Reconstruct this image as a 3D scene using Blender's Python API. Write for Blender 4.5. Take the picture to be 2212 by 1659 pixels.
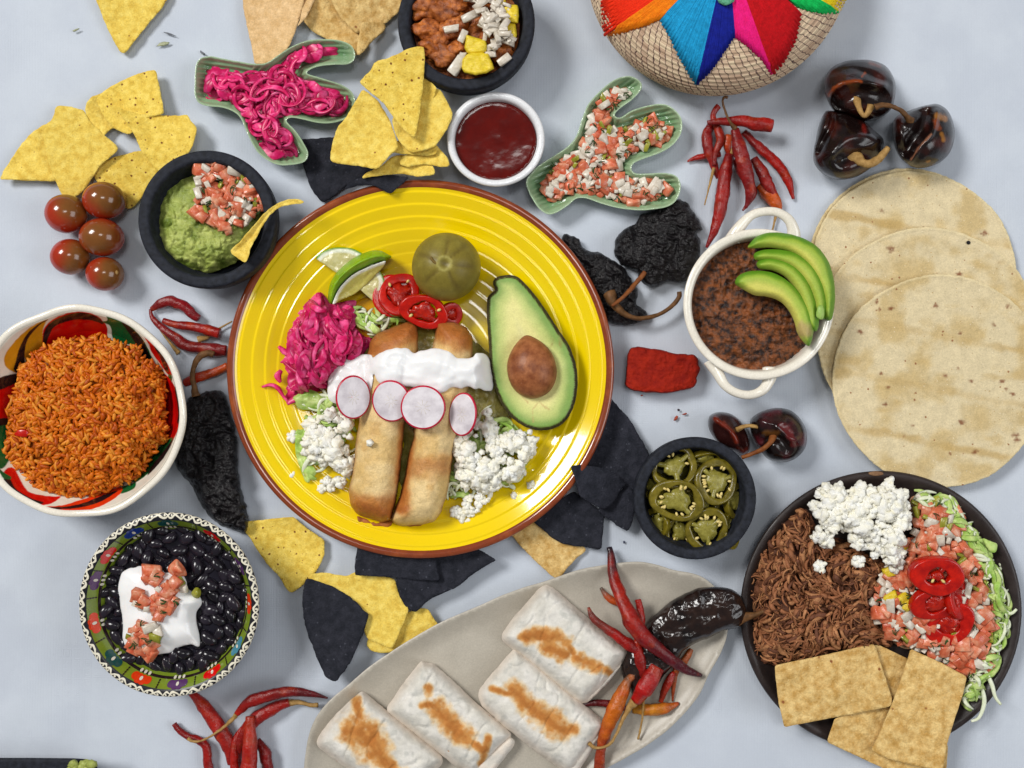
import bpy, math, random
import numpy as np
from mathutils import Vector, Matrix, Euler
from mathutils.geometry import delaunay_2d_cdt

for o in list(bpy.data.objects): bpy.data.objects.remove(o)
SC = bpy.context.scene
COL = SC.collection
S = 0.00036            # metres per layout unit (one unit = 0.36 mm on the table)
CH = 2160.0            # camera height above the cloth, layout units
random.seed(7); RNG = np.random.default_rng(7)

# ---------------- camera, world, lamps, exposure ----------------
cam = bpy.data.objects.new('camera', bpy.data.cameras.new('camera')); COL.objects.link(cam)
cam.location = (0, 0, CH*S); cam.rotation_euler = (0, 0, 0)
cam.data.sensor_width = 36; cam.data.lens = 36*CH/2212
cam.data.clip_start = 0.05; cam.data.clip_end = 50
SC.camera = cam
world = bpy.data.worlds.new('World'); SC.world = world; world.use_nodes = True
wb = world.node_tree.nodes['Background']
wb.inputs['Color'].default_value = (0.97, 0.98, 1.0, 1); wb.inputs['Strength'].default_value = 0.17

def area(name, loc, target, sx, sy, power, color):
    L = bpy.data.lights.new(name, 'AREA'); L.shape = 'RECTANGLE'; L.size = sx; L.size_y = sy
    L.energy = power; L.color = color
    o = bpy.data.objects.new(name, L); COL.objects.link(o); o.location = loc
    o.rotation_euler = (Vector(target)-Vector(loc)).to_track_quat('-Z', 'Y').to_euler()
    return o
area('window_light', (-2.5, 1.7, 3.2), (0, -.1, 0), 1.4, 1.1, 160, (1.0, 0.985, 0.955))
cl = area('ceiling_light', (0.17, 0.38, 2.2), (0.17, 0.38, 0), 0.62, 0.34, 8, (1.0, 0.99, 0.97)); cl.rotation_euler = (0, 0, 0.15)
area('side_window_light', (2.4, -0.2, 2.0), (0, 0, 0), 1.8, 1.4, 34, (0.96, 0.98, 1.0))
SC.view_settings.view_transform = 'Standard'; SC.view_settings.look = 'None'
SC.view_settings.exposure = 0.0; SC.view_settings.gamma = 1
SC.render.resolution_x = 1024; SC.render.resolution_y = 768

# ---------------- numeric helpers ----------------
def lin(c):
    c = np.asarray(c, float)/255.0
    return np.where(c <= 0.04045, c/12.92, ((c+0.055)/1.055)**2.4)
GAIN = 1.0
def col(*c):
    if len(c) == 1: c = c[0]
    return np.clip(lin(c)*GAIN, 0, 0.86)
def Pn(x, y, h):
    x = np.asarray(x, float); y = np.asarray(y, float); h = np.asarray(h, float)+0*x
    k = (CH-h)/CH
    return np.stack([(x-1106)*k, -(y-829.5)*k, h], -1)
def iP(X, Y, h):
    k = CH/(CH-h)
    return 1106+X*k, 829.5-Y*k
def noise3(x, y, z=0.0, seed=0):
    x = np.asarray(x, float); y = np.asarray(y, float)+0*x; z = np.asarray(z, float)+0*x
    ix, iy, iz = np.floor(x).astype(np.int64), np.floor(y).astype(np.int64), np.floor(z).astype(np.int64)
    fx, fy, fz = x-ix, y-iy, z-iz
    fx, fy, fz = [f*f*f*(f*(f*6-15)+10) for f in (fx, fy, fz)]
    def h(a, b, c):
        n = (a*374761393+b*668265263+c*1442695041+seed*974634777) & 0xffffffff
        n = ((n ^ (n >> 13))*1274126177) & 0xffffffff
        n = n ^ (n >> 16)
        return (n & 0xffff)/32767.5-1
    r = 0
    for a in (0, 1):
        wa = fx if a else 1-fx
        for b in (0, 1):
            wb_ = fy if b else 1-fy
            for c in (0, 1):
                r = r+wa*wb_*(fz if c else 1-fz)*h(ix+a, iy+b, iz+c)
    return r
def fbm(x, y, s, oct=3, seed=0, z=0.0, ridge=False):
    r = 0; a = 1; t = 0
    for i in range(oct):
        n = noise3(x/s+i*7.3, y/s-i*3.1, np.asarray(z)/s, seed+i)
        if ridge: n = 1-2*np.abs(n)
        r = r+a*n; t += a; a *= .5; s = s*.5
    return r/t
def sstep(a, b, x):
    t = np.clip((x-a)/(b-a), 0, 1); return t*t*(3-2*t)
def mixc(a, b, t):
    t = np.asarray(t)[..., None]; return np.asarray(a)*(1-t)+np.asarray(b)*t

def catmull(p, closed, sub=8):
    p = np.asarray(p, float); n = len(p); out = []
    rng = range(n) if closed else range(n-1)
    for i in rng:
        if closed: a, b, c, d = p[(i-1) % n], p[i], p[(i+1) % n], p[(i+2) % n]
        else: a, b, c, d = p[max(i-1, 0)], p[i], p[i+1], p[min(i+2, n-1)]
        for t in np.arange(sub)/sub:
            out.append(.5*((2*b)+(c-a)*t+(2*a-5*b+4*c-d)*t*t+(3*b-a-3*c+d)*t**3))
    if not closed: out.append(p[-1])
    return np.array(out)
def resample(p, sp, closed, mn=4):
    p = np.asarray(p, float); q = np.vstack([p, p[:1]]) if closed else p
    L = np.r_[0, np.cumsum(np.linalg.norm(np.diff(q, axis=0), axis=1))]
    n = max(mn, int(round(L[-1]/sp)))
    t = np.linspace(0, L[-1], n+1); t = t[:-1] if closed else t
    return np.stack([np.interp(t, L, q[:, k]) for k in range(q.shape[1])], -1)
def chaikin(p, it=2):
    for _ in range(it):
        n = np.roll(p, -1, 0); p = np.stack([.75*p+.25*n, .25*p+.75*n], 1).reshape(-1, p.shape[1])
    return p
def outline_of(pts, sp, mode, en=0.0, es=9, seed=0):
    p = np.asarray(pts, float)
    if mode == 'catmull': p = catmull(p, True)
    elif mode == 'chip': p = chaikin(resample(p, 9, True), 2)
    p = resample(p, sp, True, 12)
    if en:
        t = np.roll(p, -1, 0)-np.roll(p, 1, 0); t /= np.linalg.norm(t, axis=1)[:, None]+1e-9
        nrm = np.stack([-t[:, 1], t[:, 0]], -1)
        p = p+nrm*(en*fbm(p[:, 0], p[:, 1], es, 2, seed))[:, None]
    a = .5*np.sum(p[:, 0]*np.roll(p[:, 1], -1)-np.roll(p[:, 0], -1)*p[:, 1])
    if a > 0: p = p[::-1]       # y points down in layout: negative area = counter-clockwise in the world
    return p
def dist_poly(x, y, p, closed=True):
    a = p; b = np.roll(p, -1, 0)
    if not closed: a, b = a[:-1], b[:-1]
    out = np.full(len(x), 1e9); X = np.stack([x, y], -1)
    for i0 in range(0, len(x), 4000):
        q = X[i0:i0+4000, None, :]; ab = (b-a)[None]; ap = q-a[None]
        t = np.clip((ap*ab).sum(-1)/((ab**2).sum(-1)+1e-12), 0, 1)
        out[i0:i0+4000] = np.sqrt((((ap-ab*t[..., None])**2).sum(-1)).min(1))
    return out
def inside(x, y, p):
    x = np.asarray(x, float); y = np.asarray(y, float)
    if len(x) <= 64:
        x1, y1 = p[:, 0], p[:, 1]; x2, y2 = np.roll(x1, -1), np.roll(y1, -1); X, Y = x[:, None], y[:, None]
        dy = np.where(y2 == y1, 1e-9, y2-y1); c = ((y1 > Y) != (y2 > Y)) & (X < (x2-x1)*(Y-y1)/dy+x1)
        return (c.sum(1) % 2).astype(bool)
    r = np.zeros(len(x), bool); n = len(p)
    for i in range(n):
        x1, y1 = p[i]; x2, y2 = p[(i+1) % n]
        if y1 == y2: continue
        c = ((y1 > y) != (y2 > y)) & (x < (x2-x1)*(y-y1)/(y2-y1)+x1)
        r ^= c
    return r

# ---------------- mesh building ----------------
class G:
    def __init__(s): s.v = []; s.f = []; s.c = []; s.n = 0; s.uv = []; s.hascol = False
    def add(s, v, f, c=None, uv=None):
        v = np.asarray(v, float); s.v.append(v)
        s.f += [tuple(i+s.n for i in q) for q in f]; s.n += len(v)
        if c is not None:
            c = np.asarray(c, float); s.hascol = True
            if c.ndim == 1: c = np.repeat(c[None], len(v), 0)
        else: c = np.full((len(v), 3), .5)
        s.c.append(c)
        if uv is not None: s.uv += uv
        return s
def mesh_of(g, name, mat, origin=(0, 0, 0), smooth=True):
    v = (np.vstack(g.v)-np.asarray(origin, float))*S
    me = bpy.data.meshes.new(name); me.from_pydata(v.tolist(), [], g.f)
    if g.hascol:
        a = me.attributes.new('Col', 'FLOAT_COLOR', 'POINT')
        c = np.vstack(g.c); a.data.foreach_set('color', np.hstack([c, np.ones((len(c), 1))]).astype(np.float32).ravel())
    if g.uv:
        l = me.uv_layers.new(name='UVMap'); l.data.foreach_set('uv', np.asarray(g.uv, np.float32).ravel())
    if smooth: me.polygons.foreach_set('use_smooth', [True]*len(me.polygons))
    if mat is not None: me.materials.append(mat)
    me.update(); return me
def tag(o, label=None, cat=None, group=None, kind=None):
    for k, v in (('label', label), ('category', cat), ('group', group), ('kind', kind)):
        if v: o[k] = v
    return o
def root_px(o):
    return tuple(c/S for c in o.location)
def part(name, g, mat, parent=None, smooth=True, origin=None):
    """links g as one mesh object; g is in world layout units"""
    if parent is not None:
        org = root_px(parent)
        if parent.parent is not None: org = tuple(a+b for a, b in zip(org, root_px(parent.parent)))
    else:
        if origin is None:
            v = np.vstack(g.v); m = (v.min(0)+v.max(0))/2; origin = (m[0], m[1], v[:, 2].min())
        org = origin
    o = bpy.data.objects.new(name, mesh_of(g, name, mat, org, smooth)); COL.objects.link(o)
    if parent is not None: o.parent = parent
    else: o.location = tuple(c*S for c in org)
    return o
def solo(name, g, mat, label, cat, group=None, kind=None, smooth=True):
    return tag(part(name, g, mat, None, smooth), label, cat, group, kind)
def thing(name, x, y, label, cat, group=None, h=0, kind=None):
    o = bpy.data.objects.new(name, None); COL.objects.link(o)
    p = Pn(x, y, h); o.location = tuple(p*S); o.empty_display_size = 0.01
    return tag(o, label, cat, group, kind)

def field(pts, zf, sp=4, mode='catmull', en=0.0, es=9, skirt=((.15, .5), (1, 0)), inset=8, bottom=0.0,
          thick=None, colf=None, skirtcol=None, seed=0, open_bottom=False):
    """a solid whose top is a height field over a traced outline"""
    P = outline_of(pts, sp, mode, en, es, seed); nb = len(P)
    x0, y0 = P.min(0); x1, y1 = P.max(0)
    gx, gy = np.meshgrid(np.arange(x0, x1, sp), np.arange(y0, y1, sp*.87))
    gx = gx+(np.arange(gx.shape[0]) % 2)[:, None]*sp*.5
    gx, gy = gx.ravel(), gy.ravel()
    k = inside(gx, gy, P); gx, gy = gx[k], gy[k]
    k = dist_poly(gx, gy, P) > sp*.55; gx, gy = gx[k], gy[k]
    allp = np.vstack([P, np.stack([gx, gy], -1)])
    vs = [Vector(q) for q in allp.tolist()]
    ov, oe, of, orig, _, _ = delaunay_2d_cdt(vs, [], [list(range(nb))], 1, 1e-4)
    V = np.array([tuple(q) for q in ov]); inv = {}
    for i, l in enumerate(orig):
        for q in l: inv.setdefault(q, i)
    bl = [inv[i] for i in range(nb)]
    x, y = V[:, 0], V[:, 1]; d = dist_poly(x, y, P); d[bl] = 0; D = d.max()
    z = zf(x, y, d, D)+0*x
    c = colf(x, y, d, z) if colf is not None else None
    T = Pn(x, y, z); F = []
    for f in of:
        a, b, e = f[0], f[1], f[2]
        ar = (V[b, 0]-V[a, 0])*(V[e, 1]-V[a, 1])-(V[e, 0]-V[a, 0])*(V[b, 1]-V[a, 1])
        F.append((a, e, b) if ar > 0 else (a, b, e))
    g = G(); n = len(V)
    verts = [T]; cols = [c] if c is not None else None
    if thick is not None:
        B = Pn(x, y, z-thick); verts.append(B); 
        if c is not None: cols.append(c)
        F += [(q[0]+n, q[2]+n, q[1]+n) for q in F]
        for i in range(nb):
            a, b = bl[i], bl[(i+1) % nb]; F.append((a, a+n, b+n, b))
    else:
        t = np.roll(P, -1, 0)-np.roll(P, 1, 0); t /= np.linalg.norm(t, axis=1)[:, None]+1e-9
        nin = np.stack([t[:, 1], -t[:, 0]], -1)   # inward for this orientation
        zb = z[bl]; prev = bl; off = n
        for (fi, fz) in skirt:
            q = P+nin*inset*fi; zr = bottom+(zb-bottom)*fz
            verts.append(Pn(q[:, 0], q[:, 1], zr))
            if c is not None:
                cc = c[bl] if skirtcol is None else np.repeat(np.asarray(skirtcol)[None], nb, 0); cols.append(cc)
            cur = list(range(off, off+nb)); off += nb
            for i in range(nb):
                j = (i+1) % nb; F.append((prev[i], cur[i], cur[j], prev[j]))
            prev = cur
        if not open_bottom: F.append(tuple(reversed(prev)))
    g.add(np.vstack(verts), F, np.vstack(cols) if cols is not None else None)
    return g

def tube_geo(pts, wid, thk=None, seg=8, twist=0.0, wr=0.0, seed=0, cap=True):
    """pts: Nx3 world units, wid/thk: radii arrays"""
    pts = np.asarray(pts, float); n = len(pts)
    wid = np.broadcast_to(np.asarray(wid, float), (n,)); thk = wid if thk is None else np.broadcast_to(np.asarray(thk, float), (n,))
    t = np.gradient(pts, axis=0); t /= np.linalg.norm(t, axis=1)[:, None]+1e-9
    up = np.array([0, 0, 1.0]); s = np.cross(t, up); ln = np.linalg.norm(s, axis=1)
    for i in range(n):
        if ln[i] < .12: s[i] = s[i-1] if i else np.array([1, 0, 0])
    s /= np.linalg.norm(s, axis=1)[:, None]+1e-9
    u = np.cross(s, t)
    tw = np.broadcast_to(np.asarray(twist, float), (n,))[:, None]
    s, u = s*np.cos(tw)+u*np.sin(tw), u*np.cos(tw)-s*np.sin(tw)
    a = np.arange(seg)/seg*2*math.pi
    R = np.ones((n, seg))
    if wr:
        L = np.r_[0, np.cumsum(np.linalg.norm(np.diff(pts, axis=0), axis=1))][:, None]
        w0 = max(wid.max(), 1)
        R = 1+wr*noise3(np.cos(a)[None]*1.3+0*L, np.sin(a)[None]*1.3+0*L, L/(w0*1.3), seed)+wr*.5*noise3(np.cos(a)[None]*2.5+0*L, np.sin(a)[None]*2.5+0*L, L/(w0*.6), seed+5)
    v = pts[:, None]+(s[:, None]*(np.cos(a)[None]*R*wid[:, None])[..., None])+(u[:, None]*(np.sin(a)[None]*R*thk[:, None])[..., None])
    F = []
    for i in range(n-1):
        for j in range(seg):
            k = (j+1) % seg; F.append((i*seg+j, i*seg+k, (i+1)*seg+k, (i+1)*seg+j))
    if cap: F.append(tuple(reversed(range(seg)))); F.append(tuple(range((n-1)*seg, n*seg)))
    return v.reshape(-1, 3), F
def path3(pts, h, sp=5):
    """layout path, h scalar or list -> smooth world path and parameter"""
    p = np.asarray(pts, float); hh = np.broadcast_to(np.asarray(h, float), (len(p),))
    q = np.column_stack([p, hh]); q = catmull(q, False, 8) if len(q) > 2 else q
    q = resample(q, sp, False, 4)
    return Pn(q[:, 0], q[:, 1], q[:, 2])
def rad_at(r, n):
    r = np.asarray(r, float); return np.interp(np.linspace(0, 1, n), np.linspace(0, 1, len(r)), r) if r.ndim else np.full(n, float(r))

def lathe_geo(c, prof, seg=96, sy=1.0, wob=None, closed_top=False):
    prof = np.asarray(prof, float); n = len(prof); a = np.arange(seg)/seg*2*math.pi
    r = prof[:, 0][:, None]*np.ones(seg)[None]; z = prof[:, 1][:, None]*np.ones(seg)[None]
    if wob is not None: r, z = wob(r, z, a[None]+0*r)
    v = np.stack([c[0]+r*np.cos(a)[None], c[1]+r*np.sin(a)[None]*sy, z+(c[2] if len(c) > 2 else 0)], -1).reshape(-1, 3)
    F = []; UV = []
    L = np.r_[0, np.cumsum(np.linalg.norm(np.diff(prof, axis=0), axis=1))]; L = L/max(L[-1], 1e-6)
    for i in range(n-1):
        for j in range(seg):
            k = (j+1) % seg; F.append((i*seg+j, (i+1)*seg+j, (i+1)*seg+k, i*seg+k))
            u0, u1 = j/seg, (j+1)/seg; UV += [(u0, L[i]), (u0, L[i+1]), (u1, L[i+1]), (u1, L[i])]
    return v, F, UV
def dense(prof, sp):
    return resample(np.asarray(prof, float), sp, False)
def rim_c(cx, cy, hr):
    p = Pn(cx, cy, hr); return (float(p[0]), float(p[1]), 0.0), (CH-hr)/CH
def circ(c, r, h, n=40, sy=1.0):
    a = np.arange(n)/n*2*math.pi
    x, y = iP(c[0]+r*np.cos(a), c[1]+r*np.sin(a)*sy, h); return np.stack([x, y], -1)

_ico = {}
def ico(sub):
    if sub not in _ico:
        import bmesh
        b = bmesh.new(); bmesh.ops.create_icosphere(b, subdivisions=sub, radius=1)
        b.verts.ensure_lookup_table()
        _ico[sub] = (np.array([tuple(v.co) for v in b.verts]), [tuple(v.index for v in f.verts) for f in b.faces]); b.free()
    return _ico[sub]
def rotm(ax=0, ay=0, az=0):
    return np.array(Euler((ax, ay, az)).to_matrix())
def blob(c, r, sub=2, amp=.15, fs=1.2, seed=0, rot=None, ridge=False, oct=2):
    v, f = ico(sub); v = v.copy()
    n = 0; a = amp; s = fs
    for i in range(oct):
        m = noise3(v[:, 0]*s+seed*3.7, v[:, 1]*s+seed*1.3, v[:, 2]*s-seed, seed+i)
        n = n+a*(1-2*abs(m) if ridge else m); a *= .5; s *= 2
    v = v*(1+n)[:, None]*np.asarray(r, float)
    if rot is not None: v = v@rotm(*rot).T
    return v+np.asarray(c, float), f
# ---------------- procedural materials ----------------
def mat(name, c=(128, 128, 128), c2=None, size=30, rough=.5, rvar=0.0, bump=0.0, bsize=6, specks=(), sss=0.0, sssr=(1, .4, .2),
        coat=0.0, spec=.5, vcol=False, rnd=0.0, ramp=(.35, .65), detail=5, stretch=None, fine=0.0, sheen=0.0, extra=None, trans=0.0, c3=None, sscale=.0022, grain=.10, gsize=3.2):
    m = bpy.data.materials.new(name); m.use_nodes = True
    if spec == .5: spec = .16 if rough >= .5 else (.3 if rough >= .3 else .45)
    nt = m.node_tree; N = nt.nodes; L = nt.links; b = N['Principled BSDF']
    def nd(t, **k):
        n = N.new(t)
        for a, v in k.items(): setattr(n, a, v)
        return n
    tc = nd('ShaderNodeTexCoord'); oi = nd('ShaderNodeObjectInfo')
    ml = nd('ShaderNodeMath', operation='MULTIPLY'); ml.inputs[1].default_value = 3.0; L.new(oi.outputs['Random'], ml.inputs[0])
    va = nd('ShaderNodeVectorMath', operation='ADD'); L.new(tc.outputs['Object'], va.inputs[0]); L.new(ml.outputs[0], va.inputs[1])
    vec = va.outputs[0]
    if stretch:
        mp = nd('ShaderNodeMapping'); mp.inputs['Scale'].default_value = stretch; L.new(vec, mp.inputs[0]); vec = mp.outputs[0]
    def noise(sz, det=detail, ro=.6):
        n = nd('ShaderNodeTexNoise'); n.inputs['Scale'].default_value = 1/(sz*S); n.inputs['Detail'].default_value = det
        n.inputs['Roughness'].default_value = ro; L.new(vec, n.inputs['Vector']); return n
    def rgba(q): return (*[float(x) for x in q], 1)
    def mix(f, A, B, blend='MIX'):
        n = nd('ShaderNodeMix', data_type='RGBA', blend_type=blend)
        for sock, val in ((n.inputs[0], f), (n.inputs[6], A), (n.inputs[7], B)):
            if hasattr(val, 'is_linked'): L.new(val, sock)
            elif isinstance(val, (float, int)): sock.default_value = val
            else: sock.default_value = val
        return n.outputs[2]
    if vcol:
        at = nd('ShaderNodeAttribute', attribute_name='Col'); cur = at.outputs['Color']
        if c2 is not None:
            n = noise(size); cr = nd('ShaderNodeValToRGB'); cr.color_ramp.elements[0].position = ramp[0]; cr.color_ramp.elements[1].position = ramp[1]
            cr.color_ramp.elements[0].color = (*[c2]*3, 1) if isinstance(c2, float) else rgba(lin(c2)); cr.color_ramp.elements[1].color = (1, 1, 1, 1)
            L.new(n.outputs['Fac'], cr.inputs[0]); cur = mix(1.0, cur, cr.outputs[0], 'MULTIPLY')
    else:
        if c2 is None: c2 = c
        n = noise(size); cr = nd('ShaderNodeValToRGB'); cr.color_ramp.elements[0].position = ramp[0]; cr.color_ramp.elements[1].position = ramp[1]
        cr.color_ramp.elements[0].color = rgba(col(c)); cr.color_ramp.elements[1].color = rgba(col(c2))
        if c3 is not None:
            e = cr.color_ramp.elements.new((ramp[0]+ramp[1])/2); e.color = rgba(col(c3))
        L.new(n.outputs['Fac'], cr.inputs[0]); cur = cr.outputs[0]
    for (ssz, rad, dens, sc) in specks:
        vo = nd('ShaderNodeTexVoronoi'); vo.inputs['Scale'].default_value = 1/(ssz*S); L.new(vec, vo.inputs['Vector'])
        n2 = noise(ssz*.35, 2); 
        ad = nd('ShaderNodeMath', operation='MULTIPLY_ADD'); L.new(n2.outputs['Fac'], ad.inputs[0]); ad.inputs[1].default_value = rad*1.6; L.new(vo.outputs['Distance'], ad.inputs[2])
        mr = nd('ShaderNodeMapRange'); mr.inputs['From Min'].default_value = rad*1.9; mr.inputs['From Max'].default_value = rad*1.4
        L.new(ad.outputs[0], mr.inputs['Value'])
        sp = nd('ShaderNodeSeparateColor'); L.new(vo.outputs['Color'], sp.inputs[0])
        lt = nd('ShaderNodeMath', operation='LESS_THAN'); L.new(sp.outputs[0], lt.inputs[0]); lt.inputs[1].default_value = dens
        mm = nd('ShaderNodeMath', operation='MULTIPLY'); L.new(mr.outputs[0], mm.inputs[0]); L.new(lt.outputs[0], mm.inputs[1])
        cur = mix(mm.outputs[0], cur, rgba(col(sc)))
    if grain:
        n = noise(gsize, 3, .7); mr = nd('ShaderNodeMapRange'); mr.inputs['From Min'].default_value = .3; mr.inputs['From Max'].default_value = .7
        mr.inputs['To Min'].default_value = 1-grain; mr.inputs['To Max'].default_value = 1+grain; L.new(n.outputs['Fac'], mr.inputs['Value'])
        hs = nd('ShaderNodeHueSaturation'); L.new(mr.outputs[0], hs.inputs['Value']); L.new(cur, hs.inputs['Color']); cur = hs.outputs[0]
    if rnd:
        mr = nd('ShaderNodeMapRange'); mr.inputs['To Min'].default_value = 1-rnd; mr.inputs['To Max'].default_value = 1+rnd*.6
        L.new(oi.outputs['Random'], mr.inputs['Value'])
        hs = nd('ShaderNodeHueSaturation'); L.new(mr.outputs[0], hs.inputs['Value']); L.new(cur, hs.inputs['Color']); cur = hs.outputs[0]
    if extra: cur = extra(nt, nd, L, vec, cur, mix)
    L.new(cur, b.inputs['Base Color'])
    b.inputs['Roughness'].default_value = rough; b.inputs['Specular IOR Level'].default_value = spec
    if rvar:
        n = noise(size*.5, 3); mr = nd('ShaderNodeMapRange'); mr.inputs['From Min'].default_value = .3; mr.inputs['From Max'].default_value = .7
        mr.inputs['To Min'].default_value = max(.03, rough-rvar); mr.inputs['To Max'].default_value = min(1, rough+rvar); L.new(n.outputs['Fac'], mr.inputs['Value']); L.new(mr.outputs[0], b.inputs['Roughness'])
    if coat: b.inputs['Coat Weight'].default_value = coat; b.inputs['Coat Roughness'].default_value = .06
    if sss:
        b.inputs['Subsurface Weight'].default_value = sss; b.inputs['Subsurface Radius'].default_value = sssr; b.inputs['Subsurface Scale'].default_value = sscale
    if trans: b.inputs['Transmission Weight'].default_value = trans
    if sheen: b.inputs['Sheen Weight'].default_value = sheen
    prev = None
    for (amt, sz) in ((bump, bsize), (fine, max(1.2, bsize*.28))):
        if amt:
            n = noise(sz, 4); bp = nd('ShaderNodeBump'); bp.inputs['Strength'].default_value = 1.0; bp.inputs['Distance'].default_value = amt*S
            L.new(n.outputs['Fac'], bp.inputs['Height'])
            if prev: L.new(prev.outputs[0], bp.inputs['Normal'])
            prev = bp
    if prev: L.new(prev.outputs[0], b.inputs['Normal'])
    return m

# cloth with a fine vertical knit and a faint embossed pattern of nested squares
def cloth_mat():
    m = mat('cloth_material', (195, 202, 212), (189, 196, 207), size=150, ramp=(.4, .6), rough=.95, spec=.1, grain=.02)
    nt = m.node_tree; N = nt.nodes; L = nt.links; b = N['Principled BSDF']
    tc = N.new('ShaderNodeTexCoord')
    def mt(op, a, bb=None, cc=None):
        n = N.new('ShaderNodeMath'); n.operation = op
        for i, q in enumerate((a, bb, cc)):
            if q is None: continue
            if hasattr(q, 'is_linked'): L.new(q, n.inputs[i])
            else: n.inputs[i].default_value = q
        return n.outputs[0]
    sx = N.new('ShaderNodeSeparateXYZ'); L.new(tc.outputs['Object'], sx.inputs[0])
    nz = N.new('ShaderNodeTexNoise'); nz.inputs['Scale'].default_value = 1/(8*S); L.new(tc.outputs['Object'], nz.inputs[0])
    xx = mt('MULTIPLY_ADD', nz.outputs['Fac'], 1.5*S, sx.outputs[0])
    w1 = mt('SINE', mt('MULTIPLY', xx, 2*math.pi/(3.4*S)))
    w2 = mt('SINE', mt('MULTIPLY', sx.outputs[1], 2*math.pi/(5*S)))
    knit = mt('MULTIPLY_ADD', w2, .35, w1)
    c = 22*S
    fx = mt('ABSOLUTE', mt('SUBTRACT', mt('FRACT', mt('DIVIDE', sx.outputs[0], c)), .5)); fy = mt('ABSOLUTE', mt('SUBTRACT', mt('FRACT', mt('DIVIDE', sx.outputs[1], c)), .5))
    sq = mt('SINE', mt('MULTIPLY', mt('MAXIMUM', fx, fy), 2*math.pi*6))
    big = N.new('ShaderNodeTexNoise'); big.inputs['Scale'].default_value = 1/(180*S); L.new(tc.outputs['Object'], big.inputs[0])
    msk = N.new('ShaderNodeMapRange'); msk.inputs['From Min'].default_value = .55; msk.inputs['From Max'].default_value = .65; L.new(big.outputs['Fac'], msk.inputs[0])
    hgt = mt('MULTIPLY_ADD', mt('MULTIPLY', sq, msk.outputs[0]), .8, mt('MULTIPLY', knit, .55))
    bp = N.new('ShaderNodeBump'); bp.inputs['Distance'].default_value = .16*S; bp.inputs['Strength'].default_value = 1; L.new(hgt, bp.inputs['Height'])
    L.new(bp.outputs[0], b.inputs['Normal'])
    return m
MT = {}
MT['cloth'] = cloth_mat()
MT['chip'] = mat('corn_chip', (214, 178, 72), (240, 212, 108), size=15, rough=.75, bump=2.6, bsize=9, fine=1.0, specks=((26, .07, .35, (150, 92, 36)), (9, .10, .25, (190, 140, 60))), rnd=.05, grain=.13, c3=(229, 198, 90))
MT['chip_spot'] = mat('speckled_corn_chip', (212, 176, 68), (238, 210, 104), size=15, rough=.75, bump=2.6, bsize=9, fine=1.0, specks=((15, .17, .8, (118, 68, 28)), (8, .15, .35, (170, 116, 46))), rnd=.05, grain=.13, c3=(227, 196, 86))
MT['chip_blue'] = mat('blue_corn_chip', (31, 33, 41), (47, 48, 57), size=18, rough=.78, bump=3.0, bsize=9, fine=1.2, grain=.25, specks=((12, .17, .5, (70, 72, 82)), (8, .10, .3, (32, 33, 40))), rnd=.12)
MT['chip_tan'] = mat('fried_tortilla', (188, 146, 78), (226, 194, 130), size=17, grain=.16, gsize=4, rough=.55, bump=4.0, bsize=14, fine=.7, specks=((34, .11, .35, (140, 85, 45)), (9, .12, .35, (232, 208, 155))), rnd=.05, rvar=.15)
MT['chip_tan2'] = mat('pale_fried_tortilla', (205, 166, 112), (228, 192, 142), grain=.16, gsize=4, size=18, rough=.6, bump=2.5, bsize=10, fine=.7, specks=((40, .09, .3, (150, 95, 60)),), rnd=.04)
def grill(nt, nd, L, vec, cur, mix):
    w = nd('ShaderNodeTexWave'); w.wave_type = 'BANDS'; w.bands_direction = 'Y'; w.inputs['Scale'].default_value = 1/(115*S)*.16; w.inputs['Distortion'].default_value = 1.6
    w.inputs['Detail'].default_value = 3; w.inputs['Detail Scale'].default_value = .35
    mp = nd('ShaderNodeMapping'); mp.inputs['Rotation'].default_value = (0, 0, .13); L.new(vec, mp.inputs[0]); L.new(mp.outputs[0], w.inputs[0])
    mr = nd('ShaderNodeMapRange'); mr.inputs['From Min'].default_value = .88; mr.inputs['From Max'].default_value = 1.0; mr.inputs['To Max'].default_value = .6; L.new(w.outputs['Fac'], mr.inputs[0])
    return mix(mr.outputs[0], cur, (*[float(q) for q in col(196, 168, 108)], 1))
MT['tortilla'] = mat('corn_tortilla', (198, 172, 122), (220, 201, 160), size=24, rough=.82, bump=1.6, bsize=10, fine=1.1, grain=.14, spec=.3, c3=(209, 187, 142), specks=((60, .15, .55, (128, 60, 28)), (20, .13, .4, (140, 96, 64)), (10, .13, .35, (190, 160, 112)), (7, .15, .3, (228, 214, 182))), rnd=.03, extra=grill)
MT['tortilla_v'] = mat('toasted_corn_tortilla', vcol=True, c2=.86, size=20, rough=.82, bump=1.8, bsize=10, fine=1.1, grain=.13, spec=.15, specks=((20, .12, .35, (150, 104, 70)), (10, .13, .35, (186, 154, 104)), (7, .15, .3, (230, 216, 186))), rnd=.02)
MT['yellow'] = mat('yellow_glaze', (240, 204, 2), (243, 208, 3), size=200, grain=.02, rough=.12, spec=.5, coat=.5)
MT['brownglaze'] = mat('brown_glaze', (134, 60, 28), (150, 74, 34), size=60, rough=.15, spec=.5, coat=.5, c3=(126, 56, 28))
MT['stone'] = mat('black_stone', (26, 28, 34), (42, 45, 54), size=10, rough=.62, bump=.9, bsize=4, fine=.5, rvar=.1, rnd=.05)
MT['clay'] = mat('dark_clay', (38, 31, 30), (52, 43, 41), size=60, rough=.42, bump=.5, bsize=12, rvar=.12)
MT['white'] = mat('white_ceramic', (228, 229, 231), size=80, rough=.12, coat=.4)
MT['cream_cer'] = mat('ivory_enamel', (236, 230, 216), (228, 221, 206), size=90, rough=.15, coat=.4)
MT['celadon'] = mat('pale_green_glaze', vcol=True, rough=.12, coat=.5)
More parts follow.
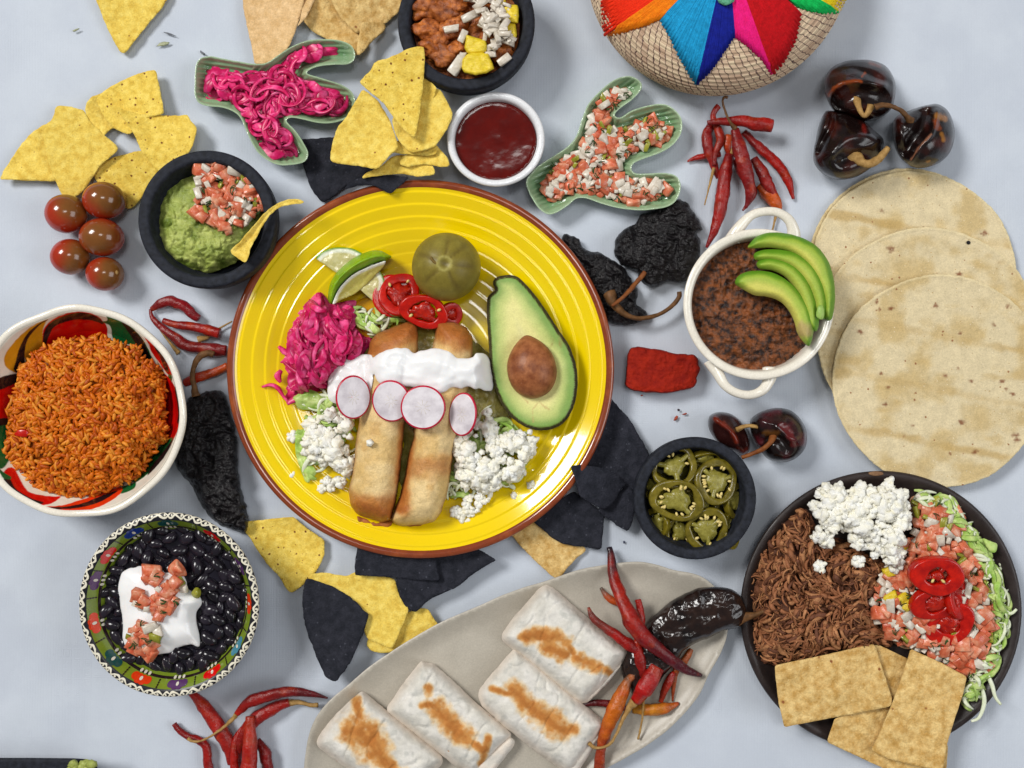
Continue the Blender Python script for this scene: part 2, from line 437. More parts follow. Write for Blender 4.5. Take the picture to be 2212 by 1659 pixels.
MT['grey_cer'] = mat('grey_stoneware', (178, 171, 158), (170, 163, 150), size=50, rough=.38, bump=.25, bsize=8, spec=.45)
MT['red_sauce'] = mat('red_salsa', (80, 9, 5), (92, 13, 7), size=30, rough=.1, bump=.25, bsize=30, fine=.05, spec=.4, grain=.08)
MT['stew'] = mat('chile_braised_meat', (112, 52, 18), (202, 118, 52), size=18, grain=.2, spec=.4, rough=.38, rvar=.15, bump=2.5, bsize=8, fine=1.0, c3=(158, 84, 32), rnd=.15)
MT['guac'] = mat('guacamole', vcol=True, c2=.80, size=14, rough=.38, bump=1.8, bsize=6, fine=.7, rvar=.12)
MT['refried'] = mat('refried_beans', (40, 27, 25), (140, 78, 36), size=15, rough=.4, rvar=.12, bump=4.0, bsize=9, fine=1.6, c3=(108, 62, 32), ramp=(.38, .64), grain=.2, spec=.4)
MT['beansauce'] = mat('bean_broth', (20, 18, 26), (28, 26, 36), size=30, rough=.07, bump=2.0, bsize=20)
MT['bean'] = mat('black_bean', (26, 22, 30), (36, 31, 40), size=30, rough=.2, spec=.5, rnd=.4)
MT['cream'] = mat('sour_cream', (244, 243, 240), size=40, rough=.2, bump=.5, bsize=20, grain=0, spec=.4, sss=.3, sssr=(1, .9, .8))
MT['cheese'] = mat('fresh_cheese', (244, 234, 214), (250, 246, 235), size=14, rough=.7, bump=1.0, bsize=5, fine=.6, spec=.2, grain=.03, sscale=.005)
MT['rice'] = mat('red_rice', vcol=True, rough=.4, rvar=0, c2=.92, spec=.2, grain=.04, size=9, bump=.5, bsize=5)
MT['meat'] = mat('shredded_beef', vcol=True, rough=.5, c2=.72, size=10, bump=1.2, bsize=5, fine=.6)
MT['tomato_dice'] = mat('diced_tomato', (184, 66, 36), (222, 168, 136), size=15, rough=.28, rnd=.14, bump=1.0, bsize=7, c3=(206, 112, 78), grain=.12, ramp=(.3, .7))
MT['onion_dice'] = mat('diced_onion', (196, 184, 166), (224, 216, 202), size=12, rough=.28, rnd=.12, bump=.5, bsize=6)
MT['pepper_dice'] = mat('diced_green_chile', (128, 128, 30), (158, 156, 60), size=10, rough=.25, rnd=.2)
MT['herb'] = mat('cilantro', (38, 58, 30), (58, 84, 38), size=8, rough=.5)
MT['pink'] = mat('pickled_onion', (182, 12, 72), (234, 92, 148), size=26, rough=.3, rnd=.28, stretch=(1, 1, 1), c3=(210, 36, 102), spec=.28)
MT['lettuce'] = mat('lettuce', (140, 180, 70), (200, 216, 136), size=26, rough=.35, rnd=.15, bump=1.0, bsize=9)
MT['lettuce_w'] = mat('pale_lettuce', (208, 216, 178), (226, 230, 208), size=26, rough=.3, rnd=.08)
MT['chile'] = mat('dried_red_chile', vcol=True, c2=.62, size=22, rough=.28, rvar=.08, bump=2.4, bsize=10, fine=.5, spec=.4)
MT['stem'] = mat('dry_stem', (142, 108, 60), (176, 140, 86), size=9, rough=.6, bump=.8, bsize=4)
MT['stem_d'] = mat('dark_stem', (84, 58, 34), (116, 80, 48), size=12, rough=.5, bump=.8, bsize=5)
MT['stem_r'] = mat('red_brown_stem', (112, 60, 28), (134, 80, 40), size=12, rough=.5, bump=.5, bsize=5)
MT['cascabel'] = mat('cascabel_skin', vcol=True, c2=.6, size=40, rough=.22, rvar=.07, bump=1.2, bsize=26, spec=.5)
MT['ancho'] = mat('black_chile_skin', (15, 13, 15), (27, 23, 25), size=16, rough=.34, rvar=.12, bump=6.5, bsize=16, fine=1.6, spec=.3)
MT['pasilla'] = mat('pasilla_skin', (18, 14, 15), (44, 28, 22), size=34, rough=.2, rvar=.05, bump=.9, bsize=30, spec=.5)
MT['achiote'] = mat('achiote_paste', (130, 20, 8), (160, 34, 12), size=22, rough=.72, bump=4, bsize=13, fine=1.6, specks=((11, .13, .3, (84, 14, 8)),))
MT['tomato'] = mat('cherry_tomato_skin', vcol=True, c2=.85, size=24, rough=.16, coat=.15, grain=.04)
MT['tomatillo'] = mat('pickled_tomato_skin', vcol=True, c2=.85, size=14, rough=.4, spec=.25, bump=.4, bsize=5)
MT['avocado'] = mat('avocado_flesh', vcol=True, c2=.93, size=20, rough=.45, spec=.35, bump=.8, bsize=10)
MT['avoskin'] = mat('avocado_skin', (52, 46, 26), (78, 72, 40), size=7, rough=.6, bump=2, bsize=5)
MT['pit'] = mat('avocado_pit', (122, 66, 36), (164, 102, 62), size=18, rough=.42, bump=.8, bsize=10, specks=((9, .12, .3, (150, 96, 66)),))
MT['limepeel'] = mat('lime_peel', (112, 154, 14), (140, 176, 30), size=20, rough=.3, bump=.9, bsize=4)
MT['limeflesh'] = mat('lime_flesh', (186, 182, 112), (208, 202, 142), size=9, rough=.22, bump=1.2, bsize=7, stretch=(1, 1, 1))
MT['limerind'] = mat('lime_pith', (226, 230, 212), size=9, rough=.4)
MT['redpep'] = mat('pickled_red_chile', (160, 8, 3), (200, 26, 8), size=20, rough=.24, rnd=.12, bump=.5, bsize=12)
MT['redpep_in'] = mat('pickled_red_chile_pulp', (140, 10, 6), (186, 34, 12), size=12, rough=.2, bump=1.5, bsize=8)
MT['jalap'] = mat('pickled_jalapeno', (92, 82, 16), (128, 114, 32), size=20, grain=.12, rough=.2, coat=.2, rnd=.15, bump=.5, bsize=10)
MT['jalap_in'] = mat('jalapeno_pith', (120, 112, 40), (150, 142, 66), size=12, rough=.25, bump=1.2, bsize=8)
MT['seed'] = mat('chile_seed', (214, 190, 112), (226, 206, 138), size=8, rough=.35)
MT['radish'] = mat('radish_flesh', (214, 206, 208), (232, 228, 230), size=14, rough=.25)
MT['radskin'] = mat('radish_skin', (176, 18, 48), (200, 30, 66), size=14, rough=.25)
MT['flauta'] = mat('fried_tortilla_roll', vcol=True, c2=.8, size=14, rough=.42, bump=2.6, bsize=9, fine=.8, grain=.13, specks=((20, .08, .25, (170, 110, 55)),))
MT['burrito'] = mat('flour_tortilla', vcol=True, c2=.86, size=22, rough=.85, spec=.2, bump=2.4, bsize=16, fine=.8, grain=.05, specks=((30, .07, .25, (190, 140, 100)),))
MT['pineapple'] = mat('pineapple_flesh', (216, 184, 20), (236, 212, 66), size=10, rough=.25, bump=1.5, bsize=6, stretch=(1, 3, 1))
MT['salsaverde'] = mat('green_salsa', (120, 112, 44), (160, 150, 84), size=16, rough=.12, bump=2.5, bsize=8)
MT['oil'] = mat('oily_juice', (206, 140, 14), (216, 160, 20), size=40, rough=.05, spec=.6)
def paint(name, c, c2=None, rough=.15): return mat(name, c, c2, size=50, rough=rough, coat=.3)
PT = {k: paint('paint_'+k, *v) for k, v in dict(red=((206, 12, 10), (218, 20, 14)), orange=((214, 52, 14), (224, 62, 20)), black=((34, 22, 26), (44, 28, 30)), ochre=((196, 136, 22), (206, 146, 28)),
      green=((14, 86, 44), (20, 98, 50)), lime=((112, 132, 36), (122, 142, 42)), blue=((24, 52, 130), (30, 60, 140)), purple=((84, 48, 98), (92, 54, 104)), teal=((16, 68, 68), (20, 76, 74)), white=((214, 208, 190), (226, 220, 204)), sky=((70, 130, 150), (78, 140, 160))).items()}
def yarn(name, c):
    return mat('yarn_'+name, c, tuple(min(255, int(q*1.12)+6) for q in c), size=10, rough=.8, bump=.8, bsize=3, spec=.2, grain=.15)
# ---------------- tablecloth ----------------
def build_cloth():
    xs = np.linspace(-2300, 4500, 300); ys = np.linspace(-2000, 3700, 250)
    X, Y = np.meshgrid(xs, ys); x, y = X.ravel(), Y.ravel()
    z = 3.6*fbm(x, y, 330, 3, 11)+2.4*fbm(x*.8+y*.6, (y*.8-x*.6)*.3, 90, 2, 15, ridge=True)+2.2*sstep(0, 1, np.exp(-((y-(1290+.55*x))/60)**2)*np.exp(-((x-150)/260)**2))-6
    v = Pn(x, y, z*0); v[:, 2] = z; nx = len(xs); F = []
    for j in range(len(ys)-1):
        for i in range(nx-1):
            a = j*nx+i; F.append((a+nx, a+nx+1, a+1, a))
    g = G().add(v, F)
    solo('tablecloth', g, MT['cloth'], 'white knitted tablecloth spread under all the dishes', 'tablecloth')
build_cloth()
g = field([(-1300, -1100), (3500, -1100), (3500, 2750), (-1300, 2750)], lambda x, y, d, D: -16+0*x, 200, 'chip', bottom=-60); o = part('table', g, mat('table_top', (120, 92, 66), (140, 110, 80), size=90, rough=.5)); tag(o, 'table top hidden under the white cloth', None, None, 'structure')

# ---------------- yellow plate ----------------
PLC, _k = rim_c(908, 797, 58)
def plate_z(r):
    return np.interp(r, [0, 236, 262, 330, 395, 404, 411, 416], [12, 13, 17, 31, 53, 57, 60, 59])
def build_plate():
    t = thing('dinner_plate', *iP(PLC[0], PLC[1], 0), 'big round yellow plate with ridged rings and a brown rim holding two fried rolls', 'plate')
    k = _k
    r = np.arange(0, 402, 1.6); z = plate_z(r)
    ph = ((r-214)/26.0) % 1.0
    amp = np.interp(r, [0, 180, 236, 290, 330, 400], [0, .2, .9, 1.2, 2.6, 2.6])
    z = z+amp*(np.clip((ph-.0)/.82, 0, 1)-sstep(.82, 1.0, ph))-.4
    g = G(); v, f, uv = lathe_geo(PLC, np.column_stack([r*k, z])[::-1], 192, .978); g.add(v, f)
    part('plate_face', g, MT['yellow'], t)
    prof = dense([(401*k, 55.6), (404*k, 58.5), (409*k, 60.6), (414*k, 60.4), (418*k, 58), (419.5*k, 54), (417*k, 49.5), (400*k, 43), (330*k, 22), (262*k, 7), (250*k, 0), (232*k, 0), (228*k, 5), (0.1, 6)], 4)
    g = G(); v, f, uv = lathe_geo(PLC, prof, 192, .978); g.add(v, f)
    part('plate_rim', g, MT['brownglaze'], t)
    return t
build_plate()

# ---------------- round bowls ----------------
def bowl(name, cx, cy, R, h, prof, m, label, cat, sy=1.0, wob=None, seg=112, parts=None):
    """prof: (r as fraction of R, z as fraction of h) from outside bottom over the rim to inside bottom"""
    c, k = rim_c(cx, cy, h)
    t = thing(name, *iP(c[0], c[1], 0), label, cat)
    p = dense([(max(r, .001)*R*k, z*h) for r, z in prof], 4)
    v, f, uv = lathe_geo(c, p, seg, sy, wob); g = G().add(v, f, uv=uv)
    part('bowl_wall', g, m, t)
    return t, c, R*k
STONE = [(0, .03), (.55, .03), (.6, 0), (.74, .02), (.92, .3), (.985, .62), (1, .9), (.993, .97), (.975, 1), (.86, 1), (.835, .985), (.822, .95), (.80, .7), (.72, .32), (.5, .14), (0, .1)]
B_TOP = bowl('stone_bowl', 1007, 46, 149, 112, STONE, MT['stone'], 'black stone bowl of braised meat with onion and pineapple at the top edge', 'bowl')
B_GUA = bowl('stone_bowl', 446, 473, 150, 112, STONE, MT['stone'], 'black stone bowl filled with guacamole beside the five cherry tomatoes', 'bowl')
B_JAL = bowl('stone_bowl', 1502, 1077, 133, 96, [(a, b) for a, b in STONE], MT['stone'], 'small black stone bowl full of pickled green jalapeno slices', 'bowl')
RAM = bowl('ramekin', 1071, 300, 106, 82, [(0, .04), (.7, .04), (.74, 0), (.82, .04), (.9, .4), (.96, .8), (1, .92), (.995, .97), (.96, 1), (.91, 1), (.87, .97), (.845, .9), (.82, .5), (.7, .2), (0, .16)], MT['white'], 'small white ramekin of dark red salsa', 'ramekin', .965)
CO = bowl('mini_cocotte', 1640, 657, 164, 118, [(0, .04), (.72, .04), (.78, 0), (.86, .06), (.91, .35), (.935, .72), (.955, .86), (.99, .93), (1, .965), (.99, .995), (.955, 1), (.905, .985), (.88, .94), (.86, .8), (.84, .3), (.6, .1), (0, .08)], MT['cream_cer'], 'ivory enamel casserole with two loop handles, full of refried beans', 'casserole')
def cocotte_handles():
    for pts in ([(1582, 519), (1597, 492), (1622, 466), (1650, 457), (1680, 459), (1704, 475), (1714, 500), (1712, 524)], [(1536, 778), (1551, 806), (1566, 832), (1590, 848), (1620, 853), (1648, 842), (1662, 818), (1664, 796)]):
        p = path3(pts, [92, 98, 102, 103, 103, 102, 98, 92], 4)
        g = G().add(*tube_geo(p, rad_at([17, 12, 9.5, 9, 9.5, 12, 17], len(p)), rad_at([12, 9, 7.5, 7, 7.5, 9, 12], len(p)), 12))
        part('loop_handle', g, MT['cream_cer'], CO[0])
cocotte_handles()
# wavy painted rice bowl
def rice_wob(r, z, a):
    f = np.clip(r/200, 0, 1)**3
    w = np.cos(a*11+.7)*.5+np.cos(a*7+2)*.5
    return r*(1+.011*w*f), z+2.5*w*f
RPROF = [(0, .03), (.45, .03), (.5, 0), (.6, .03), (.8, .38), (.95, .82), (1.0, .95), (.998, .99), (.98, 1.01), (.95, 1.0), (.93, .965), (.86, .74), (.77, .5), (.66, .32), (.5, .2), (0, .14)]
RB = bowl('painted_bowl', 167, 889, 234, 132, RPROF, MT['cream_cer'], 'white wavy bowl painted with red fruit and green leaves, heaped with orange rice', 'bowl', .985, rice_wob, 160)
def prof_z(prof, R, h):
    q = [(r*R, z*h) for r, z in prof][-7:]; q = sorted(q)
    return lambda r: np.interp(r, [a for a, b in q], [b for a, b in q])
MOTIFS = [
    ('ochre', [(104, 690), (70, 704), (34, 735), (11, 766), (10, 785), (18, 797), (38, 804), (52, 775), (62, 745), (82, 712)]),
    ('black', [(104, 690), (80, 702), (58, 722), (42, 752), (33, 785), (30, 800), (42, 806), (56, 800), (54, 775), (60, 745), (76, 715)]),
    ('ochre', [(99, 694), (80, 708), (62, 730), (54, 755), (55, 780), (70, 790), (95, 775), (96, 745), (92, 715)]),
    ('red', [(92, 722), (105, 697), (135, 680), (172, 673), (205, 680), (222, 693), (232, 710), (228, 735), (200, 760), (140, 770), (98, 762)]),
    ('black', [(94, 722), (107, 699), (136, 683), (172, 675), (205, 682), (221, 694), (222, 700), (205, 694), (175, 690), (146, 694), (118, 706), (104, 730), (98, 755), (93, 745)]),
    ('green', [(213, 671), (235, 680), (265, 692), (292, 714), (313, 740), (325, 765), (329, 778), (318, 772), (300, 748), (268, 742), (245, 732), (238, 705), (220, 695), (232, 692), (228, 682)]),
    ('black', [(262, 694), (285, 710), (308, 735), (322, 765), (330, 805), (322, 800), (312, 775), (295, 745), (275, 715)]),
    ('red', [(292, 700), (325, 722), (348, 745), (364, 780), (371, 810), (362, 808), (345, 785), (330, 765), (318, 738), (302, 715)]),
    ('black', [(316, 722), (338, 742), (352, 765), (362, 790), (364, 804), (356, 798), (345, 770), (330, 745)]),
    ('green', [(366, 808), (372, 815), (368, 828), (362, 818)]),
    ('red', [(350, 810), (372, 826), (388, 860), (390, 900), (384, 930), (368, 955), (352, 950), (360, 900)]),
    ('black', [(376, 832), (388, 865), (389, 900), (383, 915), (384, 880)]),
    ('green', [(372, 945), (362, 975), (340, 1005), (312, 1030), (290, 1042), (285, 1030), (310, 1000), (345, 965)]),
    ('black', [(374, 948), (366, 968), (345, 1000), (318, 1028), (330, 1004), (352, 975)]),
    ('green', [(293, 1042), (288, 1056), (262, 1066), (250, 1056), (280, 1046)]),
    ('orange', [(262, 1052), (258, 1068), (225, 1090), (180, 1105), (140, 1108), (110, 1098), (92, 1094), (130, 1092), (180, 1078), (225, 1062)]),
    ('black', [(255, 1060), (220, 1082), (175, 1096), (128, 1100), (95, 1095), (130, 1095), (175, 1088), (222, 1070)]),
    ('red', [(8, 1020), (30, 1012), (60, 1060), (110, 1072), (132, 1072), (110, 1088), (75, 1092), (40, 1078), (15, 1052)]),
    ('black', [(6, 1022), (20, 1032), (34, 1055), (62, 1074), (95, 1086), (70, 1090), (38, 1077), (14, 1052)]),
    ('green', [(-4, 1010), (10, 1022), (24, 1030), (20, 1036), (4, 1030)]),
    ('red', [(-40, 850), (-20, 832), (0, 820), (30, 812), (42, 820), (40, 860), (28, 900), (-30, 905), (-45, 880)]),
    ('black', [(-42, 850), (-20, 826), (10, 812), (40, 808), (42, 822), (12, 838), (-20, 850), (-38, 880)]),
    ('green', [(-40, 935), (-15, 912), (15, 905), (28, 930), (25, 980), (5, 1012), (-20, 1000), (-42, 970)]),
    ('black', [(-30, 915), (0, 904), (22, 905), (20, 915), (-10, 925), (-40, 955)])]
def rice_bowl_paint():
    """hand painted fruit and leaves as flat print on the inner wall of the bowl"""
    t, c, R = RB; h = 132; seg = 760
    q = [(r*R, z*h) for r, z in [(.937, .974), (.93, .965), (.86, .74), (.77, .5), (.66, .32), (.5, .2)]]
    q = resample(q, 1.7, False); v, f, uv = lathe_geo(c, q, seg, .985, rice_wob)
    X = v-np.array([c[0], c[1], 0]); rr = np.hypot(X[:, 0], X[:, 1])[:, None]; v = v+np.array([0, 0, .9])-np.c_[X[:, :2]/rr*.9, np.zeros(len(v))]
    x = 1106+v[:, 0]*CH/(CH-v[:, 2]); y = 829.5-v[:, 1]*CH/(CH-v[:, 2])
    cc = mixc(col(232, 226, 210), col(222, 214, 196), sstep(-.3, .5, fbm(x, y, 40, 3, 3)))
    pc = dict(red=(206, 10, 8), orange=(222, 52, 12), black=(34, 20, 22), ochre=(206, 142, 22), green=(10, 92, 44))
    for m, pts in MOTIFS:
        P = catmull(np.array(pts, float), True, 6); lo = P.min(0)-3; hi = P.max(0)+3
        k = np.where((x > lo[0]) & (x < hi[0]) & (y > lo[1]) & (y < hi[1]))[0]
        if not len(k): continue
        sd = dist_poly(x[k], y[k], P)*np.where(inside(x[k], y[k], P), 1, -1)
        w = sstep(-.8, .8, sd+.8*fbm(x[k], y[k], 9, 2, 5)); br = .88+.16*sstep(-.5, .5, fbm(x[k]*.5+y[k]*.1, y[k]*.3, 8, 3, 8))
        cc[k] = mixc(cc[k], col(pc[m])[None]*br[:, None], w)
    part('painted_lining', G().add(v, f, cc), mat('hand_painted_enamel', vcol=True, rough=.15, coat=.2, grain=.02), t)
rice_bowl_paint()

# green bowl of beans with a hand painted braid
GPROF = [(0, .03), (.42, .03), (.47, 0), (.6, .04), (.85, .45), (.965, .82), (.99, .93)]
GIN = [(.915, .985), (.86, .86), (.8, .7), (.7, .45), (.5, .2), (0, .12)]
def green_bowl():
    cx, cy, R, h = 364, 1307, 195, 128
    c, k = rim_c(cx, cy, h); Rw = R*k; sy = 1.025
    t = thing('painted_bowl', *iP(c[0], c[1], 0), 'green bowl with a black and white braided rim, holding black beans and cream', 'bowl')
    def wave(nt, nd, L, vec, cur, mix):
        uv = nd('ShaderNodeTexCoord').outputs['UV']; sp = nd('ShaderNodeSeparateXYZ'); L.new(uv, sp.inputs[0])
        def mt(op, a, b=None):
            n = nd('ShaderNodeMath', operation=op)
            for i, q in enumerate((a, b)):
                if q is None: continue
                if hasattr(q, 'is_linked'): L.new(q, n.inputs[i])
                else: n.inputs[i].default_value = q
            return n.outputs[0]
        nz = nd('ShaderNodeTexNoise'); nz.inputs['Scale'].default_value = 1/(40*S); L.new(vec, nz.inputs[0])
        u = mt('MULTIPLY', sp.outputs[0], 2*math.pi*30); u = mt('ADD', u, mt('MULTIPLY', nz.outputs['Fac'], 5.0))
        v = mt('SUBTRACT', sp.outputs[1], .5); s = mt('MULTIPLY', mt('SINE', u), .27)
        d1 = mt('LESS_THAN', mt('ABSOLUTE', mt('SUBTRACT', v, s)), .10)
        s2 = mt('MULTIPLY', mt('SINE', mt('ADD', u, 2.6)), .27); d2 = mt('LESS_THAN', mt('ABSOLUTE', mt('SUBTRACT', v, s2)), .09)
        # dots in the loops
        fu = mt('SUBTRACT', mt('FRACT', mt('DIVIDE', u, math.pi)), .5); fu = mt('MULTIPLY', fu, 1.2)
        rr = mt('SQRT', mt('ADD', mt('MULTIPLY', fu, fu), mt('MULTIPLY', v, v))); d3 = mt('LESS_THAN', rr, .13)
        m = mt('MAXIMUM', mt('MAXIMUM', d1, d2), d3)
        return mix(m, cur, (*[float(q) for q in col(222, 216, 196)], 1))
    braid = mat('paint_braid', (24, 24, 30), (34, 34, 42), size=30, rough=.3, extra=wave)
    out = dense([(max(r, .001)*Rw, z*h) for r, z in GPROF], 5); v, f, uv = lathe_geo(c, out, 128, sy); part('bowl_wall', G().add(v, f), PT['black'], t)
    rim = dense([(.99*Rw, .93*h), (1.0*Rw, .965*h), (.992*Rw, .99*h), (.965*Rw, 1.005*h), (.935*Rw, 1.0*h), (.915*Rw, .985*h)], 2); v, f, uv = lathe_geo(c, rim, 256, sy); part('braided_rim', G().add(v, f, uv=uv), braid, t)
    inn = dense([(max(r, .001)*Rw, z*h) for r, z in GIN], 4); v, f, uv = lathe_geo(c, inn, 128, sy); part('bowl_lining', G().add(v, f), PT['lime'], t)
    q = sorted([(r*Rw, z*h) for r, z in GIN]); zr = lambda r: np.interp(r, [a for a, b in q], [b for a, b in q])
    slope = lambda r: (zr(r+1)-zr(r-1))/2
    def strip(r0, r1, m, name, off):   # a painted ring
        p = [(r0*Rw, zr(r0*Rw)+off), (r1*Rw, zr(r1*Rw)+off)]; v, f, uv = lathe_geo(c, p, 128, sy); part(name, G().add(v, f), PT[m], t)
    strip(.838, .818, 'black', 'painted_ring', .8)
    names = ['blue', 'teal', 'red', 'purple', 'orange', 'sky', 'red', 'purple', 'orange', 'teal', 'orange', 'purple', 'red']
    angs = [118, 92, 58, 28, 0, -32, -58, -85, -112, -137, -166, -197, -217]
    def lobe(rr, ang, ra, rt, m, g, off=1.2):
        # small flat disc lying on the sloping wall
        n = 14; a = np.arange(n)/n*2*math.pi; r = rr*Rw+ra*np.cos(a); th = math.radians(ang)+rt*np.sin(a)/(rr*Rw)
        r = np.r_[rr*Rw, r]; th = np.r_[math.radians(ang), th]
        v = np.stack([c[0]+r*np.cos(th), c[1]+r*np.sin(th)*sy, zr(r)+off], -1)
        g.add(v, [(0, 1+i, 1+(i+1) % n) for i in range(n)])
    for nm, an in zip(names, angs):
        g = G()
        for da, ra, rt in ((-4.6, 5.5, 8), (-1.6, 7, 8), (1.6, 7, 8), (4.6, 5.5, 8)): lobe(.872+(.008 if abs(da) < 3 else 0), an+da, ra, rt, nm, g)
        fl = part('painted_flower', g, PT[nm], t)
        g = G(); lobe(.872, an, 3, 3, 'white', g, 2.0); part('painted_dot', g, PT['white'], fl)
        g = G()
        for q_ in range(4): lobe(.850+.018*q_, an+13, 1.6, 1.6, 'black', g, 1.6)
        part('painted_dots', g, PT['black'], t)
        g = G()
        for q_ in (-3.4, 0, 3.4): lobe(.822, an+q_, 2.6, 2.8, 'white', g, 2.2)
        part('painted_dots', g, PT['white'], t)
    return t, c, Rw
GB = green_bowl()

# ---------------- cactus dishes and platter ----------------
def dish(name, pts, skel, hr, floor, wall, label, cat, m, ridge=0, rspace=11, sp=3.2, colf=None, inset=16, lip=3):
    sk = [resample(catmull(np.array(s, float), False), 6, False) for s in skel] if skel else None
    def zf(x, y, d, D):
        t = np.clip(d/wall, 0, 1)
        z = floor+(hr-floor)*(1-t)**1.7
        z = z-2.5*np.clip(1-d/lip, 0, 1)**2
        if sk:
            e = np.full(len(x), 1e9)
            for q in sk: e = np.minimum(e, dist_poly(x, y, q, False))
            z = z+ridge*np.cos(2*math.pi*e/rspace)*sstep(3, 10, d)
        return z
    g = field(pts, zf, sp, 'catmull', .6, 30, skirt=((-.02, .9), (.12, .6), (.7, .12), (1, 0)), inset=inset, colf=colf)
    return solo(name, g, m, label, cat), zf
CAC1 = [(423, 142), (434, 126), (455, 122), (480, 127), (512, 132), (548, 138), (576, 136), (600, 120), (630, 101), (665, 88), (700, 85), (735, 88), (758, 98), (767, 115), (764, 131), (750, 139), (720, 140), (690, 143), (670, 150), (663, 159), (690, 168), (730, 180), (758, 197), (768, 220), (767, 242), (750, 256), (720, 265), (690, 266), (655, 258), (630, 254), (619, 262), (640, 285), (655, 308), (666, 330), (660, 347), (640, 355), (610, 357), (585, 350), (560, 332), (545, 310), (531, 280), (520, 255), (505, 241), (480, 232), (450, 229), (430, 222), (421, 205), (421, 180)]
SK1 = [[(424, 178), (500, 188), (560, 200), (640, 210), (730, 224), (768, 228)], [(560, 200), (600, 160), (650, 125), (700, 112), (767, 112)], [(530, 205), (560, 250), (590, 300), (635, 355)]]
CAC2 = [(1361, 165), (1378, 172), (1386, 183), (1383, 196), (1368, 213), (1350, 226), (1332, 240), (1328, 250), (1340, 254), (1368, 238), (1406, 227), (1438, 226), (1462, 242), (1473, 262), (1471, 287), (1456, 310), (1431, 328), (1393, 342), (1370, 352), (1364, 366), (1374, 375), (1401, 375), (1438, 374), (1461, 381), (1470, 400), (1466, 424), (1450, 442), (1420, 451), (1385, 454), (1340, 450), (1300, 440), (1268, 429), (1246, 429), (1226, 444), (1203, 459), (1185, 463), (1166, 452), (1150, 430), (1140, 410), (1137, 390), (1148, 374), (1163, 358), (1198, 336), (1226, 317), (1245, 294), (1256, 262), (1268, 230), (1286, 207), (1313, 182), (1338, 168)]
SK2 = [[(1140, 415), (1200, 390), (1250, 370), (1290, 320), (1310, 250), (1340, 205), (1386, 172)], [(1280, 330), (1350, 295), (1420, 272), (1475, 262)], [(1240, 385), (1320, 390), (1400, 412), (1472, 412)]]
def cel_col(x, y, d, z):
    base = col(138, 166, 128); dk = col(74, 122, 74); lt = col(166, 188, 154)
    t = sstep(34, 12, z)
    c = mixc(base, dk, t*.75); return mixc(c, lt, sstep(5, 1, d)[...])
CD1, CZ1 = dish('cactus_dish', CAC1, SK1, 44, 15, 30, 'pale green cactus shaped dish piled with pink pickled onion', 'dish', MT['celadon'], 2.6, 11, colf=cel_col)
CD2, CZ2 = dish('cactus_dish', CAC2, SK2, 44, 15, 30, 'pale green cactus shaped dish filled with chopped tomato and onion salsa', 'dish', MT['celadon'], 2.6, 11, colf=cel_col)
PLAT = [(660, 1680), (662, 1620), (672, 1575), (690, 1540), (718, 1508), (753, 1479), (803, 1437), (878, 1387), (953, 1344), (1028, 1312), (1106, 1278), (1180, 1255), (1256, 1230), (1331, 1217), (1381, 1214), (1418, 1220), (1456, 1232), (1500, 1240), (1531, 1256), (1562, 1290), (1573, 1330), (1570, 1370), (1558, 1408), (1531, 1457), (1506, 1507), (1456, 1564), (1406, 1604), (1356, 1634), (1311, 1659), (1240, 1700), (1120, 1745), (960, 1780), (800, 1785), (700, 1745)]
PL, PLZ = dish('oval_platter', PLAT, None, 34, 12, 46, 'grey stoneware oval platter under the four folded burritos', 'platter', MT['grey_cer'], sp=7, inset=26, lip=4)
# dark clay plate at the right
DPC, DPk = rim_c(1904, 1321, 44)
def build_dark_plate():
    t = thing('clay_plate', *iP(DPC[0], DPC[1], 0), 'dark brown clay plate holding shredded beef, cheese, salsa and lettuce', 'plate'); k = DPk; R = 305*k
    prof = dense([(.001, 5), (180*k, 5), (200*k, 0), (215*k, 3), (288*k, 26), (303*k, 38), (305*k, 42), (301*k, 45.5), (294*k, 46), (288*k, 43), (270*k, 28), (230*k, 16), (150*k, 12), (.001, 11)], 5)
    v, f, uv = lathe_geo(DPC, prof, 160, .997); part('plate_body', G().add(v, f), MT['clay'], t)
    g = field([(1876, 1021), (1890, 1018), (1905, 1020), (1908, 1025), (1893, 1028), (1880, 1026)], lambda x, y, d, D: 46.9+0*x, 3, thick=.5); part('chipped_glaze', g, mat('bare_clay', (122, 90, 66), (140, 108, 80), size=10, rough=.8), t)
build_dark_plate()

